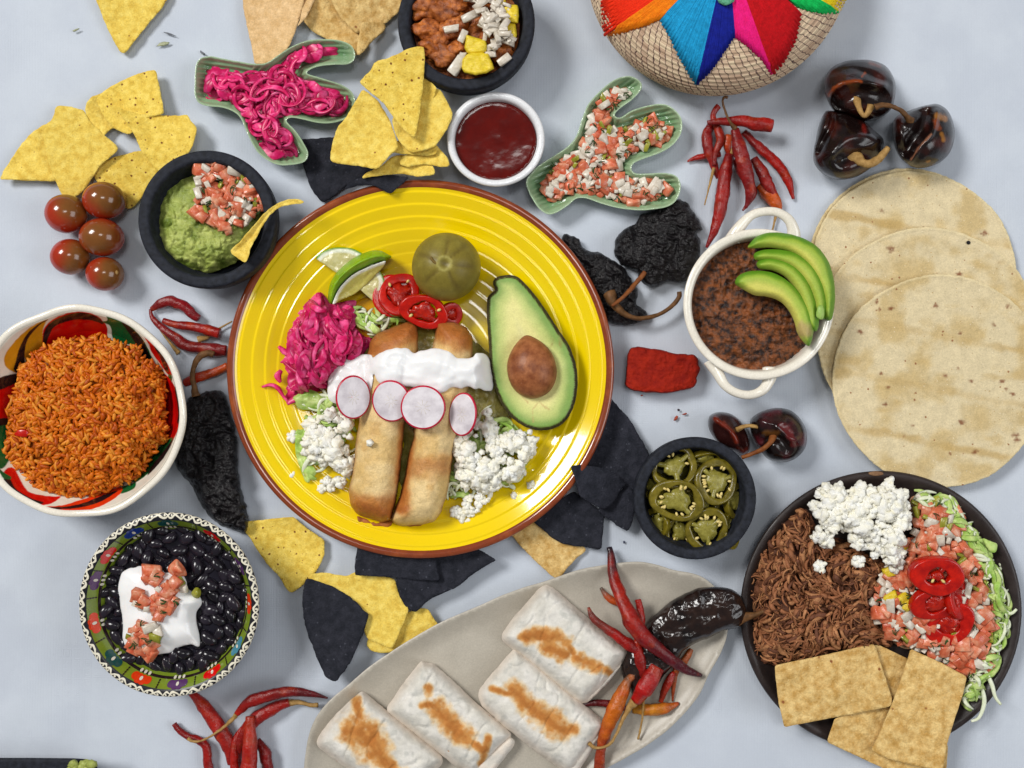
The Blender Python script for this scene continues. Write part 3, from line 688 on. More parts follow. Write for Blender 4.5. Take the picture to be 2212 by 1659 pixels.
# ---------------- woven basket with yarn ----------------
def build_basket():
    c = (float((1552-1106)*2070/2160), float((829.5+86)*2070/2160), 0.0)
    t = thing('tortilla_basket', *iP(c[0], c[1], 0), 'round woven palm basket with a lid embroidered in bright yarn petals', 'basket')
    base = np.array([(.1, 3), (228, 2), (252, 18), (266, 45), (271, 78), (268, 104), (256, 126), (236, 144), (205, 160), (165, 174), (120, 184), (60, 191), (.1, 193)], float)
    bb = resample(catmull(base, False), 1.5, False); n = len(bb)
    L = np.arange(n)*1.5; tg = np.gradient(bb, axis=0); tg /= np.linalg.norm(tg, axis=1)[:, None]; nr = np.stack([tg[:, 1], -tg[:, 0]], -1)
    sp = 10.0; bump = 2.6*np.abs(np.sin(math.pi*L/sp)); p = bb+nr*bump[:, None]; p[:, 0] = np.maximum(p[:, 0], .1)
    def weave(nt, nd, L_, vec, cur, mix):
        uv = nd('ShaderNodeTexCoord').outputs['UV']; sx = nd('ShaderNodeSeparateXYZ'); L_.new(uv, sx.inputs[0])
        def mt(op, a, b=None):
            q = nd('ShaderNodeMath', operation=op)
            for i, w in enumerate((a, b)):
                if w is None: continue
                if hasattr(w, 'is_linked'): L_.new(w, q.inputs[i])
                else: q.inputs[i].default_value = w
            return q.outputs[0]
        rows = n*1.5/sp
        v = mt('MULTIPLY', sx.outputs[1], rows); row = mt('FLOOR', v)
        nz = nd('ShaderNodeTexNoise'); nz.inputs['Scale'].default_value = 1/(14*S); L_.new(vec, nz.inputs[0])
        u = mt('ADD', mt('MULTIPLY', sx.outputs[0], 110), mt('ADD', mt('MULTIPLY', row, .37), mt('MULTIPLY', mt('FRACT', v), .45)))
        u = mt('ADD', u, mt('MULTIPLY', nz.outputs['Fac'], .9))
        st = mt('LESS_THAN', mt('FRACT', u), .14)
        cm = nd('ShaderNodeCombineXYZ'); L_.new(mt('FLOOR', u), cm.inputs[0]); L_.new(row, cm.inputs[1])
        wn = nd('ShaderNodeTexWhiteNoise'); wn.noise_dimensions = '2D'; L_.new(cm.outputs[0], wn.inputs[0])
        cr = nd('ShaderNodeValToRGB'); cr.color_ramp.elements[0].color = (*[float(q) for q in col(186, 156, 132)], 1); cr.color_ramp.elements[1].color = (*[float(q) for q in col(228, 208, 176)], 1)
        e = cr.color_ramp.elements.new(.3); e.color = (*[float(q) for q in col(208, 182, 156)], 1)
        L_.new(wn.outputs[0], cr.inputs[0]); cur = mix(.8, cur, cr.outputs[0])
        gap = mt('LESS_THAN', mt('FRACT', mt('ADD', v, .12)), .2)
        cur = mix(mt('MULTIPLY', gap, .4), cur, (*[float(q) for q in col(134, 104, 90)], 1))
        return mix(st, cur, (*[float(q) for q in col(92, 70, 66)], 1))
    straw = mat('woven_palm', (186, 156, 124), (206, 180, 142), size=12, rough=.7, bump=.8, bsize=4, extra=weave)
    v, f, uv = lathe_geo(c, p, 180); part('woven_body', G().add(v, f, uv=uv), straw, t)
    zz = bb[np.argmax(bb[:, 0]):][::-1]
    zr = lambda r: np.interp(r, zz[:, 0], zz[:, 1])
    ap = (1573, -112)
    def on(x, y, off):
        x = np.asarray(x, float); y = np.asarray(y, float); z = np.full(len(x), 150.)
        for _ in range(14):
            w = Pn(x, y, z); z = .5*z+.5*(zr(np.hypot(w[:, 0]-c[0], w[:, 1]-c[1]))+off)
        return Pn(x, y, z)
    def half(edge, m, n=30, off=6, ap0=None):
        e = resample(np.array(edge, float), 1.0, False); a0 = ap0 or ap; g = G()
        for i in range(n):
            q = e[int((i+.5)/n*(len(e)-1))]
            d = q-np.array(a0); q = np.array(a0)+d*(1+.006*random.uniform(-1, 1)+(.010 if i % 2 else -.008)); s = np.array(a0)+d*.06
            tt = np.linspace(0, 1, 12); x = s[0]+(q[0]-s[0])*tt; y = s[1]+(q[1]-s[1])*tt
            w = on(x, y, off+random.uniform(-.5, .5)); w[-1, 2] -= 4
            L_ = np.hypot(*(e[-1]-e[0]))/n*.62+.6
            rr = np.clip(L_*tt+.5, .7, 4)
            g.add(*tube_geo(w, rr, np.clip(rr, 1.5, 3.2), 6))
        return part('yarn_petal', g, m, t)
    Y = {k: yarn(k, v) for k, v in dict(red=(226, 40, 8), orange=(228, 112, 4), sky=(20, 136, 184), navy=(8, 22, 120), pink=(226, 20, 110), crimson=(172, 6, 16), green=(6, 170, 76), yellow=(236, 190, 20)).items()}
    half([(1302, -40), (1303, 5), (1304, 45), (1311, 74)], Y['red'], 26, 6)
    half([(1311, 74), (1350, 66), (1395, 52), (1427, 38)], Y['orange'], 30, 6.5)
    half([(1427, 38), (1448, 78), (1472, 125), (1505, 180)], Y['sky'], 36, 6)
    half([(1505, 180), (1535, 150), (1562, 112), (1587, 76)], Y['navy'], 32, 6.4)
    half([(1587, 76), (1620, 100), (1650, 128), (1668, 158)], Y['pink'], 30, 6)
    half([(1668, 158), (1695, 130), (1718, 85), (1731, 28)], Y['crimson'], 30, 6.4)
    half([(1724, 12), (1750, 20), (1784, 26), (1812, 23)], Y['green'], 22, 6)
    half([(1812, 23), (1832, -15), (1845, -60)], Y['yellow'], 22, 6)
    half([(1845, -60), (1850, -130), (1835, -180)], Y['orange'], 24, 6)
    half([(1302, -40), (1310, -100), (1325, -160)], Y['crimson'], 24, 6)
    g = G(); g.add(*blob(on([1568], [-4], 12)[0], (17, 13, 7), 3, .2, 2, 3)); part('yarn_knot', g, mat('green_felt', (88, 160, 124), (110, 180, 144), size=5, rough=.9, bump=1.5, bsize=4), t)
    g = G(); g.add(*blob(on([ap[0]], [ap[1]], 20)[0], (34, 34, 18), 3, .15, 2, 5)); part('lid_knob', g, Y['navy'], t)
build_basket()
# dark tray corner at the lower left
g = field([(-90, 1637), (60, 1637), (160, 1638), (192, 1640), (206, 1647), (212, 1662), (214, 1720), (-90, 1725)], lambda x, y, d, D: 58-5*np.clip(1-d/8, 0, 1)**2-14*sstep(30, 60, d), 5, 'chip', skirt=((.1, .7), (1, 0)), inset=14)
solo('stone_tray', g, MT['stone'], 'corner of a black stone tray at the lower left edge', 'tray')
# ---------------- chips ----------------
def chip(pts, h0, m, label, curl=8, ang=0.0, tilt=(0, 0), group='yellow corn chips', name='corn_chip', cat='tortilla chip', seed=0, bub=3.2, bubs=30, thick=4.5, en=1.3, sp=5, abs_h=False):
    P = np.array(pts, float); c = P.mean(0); ext = (P.max(0)-P.min(0)).max()/2
    ca, sa = math.cos(ang), math.sin(ang)
    def zf(x, y, d, D):
        u = ((x-c[0])*ca+(y-c[1])*sa)/ext; v = (-(x-c[0])*sa+(y-c[1])*ca)/ext
        z = curl*u*u+.25*curl*v+tilt[0]*u+tilt[1]*v+bub*fbm(x, y, bubs, 3, seed+50)
        return z-(z.min() if not abs_h else 0)+h0+thick
    g = field(P, zf, sp, 'chip', en, 9, thick=thick, seed=seed)
    return solo(name, g, MT[m], label, cat, group)
Yg = 'yellow corn tortilla chips'; Bg = 'blue corn tortilla chips'; Tg = 'light fried tortilla pieces'
# top left
chip([(190, -40), (205, -5), (222, 38), (243, 85), (259, 112), (265, 117), (271, 115), (298, 80), (326, 45), (350, 18), (364, -5), (372, -45)], 1, 'chip', 'yellow chip pointing down, cut by the top edge of the picture', 6, .6, group=Yg, seed=1)
# left cluster, low to high
chip([(0, 388), (8, 368), (45, 312), (70, 285), (96, 268), (130, 262), (160, 300), (170, 360), (120, 392), (60, 390)], 1, 'chip', 'leftmost yellow chip, its long point reaching the left picture edge', 6, .9, (0, 3), group=Yg, seed=2)
chip([(205, 386), (202, 374), (220, 350), (246, 340), (300, 325), (335, 330), (345, 370), (330, 398), (302, 432), (286, 450), (271, 451), (262, 430), (240, 410), (215, 400)], 1, 'chip_spot', 'yellow chip lying low between the cherry tomatoes and the guacamole bowl', 7, .4, group=Yg, seed=3)
chip([(183, 240), (187, 222), (196, 209), (222, 200), (262, 215), (280, 290), (255, 277), (240, 278), (228, 290), (224, 296), (200, 280)], 6, 'chip', 'small yellow chip curved round a gap in the left cluster', 8, 1.2, group=Yg, seed=4, bub=1.5)
chip([(118, 240), (122, 228), (150, 229), (183, 238), (190, 258), (225, 292), (250, 311), (256, 320), (250, 330), (216, 358), (200, 385), (180, 413), (160, 428), (135, 424), (120, 392), (105, 352), (92, 292), (98, 270), (115, 255)], 10, 'chip', 'large yellow chip in the middle of the left cluster above the tomatoes', 8, .2, (-2, 2), group=Yg, seed=5)
chip([(207, 214), (220, 200), (250, 180), (285, 165), (320, 152), (337, 151), (341, 170), (348, 205), (355, 246), (310, 256), (280, 292), (250, 280), (225, 255)], 16, 'chip_spot', 'brown speckled yellow chip at the top of the left cluster', 8, 1.0, (4, 0), group=Yg, seed=6)
chip([(248, 229), (275, 240), (310, 247), (350, 249), (385, 250), (405, 248), (412, 262), (425, 272), (424, 290), (418, 312), (405, 335), (388, 355), (365, 372), (340, 370), (322, 347), (304, 325), (295, 300), (280, 275), (262, 250)], 22, 'chip_spot', 'speckled yellow chip just above the guacamole bowl', 12, .5, (3, 0), group=Yg, seed=7)
# tan chips at the top
chip([(655, 44), (685, -20), (730, 0), (765, 40), (785, 85), (776, 115), (768, 124), (740, 106), (700, 82), (672, 66)], 1, 'chip_tan', 'golden fried chip behind the others at the top, tip beside the onion dish', 8, .7, group=Tg, name='fried_tortilla_chip', seed=8, bub=3.5)
chip([(700, -30), (880, -40), (868, 5), (862, 25), (835, 50), (815, 56), (790, 52), (773, 76), (757, 60), (735, 40)], 9, 'chip_tan', 'large golden fried chip at the top edge left of the black bowl', 9, .3, group=Tg, name='fried_tortilla_chip', seed=9, bub=3.5)
chip([(780, 48), (800, 46), (828, 50), (835, 55), (828, 70), (805, 88), (790, 106), (772, 124), (770, 110), (774, 86)], 18, 'chip_tan', 'folded golden chip piece lying over its larger neighbour at the top', 6, 1.3, (0, 4), group=Tg, name='fried_tortilla_chip', seed=10, bub=2.5)
chip([(640, 60), (648, 45), (655, 10), (664, -30), (690, -30), (676, 10), (662, 36), (648, 52)], 12, 'chip_tan2', 'narrow upturned edge of tan chip leaning behind the tall pale one', 4, 1.2, (14, 0), group=Tg, name='fried_tortilla_chip', seed=11)
chip([(522, -30), (526, 20), (530, 40), (537, 70), (546, 112), (550, 138), (580, 138), (600, 130), (628, 96), (640, 62), (650, 30), (657, 0), (662, -35)], 6, 'chip_tan2', 'tall pale tan fried chip cut by the top edge above the onion dish', 12, .1, (8, 0), group=Tg, name='fried_tortilla_chip', seed=12, bub=1.5)
# middle top cluster: blue beneath, yellow stack
chip([(649, 301), (680, 299), (735, 296), (790, 330), (825, 365), (800, 385), (760, 395), (742, 408), (722, 425), (697, 439), (684, 425), (668, 400), (656, 360), (650, 330)], 2, 'chip_blue', 'large blue corn chip under the yellow chips at the top of the plate', 10, .5, group=Bg, name='blue_corn_chip', seed=13)
chip([(742, 410), (752, 397), (775, 384), (800, 380), (845, 378), (885, 382), (872, 395), (858, 407), (845, 419), (838, 416), (825, 410), (812, 402), (790, 399), (765, 403)], 62, 'chip_blue', 'folded blue chip resting on the top of the brown plate rim', 6, 0, (0, -4), group=Bg, name='blue_corn_chip', seed=14, bub=2.5, bubs=30)
chip([(780, 385), (790, 373), (825, 358), (845, 338), (870, 334), (905, 345), (937, 357), (940, 377), (925, 380), (903, 382), (880, 377), (853, 376), (830, 378), (815, 381), (800, 381), (785, 387)], 66, 'chip', 'lowest yellow chip of the stack, its wavy edge over the blue chips', 6, 0, (0, 6), group=Yg, seed=15, bub=3, bubs=40)
chip([(862, 355), (865, 340), (900, 325), (943, 312), (953, 325), (966, 340), (974, 358), (965, 362), (945, 360), (928, 356), (905, 356), (880, 361)], 73, 'chip', 'yellow chip near the ramekin, second from the bottom of the stack', 5, 0, (4, 4), group=Yg, seed=16, bub=2.5, bubs=40)
chip([(846, 330), (856, 305), (900, 295), (943, 306), (943, 334), (920, 337), (895, 335), (875, 333)], 80, 'chip', 'yellow chip showing a straight edge below the two front chips', 4, 0, (0, 3), group=Yg, seed=17)
chip([(900, 165), (918, 168), (935, 180), (945, 191), (935, 215), (900, 210)], 84, 'chip', 'small piece of chip showing between the stack and the black bowl', 3, 0, (6, -5), group=Yg, seed=18)
chip([(855, 235), (900, 205), (930, 196), (947, 190), (953, 198), (963, 213), (972, 232), (980, 246), (972, 266), (963, 284), (950, 304), (938, 318), (920, 324), (890, 330), (874, 320), (855, 294), (846, 262)], 88, 'chip', 'six sided yellow chip at the right of the stack beside the ramekin', 10, .6, (3, 0), group=Yg, seed=19)
chip([(783, 193), (795, 200), (815, 216), (830, 238), (842, 258), (850, 283), (858, 305), (860, 321), (853, 328), (842, 334), (833, 348), (824, 357), (815, 366), (795, 363), (770, 358), (740, 354), (713, 350), (713, 335), (718, 312), (727, 278), (740, 262), (753, 245), (766, 222)], 90, 'chip', 'large yellow chip at the lower left of the stack, over the blue chip', 12, .9, (2, 0), group=Yg, seed=20)
chip([(776, 178), (783, 168), (798, 155), (804, 150), (806, 137), (818, 130), (833, 127), (860, 117), (882, 105), (905, 100), (917, 102), (917, 130), (915, 180), (908, 235), (900, 286), (896, 298), (890, 296), (875, 284), (860, 266), (845, 247), (832, 228), (818, 213), (800, 200)], 104, 'chip_spot', 'tall brown speckled yellow chip standing topmost on the stack', 10, 1.4, (-4, -8), group=Yg, seed=21)
# lower left of the plate
chip([(511, 1131), (530, 1126), (555, 1124), (600, 1119), (636, 1117), (655, 1135), (702, 1168), (700, 1200), (692, 1220), (680, 1238), (660, 1257), (640, 1276), (628, 1283), (618, 1272), (603, 1244), (580, 1222), (557, 1190), (535, 1155)], 2, 'chip_spot', 'yellow chip poking out under the lower left of the plate', 8, .7, (0, 0), group=Yg, seed=22)
chip([(883, 1322), (905, 1314), (923, 1313), (938, 1337), (953, 1358), (928, 1369), (905, 1385), (885, 1398), (853, 1410), (825, 1411), (803, 1407), (791, 1395), (794, 1380), (830, 1350)], 8, 'chip', 'yellow chip touching the edge of the grey platter', 9, .5, group=Yg, seed=23)
chip([(663, 1246), (673, 1240), (700, 1236), (748, 1245), (770, 1234), (820, 1240), (853, 1251), (858, 1275), (870, 1298), (883, 1317), (875, 1339), (862, 1370), (848, 1402), (820, 1392), (793, 1379), (780, 1350), (740, 1320), (690, 1280)], 16, 'chip', 'broad yellow chip between the blue chips below the plate', 8, .2, (0, 2), group=Yg, seed=24)
chip([(955, 1190), (1000, 1185), (1029, 1184), (1052, 1197), (1073, 1210), (1050, 1222), (1016, 1244), (990, 1267), (960, 1280), (928, 1295), (898, 1323), (886, 1320), (873, 1305), (863, 1289), (861, 1275), (855, 1257), (856, 1235)], 22, 'chip_blue', 'blue chip with a long right point below the plate', 9, .4, (0, -2), group=Bg, name='blue_corn_chip', seed=25)
chip([(772, 1180), (850, 1182), (938, 1195), (942, 1215), (946, 1238), (951, 1255), (900, 1252), (850, 1247), (800, 1244), (766, 1243), (767, 1215)], 30, 'chip_blue', 'straight edged blue chip tucked under the bottom of the plate', 4, 0, (0, 2), group=Bg, name='blue_corn_chip', seed=26)
chip([(662, 1248), (693, 1257), (723, 1269), (753, 1287), (773, 1302), (783, 1318), (798, 1327), (790, 1352), (778, 1384), (763, 1419), (743, 1452), (723, 1475), (703, 1462), (690, 1435), (678, 1404), (668, 1378), (658, 1349), (655, 1325), (653, 1307), (655, 1269)], 26, 'chip_blue', 'big blue chip pointing down, left of the grey platter', 14, .5, (0, 4), group=Bg, name='blue_corn_chip', seed=27, en=1.8)
# right of the plate
chip([(1100, 1152), (1150, 1112), (1200, 1120), (1240, 1160), (1269, 1188), (1256, 1197), (1244, 1207), (1228, 1225), (1214, 1244), (1203, 1251), (1190, 1243), (1165, 1220), (1130, 1185)], 2, 'chip_tan', 'golden brown fried chip under the lower right of the plate', 6, .7, group=Tg, name='fried_tortilla_chip', seed=28, bub=4)
chip([(1150, 1125), (1190, 1090), (1240, 1060), (1281, 1090), (1307, 1112), (1303, 1145), (1299, 1188), (1280, 1185), (1266, 1181), (1240, 1180), (1213, 1174), (1190, 1160), (1171, 1143)], 9, 'chip_blue', 'blue chip lowest of those right of the plate, over the golden chip', 7, .7, group=Bg, name='blue_corn_chip', seed=29)
chip([(1290, 880), (1315, 850), (1326, 868), (1343, 887), (1356, 900), (1368, 918), (1380, 940), (1392, 960), (1404, 982), (1395, 1030), (1370, 1060), (1320, 1050), (1270, 1010), (1262, 960)], 10, 'chip_blue', 'tall blue chip between the plate and the jalapeno bowl', 9, .5, group=Bg, name='blue_corn_chip', seed=30)
chip([(1356, 1049), (1366, 1058), (1374, 1075), (1371, 1109), (1366, 1128), (1357, 1148), (1335, 1137), (1311, 1119), (1291, 1104), (1300, 1080), (1330, 1070)], 20, 'chip_blue', 'small blue chip pointing down against the jalapeno bowl', 6, .3, group=Bg, name='blue_corn_chip', seed=31)
chip([(1232, 1006), (1256, 1004), (1275, 1006), (1296, 1010), (1315, 1016), (1333, 1026), (1354, 1045), (1340, 1062), (1328, 1082), (1318, 1094), (1306, 1099), (1290, 1096), (1275, 1086), (1253, 1073), (1248, 1058), (1243, 1038)], 30, 'chip_blue', 'bubbled blue chip whose left point overlaps the plate rim', 4, 0, (-18, 0), group=Bg, name='blue_corn_chip', seed=32, bub=3)
# chip resting on the rim of the guacamole bowl
def rim_chip():
    def zf(x, y, d, D): return 114+16*sstep(640, 510, x)+5*np.sin((x-500)/22)+8*sstep(12, 0, d)
    g = field([(659, 437), (648, 431), (635, 429), (620, 431), (604, 437), (590, 445), (568, 462), (553, 482), (541, 495), (530, 507), (515, 526), (505, 534), (496, 540), (498, 546), (508, 553), (517, 560), (530, 568), (535, 560), (538, 552), (541, 536), (553, 516), (560, 500), (570, 484), (585, 463), (603, 448), (618, 444), (633, 442), (650, 440)], zf, 3.5, 'chip', 1.2, 9, thick=5)
    solo('corn_chip', g, MT['chip'], 'curled yellow chip resting on the rim of the guacamole bowl', 'tortilla chip', Yg)
rim_chip()
# rectangular chips
def rect(pts, h0, label, seed, tilt=(0, 0)):
    return chip(pts, h0, 'chip_tan', label, 5, .3*seed, tilt, 'rectangular fried tortilla pieces', 'tortilla_cracker', 'tortilla chip', seed, 5.5, 44, 5, .6)
rect([(1886, 1394), (1896, 1392), (1959, 1422), (1968, 1440), (1950, 1500), (1929, 1516), (1880, 1500)], 44, 'rectangular fried tortilla mostly hidden behind two others on the clay plate', 41)
rect([(1803, 1552), (1850, 1535), (1924, 1525), (2030, 1560), (2048, 1612), (2042, 1690), (2010, 1690), (1909, 1660), (1786, 1603), (1790, 1590)], 48, 'lowest rectangular fried tortilla, hanging over the bottom of the clay plate', 42)
rect([(1674, 1437), (1780, 1415), (1889, 1390), (1905, 1440), (1928, 1512), (1924, 1526), (1800, 1550), (1694, 1571), (1682, 1520), (1675, 1462)], 58, 'leftmost rectangular fried tortilla beneath the shredded beef', 43, (0, 2))
rect([(1967, 1402), (2030, 1430), (2089, 1462), (2080, 1500), (2060, 1560), (2044, 1614), (2036, 1668), (1985, 1655), (1926, 1642), (1880, 1622), (1895, 1595), (1929, 1514), (1950, 1455)], 64, 'upright rectangular fried tortilla lying topmost on the lower right', 44, (2, 0))

# ---------------- corn tortillas ----------------
def tortilla(cx, cy, r, h, label, seed, sy=1.0):
    a = np.arange(48)/48*2*math.pi; rr = r*(1+.008*np.sin(3*a+seed)+.004*np.sin(7*a))
    pts = np.stack([cx+rr*np.cos(a), cy+rr*np.sin(a)*sy], -1)
    def zf(x, y, d, D): return h+1.4*fbm(x, y, 130, 2, seed)+1.2*sstep(14, 2, d)*np.cos(d/4)+2*np.exp(-(d/6)**2)-2.0*sstep(3, 0, d)
    r2 = random.Random(seed); spots = [(cx+r2.uniform(-.85, .85)*r, cy+r2.uniform(-.85, .85)*r, r2.uniform(2.5, 6)) for _ in range(26)]
    def cf(x, y, d, z):
        n = fbm(x, y, 60, 4, seed+3); c = mixc(col(222, 205, 166), col(206, 182, 132), sstep(-.15, .5, n)); c = mixc(c, col(196, 166, 106), sstep(.3, .75, fbm(x*.6, y*1.3, 46, 3, seed+7))*.6)
        for k in (-1, 0, 1):      # griddle bands
            e = np.abs(y-(cy+20+k*118*1.0)-.15*(x-cx)-6*np.sin((x-cx)/90)); c = mixc(c, col(190, 158, 96), sstep(13, 3, e+7*fbm(x, y, 22, 2, seed+k))*(.30+.4*sstep(-.2, .5, fbm(x, y, 90, 2, seed+k+30))))
        for sx, sy_, sr in spots: c = mixc(c, col(122, 60, 30), sstep(sr*1.2, sr*.4, np.hypot((x-sx)*.7, y-sy_)+sr*.9*fbm(x, y, 5, 2, seed))*.85)
        return mixc(c, col(232, 214, 168), sstep(7, 1, d)*.7)
    g = field(pts, zf, 4, 'catmull', 1.4, 7, thick=5.6, seed=seed, colf=cf)
    return solo('corn_tortilla', g, MT['tortilla_v'], label, 'tortilla', 'stacked corn tortillas')
tortilla(1964, 589, 224, 6, 'corn tortilla at the very bottom of the fanned stack', 1)
tortilla(1971, 593, 223, 13, 'second corn tortilla from the bottom, nearly covering the lowest', 2)
tortilla(2004, 729, 239, 22, 'third corn tortilla, with a small black burnt dot near its top', 3)
tortilla(2029, 822, 230, 31, 'topmost corn tortilla of the stack, the whole round in view', 4)
g = G().add(*blob(Pn(2092, 524, 23.5), (4.5, 4.2, 1.6), 2, .15, 2, 1)); solo('burnt_speck', g, mat('char', (30, 30, 34), size=9, rough=.7), 'tiny black burnt speck on the second tortilla down', 'crumb')

# ---------------- burritos ----------------
def burrito(pts, h0, toast, label, seed, H=52, flap=None, group='folded flour tortilla burritos'):
    P = np.array(pts, float); tl = [resample(catmull(np.array(q, float), False), 5, False) for q, w in toast]; tw = [w*1.5 for q, w in toast]
    c0 = P.mean(0)
    def zf(x, y, d, D):
        t = np.clip(d/34, 0, 1); return h0+14+(H-14)*(1-(1-t)**2.4)+3.0*fbm(x, y, 44, 3, seed)+1.4*fbm(x, y, 12, 2, seed+3)-3.5*np.exp(-(fbm(x*.8+y*.5, (y*.8-x*.5)*.5, 46, 2, seed+5)/.07)**2)*sstep(4, 20, d)
    def cf(x, y, d, z):
        c = mixc(col(216, 212, 202), col(228, 224, 216), sstep(-.5, .5, fbm(x, y, 26, 3, seed)))
        c = mixc(c, col(206, 204, 196), sstep(.25, .6, fbm(x, y, 12, 2, seed+9)))
        c = mixc(c, col(226, 208, 190), sstep(18, 0, d)*.5)
        e = np.full(len(x), 1e9)
        for q, w in zip(tl, tw): e = np.minimum(e, dist_poly(x, y, q, False)/w)
        n = fbm(x, y, 17, 4, seed+20)
        e = e+.55*n; t1 = sstep(1.5, .8, e); t2 = sstep(1.15, .45, e+.35*fbm(x, y, 7, 3, seed+30))
        c = mixc(c, col(226, 190, 130), t1*.8); c = mixc(c, col(200, 134, 62), t2*.9); return mixc(c, col(168, 96, 36), sstep(.7, .0, e+.6*fbm(x, y, 12, 2, seed+33))*.6)
    t = thing('burrito', c0[0], c0[1], label, 'burrito', group, h=h0)
    g = field(P, zf, 2.6, 'chip', 1.0, 14, skirt=((-.12, .75), (-.1, .45), (.4, .12), (1, 0)), inset=10, bottom=h0, colf=cf, seed=seed); part('tortilla_wrap', g, MT['burrito'], t)
    if flap:
        g = field(flap, lambda x, y, d, D: h0+20+10*(1-(1-np.clip(d/10, 0, 1))**2)+fbm(x, y, 20, 2, seed), 4, 'chip', .8, 10, skirt=((0, .5), (.8, 0)), inset=8, bottom=h0,
                  colf=lambda x, y, d, z: mixc(col(214, 208, 198), col(226, 214, 200), sstep(-.4, .4, fbm(x, y, 20, 2, seed)))); part('folded_flap', g, MT['burrito'], t)
burrito([(782, 1493), (793, 1500), (830, 1532), (880, 1573), (930, 1612), (956, 1637), (955, 1650), (935, 1668), (905, 1700), (870, 1735), (855, 1738), (800, 1700), (740, 1652), (690, 1615), (684, 1604), (690, 1590), (702, 1572), (725, 1545), (755, 1516)], 14,
        [([(770, 1513), (773, 1535), (778, 1548)], 8), ([(762, 1572), (780, 1590), (800, 1605), (812, 1620)], 22), ([(800, 1575), (815, 1610), (828, 1640)], 13), ([(830, 1640), (850, 1665), (880, 1690)], 12)], 'leftmost folded burrito, cut by the bottom edge, with a big brown toasted patch', 61)
burrito([(911, 1427), (922, 1434), (934, 1432), (975, 1468), (1030, 1520), (1075, 1558), (1104, 1584), (1102, 1596), (1070, 1628), (1035, 1665), (1020, 1672), (985, 1655), (950, 1628), (900, 1588), (836, 1538), (838, 1526), (870, 1480), (895, 1446)], 14,
        [([(925, 1487), (928, 1496)], 7), ([(910, 1525), (932, 1520)], 5), ([(945, 1530), (965, 1560), (990, 1585)], 16), ([(975, 1565), (1010, 1595)], 13), ([(1010, 1595), (1035, 1615), (1045, 1625), (1055, 1595)], 6), ([(1045, 1630), (1040, 1650)], 6)], 'second burrito from the left, its toasted stripe ending in a fork', 62,
        flap=[(1098, 1590), (1113, 1598), (1110, 1612), (1080, 1650), (1050, 1690), (1020, 1690), (1030, 1650), (1070, 1615)])
burrito([(1111, 1401), (1124, 1407), (1160, 1436), (1200, 1470), (1250, 1514), (1300, 1553), (1308, 1562), (1305, 1575), (1280, 1612), (1252, 1650), (1240, 1665), (1222, 1668), (1180, 1638), (1130, 1600), (1080, 1562), (1042, 1525), (1034, 1508), (1033, 1494), (1050, 1472), (1080, 1436)], 14,
        [([(1064, 1487), (1090, 1497), (1105, 1498)], 5), ([(1112, 1490), (1135, 1520), (1165, 1545)], 13), ([(1165, 1540), (1195, 1560), (1210, 1575)], 17), ([(1210, 1575), (1240, 1578)], 10)], 'third burrito from the left, against the topmost one, with a long toasted stripe', 63,
        flap=[(1300, 1575), (1298, 1592), (1275, 1628), (1250, 1665), (1225, 1690), (1215, 1660), (1260, 1610)])
burrito([(1178, 1264), (1192, 1268), (1205, 1280), (1240, 1310), (1290, 1354), (1340, 1394), (1356, 1408), (1352, 1420), (1325, 1456), (1295, 1492), (1268, 1518), (1252, 1518), (1210, 1488), (1160, 1446), (1110, 1404), (1086, 1384), (1084, 1372), (1105, 1340), (1140, 1300), (1165, 1272)], 16,
        [([(1138, 1375), (1165, 1370), (1195, 1375), (1220, 1385)], 11), ([(1185, 1395), (1205, 1408), (1215, 1415)], 13), ([(1220, 1388), (1240, 1410)], 6), ([(1245, 1422), (1270, 1432), (1290, 1440)], 9), ([(1311, 1450), (1316, 1452)], 7)], 'topmost burrito on the platter, beside the red chiles', 64,
        flap=[(1345, 1425), (1340, 1440), (1318, 1470), (1292, 1496), (1270, 1518), (1262, 1508), (1290, 1485)])
# ---------------- slender red chiles ----------------
RED = (166, 24, 14); DRED = (128, 20, 20); ORG = (196, 78, 18); MAR = (72, 16, 24); YEL = (206, 140, 34); GRY = (92, 84, 74)
def chile(pts, rad, h, label, cols=(RED,), stem=None, stem_m='stem', stem_r=(4, 2, 1.6, 2), group='slender dried red chiles', hs=None, seed=0, flat=.85, stem_h=None, calyx=True, wr=.16):
    p = path3(pts, 0, 3.5); n = len(p); r = rad_at(rad, n)
    hh = np.interp(np.linspace(0, 1, n), np.linspace(0, 1, len(hs)), hs) if hs is not None else h
    p = path3(np.column_stack(iP(p[:, 0], p[:, 1], 0)), hh+r*flat, 3.5) if False else np.column_stack([Pn(*iP(p[:, 0], p[:, 1], 0), hh+r*flat)[:, :2], hh+r*flat])
    t = thing('dried_red_chile', pts[0][0], pts[0][1], label, 'dried chile', group, h=0)
    v, f = tube_geo(p, r, r*flat, 12, 0, wr, seed)
    tt = np.repeat(np.linspace(0, 1, n), 12); cs = [col(q) for q in cols]
    if len(cs) == 1: c = np.repeat(cs[0][None], len(v), 0)
    else: c = np.stack([np.interp(tt+.12*noise3(v[:, 0]/14, v[:, 1]/14, 0, seed), np.linspace(0, 1, len(cs)), [q[k] for q in cs]) for k in range(3)], -1)
    c = mixc(c, col(176, 60, 22), sstep(.35, .8, noise3(v[:, 0]/18, v[:, 1]/18, v[:, 2]/9, seed+4))*.5)
    part('chile_body', G().add(v, f, c), MT['chile'], t)
    if stem:
        q = path3(stem, hh if np.isscalar(hh) else float(np.mean(hh)), 3) if stem_h is None else path3(stem, stem_h, 3)
        rr = rad_at(stem_r, len(q)); q = q.copy(); q[:, 2] += 5
        part('stem', G().add(*tube_geo(q, rr, rr, 7, 0, .25, seed+3)), MT[stem_m], t)
    return t
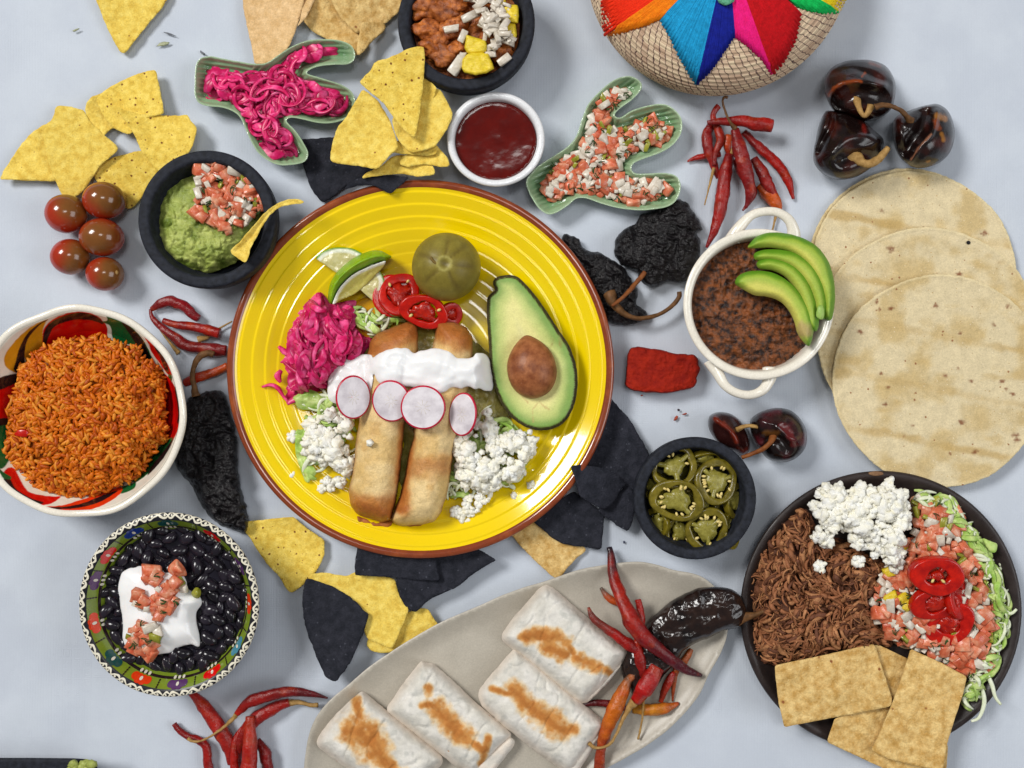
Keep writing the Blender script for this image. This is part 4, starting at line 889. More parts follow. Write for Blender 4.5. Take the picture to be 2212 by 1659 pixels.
GT = 'dried red chiles below the basket'
chile([(1485, 349), (1500, 342), (1526, 337), (1556, 333)], [2, 6, 8, 6], 1, 'short red chile whose tip points left out of the heap below the basket', seed=1, group=GT)
chile([(1640, 400), (1660, 420), (1676, 440), (1687, 462)], [9, 15, 14, 4], 1, 'bright orange chile at the lower right of the heap near the casserole handle', (ORG, (206, 90, 24)), [(1678, 452), (1673, 475), (1667, 500)], seed=2, group=GT, stem_r=(5, 2.5, 2))
chile([(1606, 285), (1640, 318), (1675, 350), (1700, 385), (1714, 430)], [7, 10, 11, 10, 3], 2, 'long chile curving down the right side of the heap below the basket', (DRED, RED, RED), seed=3, group=GT)
chile([(1588, 345), (1605, 378), (1627, 410), (1618, 437), (1604, 455)], [8, 10, 9, 7, 2], 3, 'dark bent chile low in the middle of the heap below the basket', (DRED,), seed=4, group=GT)
chile([(1536, 272), (1527, 290), (1529, 315), (1540, 350), (1552, 385)], [9, 12, 11, 9, 5], 6, 'curved chile at the left of the heap below the basket', (DRED, RED), seed=5, group=GT)
chile([(1628, 342), (1648, 375), (1662, 405), (1684, 434)], [8, 13, 12, 3], 12, 'deep red chile between the long central one and the orange one', (DRED, RED), seed=6, group=GT)
chile([(1573, 292), (1571, 315), (1576, 335)], [8, 9, 5], 12, 'short orange tinted chile stub in the middle of the heap', (ORG, RED), seed=7, group=GT)
chile([(1552, 229), (1543, 240), (1541, 256), (1552, 282), (1556, 305), (1546, 330), (1543, 358)], [7, 6, 7, 10, 9, 6, 4], 18, 'kinked chile with a knobbed top end rising above the heap', (RED, (170, 40, 20), DRED), [(1541, 364), (1534, 392), (1527, 420), (1521, 444)], seed=8, group=GT, stem_r=(4, 3, 1.6, 1.4))
chile([(1577, 334), (1570, 360), (1563, 400), (1559, 440), (1548, 485), (1526, 535)], [9, 14, 15, 13, 9, 3], 18, 'longest chile of the heap, reaching down to the rim of the casserole', (DRED, RED, (140, 20, 26)), [(1578, 336), (1584, 315), (1587, 298), (1583, 278)], seed=9, group=GT, stem_r=(5, 3, 2, 2))
chile([(1528, 266), (1560, 262), (1600, 262), (1640, 268), (1668, 272)], [5, 8, 12, 15, 13], 34, 'thick chile lying crosswise at the top of the heap with a blunt right end', (DRED, RED), seed=10, group=GT)
chile([(1587, 280), (1594, 305), (1604, 345), (1616, 390), (1620, 415), (1611, 450)], [9, 15, 17, 15, 11, 3], 44, 'thick central chile on top of the heap with a hooked brown stem', (DRED, (140, 24, 22), (120, 20, 26)), [(1586, 279), (1574, 262), (1564, 238), (1560, 220), (1564, 211), (1571, 213)], 'stem_d', seed=11, group=GT, stem_r=(6, 3, 2.4, 2.2, 2.4, 3), stem_h=[50, 60, 58, 56, 54, 54])
chile([(1659, 435), (1672, 452)], [3, 2], 2, 'tip of a pale stem end under the orange chile', (YEL,), seed=12, group=GT)
GL = 'dried red chiles beside the rice bowl'
chile([(327, 668), (348, 655), (372, 652), (398, 663), (418, 680), (430, 688)], [5, 11, 12, 12, 11, 8], 3, 'arched chile with a broken open end left of the plate', (DRED, (140, 22, 30)), seed=13, group=GL)
chile([(325, 668), (330, 688), (355, 712), (382, 732), (402, 745), (438, 752), (490, 758)], [3, 7, 9, 12, 12, 14, 12], 2, 'long dark chile running from the arched one to under the plate rim', (DRED,), seed=14, group=GL)
chile([(352, 693), (390, 703), (430, 708), (474, 720)], [6, 9, 11, 11], 16, 'short straight chile lying between the arched chile and the plate', (DRED, RED), seed=15, group=GL)
chile([(398, 828), (430, 815), (458, 806), (492, 790)], [9, 11, 9, 8], 2, 'orange red chile crossed by the stem of the big black chile', (RED, ORG), seed=16, group=GL)
def stemthing(name, pts, h, r, m, label, cat='stem', group=None):
    p = path3(pts, h, 3); rr = rad_at(r, len(p)); p[:, 2] += rr
    return solo(name, G().add(*tube_geo(p, rr, rr, 8, 0, .25, 3)), MT[m], label, cat, group)
stemthing('dry_stem', [(340, 703), (358, 728), (374, 747), (388, 763)], 1, (1.6, 2, 3, 6), 'stem', 'thin loose stem with a flared end beside the rice bowl')
stemthing('dry_stem', [(430, 735), (448, 728), (470, 712), (502, 694)], 1, (7, 4, 2, 1.6), 'stem', 'pale loose stem pointing toward the yellow plate')
GN = 'dried red chiles at the bottom edge'
chile([(412, 1497), (428, 1512), (448, 1537), (476, 1578), (494, 1612), (500, 1650)], [8, 13, 15, 16, 14, 8], 2, 'thick chile coming out from under the green bean bowl', (RED, (160, 30, 22)), seed=17, group=GN)
chile([(376, 1563), (386, 1576), (405, 1590), (432, 1601), (447, 1617), (449, 1650), (462, 1690)], [6, 7, 8, 9, 9, 9, 8], 2, 'thin chile bending at the far left of the bottom heap', (DRED, RED), seed=18, group=GN)
chile([(625, 1517), (592, 1530), (556, 1551), (533, 1575), (517, 1605), (505, 1680)], [9, 14, 15, 13, 11, 10], 4, 'chile with a pale cut stem pointing right above the bottom edge', (RED, DRED), [(622, 1517), (645, 1515), (668, 1521), (688, 1522)], seed=19, group=GN, stem_r=(8, 5, 4, 5))
chile([(556, 1598), (570, 1622), (579, 1660), (582, 1700)], [7, 13, 13, 12], 3, 'dark chile at the right of the bottom heap', (DRED,), seed=20, group=GN)
chile([(524, 1572), (507, 1605), (507, 1640), (510, 1700)], [5, 8, 10, 10], 14, 'narrow chile between the two thick ones at the bottom', (RED,), seed=21, group=GN)
chile([(540, 1547), (541, 1590), (538, 1640), (536, 1710)], [9, 15, 17, 16], 24, 'upright orange red chile cut by the bottom edge', ((178, 50, 20), RED, (176, 44, 18)), seed=22, group=GN)
chile([(511, 1542), (536, 1519), (578, 1502), (628, 1494), (673, 1499), (708, 1508)], [6, 13, 12, 11, 8, 2], 26, 'long arched glossy chile with a thin pale stem, topmost at the bottom', (RED, DRED, MAR), [(512, 1541), (500, 1556), (470, 1580), (440, 1597), (420, 1600), (407, 1594)], seed=23, group=GN, stem_r=(6, 4, 2.6, 2.2, 2.4, 4), stem_h=[28, 26, 28, 26, 24, 22])
# black pasilla under the red ones, on the platter
PAS = [(1613, 1326), (1606, 1296), (1590, 1280), (1576, 1272), (1552, 1268), (1531, 1268), (1505, 1272), (1481, 1282), (1443, 1304), (1420, 1324), (1406, 1337), (1392, 1356), (1381, 1376), (1362, 1400), (1349, 1420), (1344, 1440), (1345, 1460), (1352, 1478), (1368, 1500), (1384, 1513), (1393, 1512), (1404, 1500), (1418, 1482), (1430, 1465), (1443, 1449), (1462, 1425), (1477, 1406), (1493, 1394), (1515, 1383), (1531, 1377), (1561, 1362), (1593, 1356), (1608, 1345)]
def pasilla():
    t = thing('dried_black_chile', 1480, 1350, 'long glossy black chile on the platter, its stem end on the clay plate', 'dried chile', h=20)
    g = field(PAS, lambda x, y, d, D: 30+24*sstep(1380, 1600, x)+26*np.sqrt(np.clip(1-(1-np.clip(d/38, 0, 1))**2, 0, 1))+5*fbm(x, y, 34, 4, 5, ridge=True)*sstep(0, 10, d)+2*fbm(x*.6+y*.8, (y*.6-x*.8)*.4, 16, 3, 8, ridge=True), 3, 'catmull', 1.5, 18, skirt=((-.05, .8), (.3, .4), (1, 0)), inset=12, bottom=14)
    part('chile_body', g, MT['pasilla'], t)
    p = path3([(1592, 1338), (1610, 1333), (1632, 1327), (1655, 1318), (1680, 1308)], [58, 62, 64, 66, 66], 3)
    part('stem', G().add(*tube_geo(p, rad_at([15, 9, 5, 4, 3.5], len(p)), rad_at([10, 7, 4, 4, 3.5], len(p)), 10, 0, .2, 4)), MT['stem_d'], t)
pasilla()
GP = 'dried red chiles on the grey platter'
chile([(1256, 1524), (1286, 1518), (1325, 1522), (1350, 1530)], [4, 7, 8, 6], 16, 'dark maroon chile with its tip under the lower burrito corner', (MAR, DRED), seed=31, group=GP)
chile([(1298, 1269), (1306, 1282), (1322, 1297), (1345, 1306)], [3, 7, 8, 6], 18, 'small orange brown chile tip left of the longest platter chile', (GRY, ORG, (176, 70, 28)), seed=32, group=GP)
chile([(1456, 1452), (1443, 1475), (1434, 1495), (1427, 1516)], [6, 9, 8, 5], 22, 'short red chile at the right of the platter heap below the black chile', (RED, (170, 50, 24)), seed=33, group=GP)
chile([(1494, 1402), (1478, 1428), (1462, 1446), (1455, 1480), (1453, 1515)], [5, 9, 7, 5, 2], 16, 'translucent orange chile skin beside the black chile', ((170, 84, 30), (150, 60, 24)), seed=34, group=GP)
chile([(1366, 1534), (1390, 1533), (1420, 1532), (1446, 1527), (1466, 1519)], [7, 12, 13, 11, 3], 20, 'yellow orange chile lying crosswise at the bottom of the platter heap', (YEL, (200, 120, 30), (170, 60, 24)), seed=35, group=GP)
chile([(1378, 1295), (1384, 1330), (1381, 1370), (1378, 1400), (1385, 1435), (1391, 1466)], [6, 9, 9, 10, 12, 7], 46, 'red chile with a long straight stem hanging down the middle of the platter heap', (RED, (160, 26, 14), DRED), [(1391, 1467), (1389, 1490), (1389, 1520), (1386, 1555), (1378, 1595)], seed=36, group=GP, stem_r=(7, 3.4, 2.4, 2, 2.6), stem_h=[50, 48, 40, 30, 24])
chile([(1271, 1312), (1278, 1330), (1290, 1344), (1322, 1366), (1352, 1388), (1384, 1410)], [3, 8, 9, 11, 13, 10], 62, 'red chile with a grey pointed tip over the corner of the top burrito', ((96, 70, 60), RED, (140, 22, 24)), seed=37, group=GP, hs=[66, 60, 48, 44])
chile([(1372, 1455), (1356, 1472), (1338, 1510), (1318, 1555), (1303, 1600), (1294, 1655), (1288, 1700)], [7, 14, 17, 14, 11, 12, 10], 34, 'orange chile leaning down the right end of the lower burrito', ((80, 72, 60), (196, 98, 20), (204, 104, 22), (160, 60, 24), (150, 50, 22), (200, 96, 26)), seed=38, group=GP, hs=[44, 40, 34, 30])
chile([(1420, 1440), (1408, 1462), (1393, 1484), (1372, 1514)], [13, 18, 19, 13], 46, 'wrinkled bright red chile with a long curling pale stem', ((166, 26, 22), (176, 16, 16)), [(1370, 1515), (1358, 1528), (1345, 1552), (1332, 1582), (1320, 1602), (1304, 1612), (1284, 1613), (1272, 1603)], seed=39, group=GP, stem_r=(11, 7, 4, 3.4, 3, 3, 3, 4.4), stem_h=[50, 50, 50, 52, 52, 50, 50, 50], wr=.22)
chile([(1316, 1182), (1320, 1203), (1328, 1255), (1343, 1294), (1366, 1342), (1385, 1370), (1405, 1390), (1443, 1419), (1481, 1446), (1515, 1459)], [6, 9, 12, 15, 18, 17, 15, 13, 10, 4], 62, 'longest chile of the platter heap, black top end and dark maroon tip', ((44, 34, 40), (150, 24, 14), (170, 34, 16), (150, 24, 18), (110, 18, 24), (84, 16, 30), (76, 16, 30)), seed=40, group=GP, hs=[14, 36, 60, 72, 62, 40])

# ---------------- round cascabel chiles ----------------
def cascabel(pts, H, label, streaks, seed, stem, stem_r, sh, folds, group='round dried chiles', base=(24, 13, 12), red=(68, 22, 14), stem_m='stem', h0=0):
    P = np.array(pts, float); c0 = P.mean(0)
    t = thing('round_dried_chile', c0[0], c0[1], label, 'dried chile', group, h=0)
    fl = [(resample(catmull(np.array(q, float), False), 5, False), w, dp) for q, w, dp in folds]
    def zf(x, y, d, D):
        z = h0+H*.42+(H*.58)*np.sqrt(np.clip(1-(1-np.clip(d/(D*.95), 0, 1))**2, 0, 1))
        for q, w, dp in fl: z = z+dp*np.exp(-(dist_poly(x, y, q, False)/w)**2)*sstep(0, 9, d)
        return z+2.5*fbm(x, y, 30, 2, seed)
    def cf(x, y, d, z):
        c = mixc(col(base), col(red), sstep(-.1, .7, fbm(x, y, 34, 3, seed+2)))
        for q, w, sc in streaks:
            e = dist_poly(x, y, resample(np.array(q, float), 4, False), False); c = mixc(c, col(sc), sstep(w*1.6, w*.4, e+w*.6*fbm(x, y, 9, 2, seed+7)))
        return c
    g = field(P, zf, 2.6, 'catmull', 0, 9, skirt=((-.04, .8), (.06, .5), (.45, .15), (1, 0)), inset=D_in(P), colf=cf)
    part('chile_body', g, MT['cascabel'], t)
    p = path3(stem, sh, 2.5); rr = rad_at(stem_r, len(p)); part('stem', G().add(*tube_geo(p, rr, rr*.9, 10, 0, .22, seed)), MT[stem_m], t)
def D_in(P): return .22*min(P.max(0)-P.min(0))
GC1 = 'three round dark chiles at the upper right'
OR = (140, 62, 20); YO = (156, 100, 30)
cascabel([(1794, 240), (1781, 246), (1769, 275), (1764, 300), (1759, 325), (1760, 352), (1779, 375), (1809, 387), (1846, 382), (1879, 363), (1899, 345), (1906, 322), (1906, 300), (1886, 281), (1866, 262), (1836, 246)], 118, 'lower left of the three round chiles, with a thick pale curled stem', [([(1865, 270), (1868, 285)], 4, (120, 30, 22))], 1, [(1836, 338), (1850, 340), (1862, 350), (1878, 354), (1896, 346), (1908, 333), (1918, 320)], [20, 13, 8, 8, 8, 8, 7], [84, 92, 96, 100, 98, 92, 90],
         [([(1797, 245), (1795, 270), (1780, 300), (1766, 330)], 7, -16), ([(1800, 330), (1830, 300), (1870, 292), (1900, 300)], 13, 12), ([(1820, 345), (1860, 335), (1890, 345)], 16, -20)], GC1)
cascabel([(1858, 130), (1885, 132), (1912, 143), (1928, 165), (1934, 188), (1931, 215), (1924, 235), (1905, 252), (1880, 261), (1850, 256), (1820, 245), (1800, 236), (1788, 215), (1781, 190), (1785, 165), (1800, 145), (1828, 133)], 122, 'uppermost of the three round chiles, with an orange crease across it', [([(1791, 205), (1802, 190), (1820, 180), (1845, 175), (1860, 176)], 3.5, OR), ([(1862, 165), (1868, 158)], 2.5, OR), ([(1880, 135), (1900, 143)], 4, (96, 40, 22))], 2, [(1848, 206), (1852, 222), (1860, 243), (1868, 250), (1875, 242), (1882, 228)], [12, 7, 6, 5, 6, 7], [82, 104, 112, 114, 114, 112],
         [([(1790, 205), (1815, 182), (1850, 176), (1910, 185)], 8, 9), ([(1810, 225), (1850, 205), (1905, 215)], 22, -22), ([(1800, 158), (1850, 150), (1920, 180)], 8, -7)], GC1)
cascabel([(1936, 254), (1959, 242), (1984, 233), (2008, 227), (2026, 226), (2045, 238), (2056, 258), (2061, 280), (2060, 303), (2049, 332), (2022, 354), (1984, 362), (1955, 350), (1937, 325), (1929, 292), (1930, 270)], 112, 'right hand one of the three round chiles, with yellow flecks and a thin arched stem', [([(2024, 252), (2040, 256)], 7, YO), ([(2022, 262), (2026, 275)], 6, OR), ([(2034, 290), (2038, 302)], 4, YO), ([(1968, 345), (1985, 318), (2012, 290)], 2, (150, 100, 76)), ([(2003, 350), (2008, 348)], 2.5, YO)], 3, [(1968, 262), (1955, 248), (1944, 238), (1926, 230), (1905, 227), (1890, 232)], [8, 5, 4.5, 4.5, 5, 7], [92, 110, 118, 126, 126, 122],
         [([(1968, 348), (1990, 315), (2014, 286), (2024, 240)], 6, 9), ([(1958, 325), (1985, 285), (2000, 250)], 17, -26), ([(1935, 270), (1950, 300), (1962, 345)], 8, 5)], GC1, stem_m='stem_d')
GC2 = 'two round dark chiles beside the jalapeno bowl'
cascabel([(1533, 900), (1551, 891), (1576, 894), (1596, 907), (1611, 927), (1619, 950), (1618, 972), (1606, 983), (1581, 973), (1556, 960), (1541, 943), (1531, 922)], 70, 'red brown creased round chile touching the rim of the jalapeno bowl', [([(1545, 905), (1560, 915), (1580, 930), (1592, 955)], 5, (120, 40, 22))], 4, [(1588, 932), (1602, 923), (1620, 920), (1640, 924), (1656, 933), (1662, 941)], [7, 5, 4, 4, 4, 4], [52, 70, 78, 78, 74, 70],
         [([(1540, 900), (1565, 920), (1588, 945), (1592, 970)], 7, 8), ([(1590, 905), (1600, 935), (1612, 965)], 9, -9)], GC2, base=(50, 22, 20), red=(104, 34, 22))
cascabel([(1623, 906), (1645, 890), (1679, 882), (1708, 888), (1730, 908), (1742, 936), (1738, 968), (1717, 990), (1690, 998), (1660, 991), (1642, 970), (1630, 950), (1622, 928)], 96, 'glossy wrinkled round chile right of the red brown one', [([(1655, 935), (1680, 935)], 6, (104, 66, 28)), ([(1690, 920), (1705, 935), (1715, 955)], 8, (104, 28, 30))], 5, [(1672, 938), (1664, 955), (1648, 970), (1628, 979), (1602, 989)], [10, 5, 4.5, 4.5, 4], [72, 88, 84, 76, 70],
         [([(1640, 905), (1670, 915), (1690, 912)], 8, 6), ([(1680, 925), (1700, 945), (1720, 950)], 7, 7), ([(1650, 950), (1680, 945), (1700, 970)], 12, -14)], GC2, red=(80, 22, 30), stem_m='stem_r')

# ---------------- wrinkled black chiles ----------------
def wrinkled(pts, H, label, stem, sr, sh, sm, seed, h0=0, name='wrinkled_black_chile', mtl='ancho', grp='wrinkled black dried chiles', ws=26, amp=10, brown=None):
    P = np.array(pts, float); c0 = P.mean(0); t = thing(name, c0[0], c0[1], label, 'dried chile', grp, h=h0)
    def zf(x, y, d, D):
        wx = x+9*fbm(x, y, 22, 2, seed+40); wy = y+9*fbm(x, y, 22, 2, seed+60)
        e = np.clip(d/26, 0, 1)
        return h0+H*.3+H*.7*np.sqrt(e*(2-e))+amp*fbm(wx, wy, ws, 4, seed, ridge=True)*sstep(-2, 10, d)+.4*amp*fbm(wx, wy, ws*.35, 3, seed+9, ridge=True)
    g = field(P, zf, 2.4, 'catmull', 3.2, 13, skirt=((.1, .5), (1, 0)), inset=6, bottom=h0, seed=seed); part('chile_body', g, MT[mtl], t)
    if stem:
        p = path3(stem, sh, 3); rr = rad_at(sr, len(p)); part('stem', G().add(*tube_geo(p, rr, rr, 10, 0, .18, seed)), MT[sm], t)
    return t
wrinkled([(1218, 507), (1235, 509), (1251, 517), (1259, 532), (1276, 545), (1298, 546), (1321, 562), (1343, 572), (1356, 592), (1368, 610), (1377, 630), (1376, 655), (1396, 675), (1395, 688), (1376, 700), (1343, 703), (1316, 697), (1290, 670), (1270, 610), (1240, 560), (1215, 525)], 26, 'wrinkled black chile half hidden by the plate rim, with a long curved stem', [(1316, 634), (1324, 652), (1338, 670), (1356, 682), (1382, 688), (1418, 681), (1448, 664), (1466, 643), (1467, 630)], [15, 9, 7, 5.5, 5, 4.5, 4.5, 4.5, 5], [34, 42, 44, 42, 38, 34, 32, 30, 30], 'stem_d', 1)
wrinkled([(1456, 432), (1481, 437), (1496, 452), (1505, 470), (1511, 481), (1516, 496), (1506, 503), (1511, 522), (1512, 551), (1500, 577), (1488, 605), (1466, 610), (1443, 611), (1430, 614), (1416, 622), (1393, 616), (1383, 605), (1378, 590), (1360, 580), (1343, 571), (1330, 555), (1327, 532), (1338, 505), (1352, 492), (1371, 482), (1381, 466), (1406, 457), (1430, 445)], 34, 'broad round wrinkled black chile under the salsa dish, with a straight brown stem', [(1393, 588), (1375, 610), (1356, 632), (1340, 647), (1322, 661)], [5.5, 5, 4.5, 4, 3], [38, 42, 50, 54, 56], 'stem_r', 2)
wrinkled([(405, 862), (425, 855), (450, 845), (470, 842), (482, 848), (490, 866), (500, 904), (508, 930), (512, 955), (514, 1004), (520, 1050), (531, 1090), (536, 1124), (528, 1150), (514, 1146), (500, 1144), (470, 1130), (450, 1112), (440, 1098), (430, 1081), (412, 1050), (390, 1022), (374, 992), (383, 942), (390, 922), (400, 900)], 44, 'long black wrinkled chile between the rice bowl and the yellow plate', [(424, 856), (418, 830), (416, 806), (423, 782), (436, 767), (452, 763), (462, 766)], [9, 6, 5, 5.5, 6.5, 7.5, 7], [30, 30, 30, 32, 30, 28, 26], 'stem_d', 3, ws=30, amp=12)

# ---------------- achiote block, tomatoes ----------------
g = field([(1363, 752), (1378, 750), (1393, 752), (1425, 758), (1456, 765), (1478, 767), (1496, 768), (1508, 776), (1506, 790), (1514, 797), (1506, 806), (1502, 828), (1494, 838), (1468, 842), (1440, 849), (1420, 846), (1392, 846), (1362, 840), (1352, 832), (1353, 810), (1355, 790), (1357, 770)],
          lambda x, y, d, D: 36+3*fbm(x, y, 34, 4, 3)+3*sstep(0, 8, d)-5*sstep(775, 765, x-y*0+0*d)*0+2.5*fbm(x, y, 10, 2, 6, ridge=True), 2.8, 'chip', 1.6, 12, skirt=((0, .55), (-.3, .25), (0, 0)), inset=7)
solo('achiote_block', g, MT['achiote'], 'brick red block of achiote paste right of the yellow plate', 'spice block')
def tomato(x, y, r, ry, label, g_dir, seed, scar=None):
    cR = r; h = r*.97; c = Pn(x, y, h); t = thing('cherry_tomato', *iP(c[0], c[1], 0), label, 'tomato', 'five dark cherry tomatoes')
    k = (CH-h)/CH; v, f = blob(c, (r*k, ry*k, r*.95*k), 4, .012, 1.0, seed)
    n = (v-c)/r; gd = np.array(g_dir, float); gd /= np.linalg.norm(gd)
    s = n@gd+.25*fbm(v[:, 0], v[:, 1], 30, 3, seed, z=v[:, 2])
    cc = mixc(col(162, 46, 22), col(122, 76, 32), sstep(.05, .85, s)); cc = mixc(cc, col(176, 32, 28), sstep(.0, -.8, s)*.7)
    part('tomato_skin', G().add(v, f, cc), MT['tomato'], t)
    if scar is not None:
        p = Pn(scar[0], scar[1], h); q = p.copy(); dx = math.hypot(q[0]-c[0], q[1]-c[1]); q[2] = c[2]+math.sqrt(max(1, (r*k*.97)**2-dx*dx))*.95
        part('stem_scar', G().add(*blob(q, (5, 5, 2.5), 2, .2, 2, 1)), MT['stem'], t)
tomato(143, 462, 44, 42, 'leftmost cherry tomato of the five, greenish at its upper right', (.8, .5, .5), 1)
tomato(225, 433, 45, 40, 'dark red cherry tomato at the top, touching a yellow chip', (.5, .2, .8), 2)
tomato(220, 513, 47, 41, 'long brownish cherry tomato in the centre of the five', (.2, -.2, 1), 3)
tomato(152, 555, 41, 39, 'red cherry tomato at the lower left of the five', (.8, -.2, .4), 4)
tomato(227, 592, 40, 37, 'smallest cherry tomato at the bottom, showing its stem scar', (.8, .1, .6), 5, (259, 591))

# ---------------- avocado half ----------------
def avocado_half():
    P = [(1069, 609), (1082, 600), (1105, 598), (1124, 607), (1150, 636), (1176, 672), (1202, 712), (1226, 748), (1240, 786), (1244, 826), (1238, 870), (1221, 904), (1196, 922), (1162, 926), (1126, 913), (1096, 886), (1076, 848), (1063, 800), (1059, 740), (1056, 690), (1057, 645), (1064, 636), (1073, 628)]
    t = thing('avocado_half', 1150, 780, 'avocado half cut open with its brown pit, at the right of the plate', 'avocado', h=20)
    tilt = lambda x, y: 74+.07*(x-1150)+.02*(y-780)
    def zf(x, y, d, D): return tilt(x, y)+1.2*fbm(x, y, 40, 2, 2)-3*sstep(6, 0, d)-5*np.exp(-(((x-1150)/64)**2+((y-795)/84)**2)**3)
    def cf(x, y, d, z):
        n = fbm(x, y, 30, 3, 4); dd = d+4*n+10*sstep(1060, 1240, x)*-0.6
        c = mixc(col(126, 160, 76), col(190, 200, 118), sstep(4, 26, dd)); c = mixc(c, col(226, 220, 144), sstep(20, 48, dd))
        c = mixc(c, col(226, 220, 158), sstep(48, 80, dd)); c = mixc(c, col(60, 48, 26), sstep(4.2, 2.2, d))
        m = sstep(.25, .6, fbm(x*1.2, y*.7, 13, 3, 9))*np.exp(-(((x-1200)/16)**2+((y-752)/26)**2)); c = mixc(c, col(150, 128, 70), m)
        for q in ([(1162, 870), (1150, 885), (1152, 912)], [(1165, 868), (1178, 880), (1186, 884)], [(1128, 855), (1140, 870)]):
            e = dist_poly(x, y, resample(np.array(q, float), 3, False), False); c = mixc(c, col(190, 160, 100), sstep(2.4, .6, e+2*fbm(x, y, 6, 2, 3))*.6)
        return c
    g = field(P, zf, 2.6, 'catmull', .8, 9, skirt=((.02, .97),), inset=4, bottom=20, colf=cf, open_bottom=True); part('avocado_flesh', g, MT['avocado'], t)
    g = field(P, lambda x, y, d, D: tilt(x, y)-6, 5, 'catmull', .8, 9, skirt=((-.09, .98), (-.09, .85), (.05, .5), (.4, .2), (1, 0)), inset=42, bottom=18); part('avocado_skin', g, MT['avoskin'], t)
    c = Pn(1148, 792, 78); v, f = ico(4); v = v.copy(); y = v[:, 1]; w = 1-.10*np.clip(y, -1, 1)-.34*np.clip(y, 0, 1)**3
    v[:, 0] *= w; v[:, 2] *= w; v = v*(1+.02*fbm(v[:, 0], v[:, 1], .8, 2, 3, z=v[:, 2]))[:, None]*np.array([51, 66, 44]); a = .16
    v = v@rotm(0, 0, a).T+c; part('avocado_pit', G().add(v, f), MT['pit'], t)
avocado_half()
def avo_slice(outer, inner, h, label, seed, tilt=0.0, end=None):
    P = [*outer, *inner[::-1]]; oe = resample(catmull(np.array(outer, float), False), 4, False)
    c0 = np.mean(outer, 0)
    def zf(x, y, d, D): return h+18*(1-(1-np.clip(d/16, 0, 1))**2.2)+.8*fbm(x, y, 26, 2, seed)+tilt*(x-c0[0])
    def cf(x, y, d, z):
        e = dist_poly(x, y, oe, False)+3*fbm(x, y, 22, 2, seed)
        c = mixc(col(96, 148, 30), col(158, 182, 66), sstep(4, 14, e)); c = mixc(c, col(208, 204, 96), sstep(14, 34, e))
        if end: c = mixc(c, col(178, 150, 100), sstep(26, 8, np.hypot(x-end[0], y-end[1])+8*fbm(x, y, 12, 2, seed+2))*.8)
        return c
    g = field(P, zf, 2.6, 'catmull', .5, 14, skirt=((-.05, .7), (.6, 0)), inset=10, bottom=h-14, colf=cf)
    solo('avocado_slice', g, MT['avocado'], label, 'avocado slice', 'avocado slices on the casserole')
avo_slice([(1622, 524), (1634, 512), (1660, 503), (1700, 505), (1740, 517), (1772, 540), (1792, 572), (1802, 612), (1803, 650), (1798, 684), (1790, 692)], [(1618, 536), (1660, 535), (1700, 542), (1730, 560), (1755, 590), (1772, 625), (1780, 660), (1779, 684)], 122, 'outermost avocado slice, lying on the upper right rim of the casserole', 1)
avo_slice([(1630, 548), (1650, 540), (1690, 540), (1728, 552), (1760, 578), (1778, 612), (1786, 650), (1784, 676), (1778, 690)], [(1633, 562), (1660, 564), (1695, 572), (1722, 590), (1744, 618), (1757, 650), (1762, 680)], 128, 'second avocado slice from the rim of the casserole', 2)
avo_slice([(1636, 566), (1662, 556), (1694, 562), (1722, 578), (1745, 605), (1760, 640), (1768, 675), (1768, 705), (1760, 716)], [(1640, 580), (1670, 585), (1700, 602), (1722, 632), (1735, 665), (1742, 700)], 132, 'third avocado slice, just behind the front one in the casserole', 3)
avo_slice([(1588, 612), (1596, 596), (1616, 587), (1645, 585), (1676, 592), (1708, 612), (1735, 642), (1752, 676), (1758, 706), (1754, 732), (1748, 747)], [(1604, 624), (1628, 637), (1652, 640), (1680, 648), (1702, 668), (1716, 695), (1724, 722), (1740, 743)], 138, 'front avocado slice over the beans, brownish at its lower end', 4, end=(1738, 712))
g = G().add(*blob(Pn(1772, 675, 150), (8, 15, 6), 3, .2, 1.5, 2)); solo('avocado_bit', g, mat('avocado_piece', (142, 176, 84), (160, 190, 100), size=10, rough=.4), 'small pale green piece of avocado on the casserole slices', 'avocado piece')

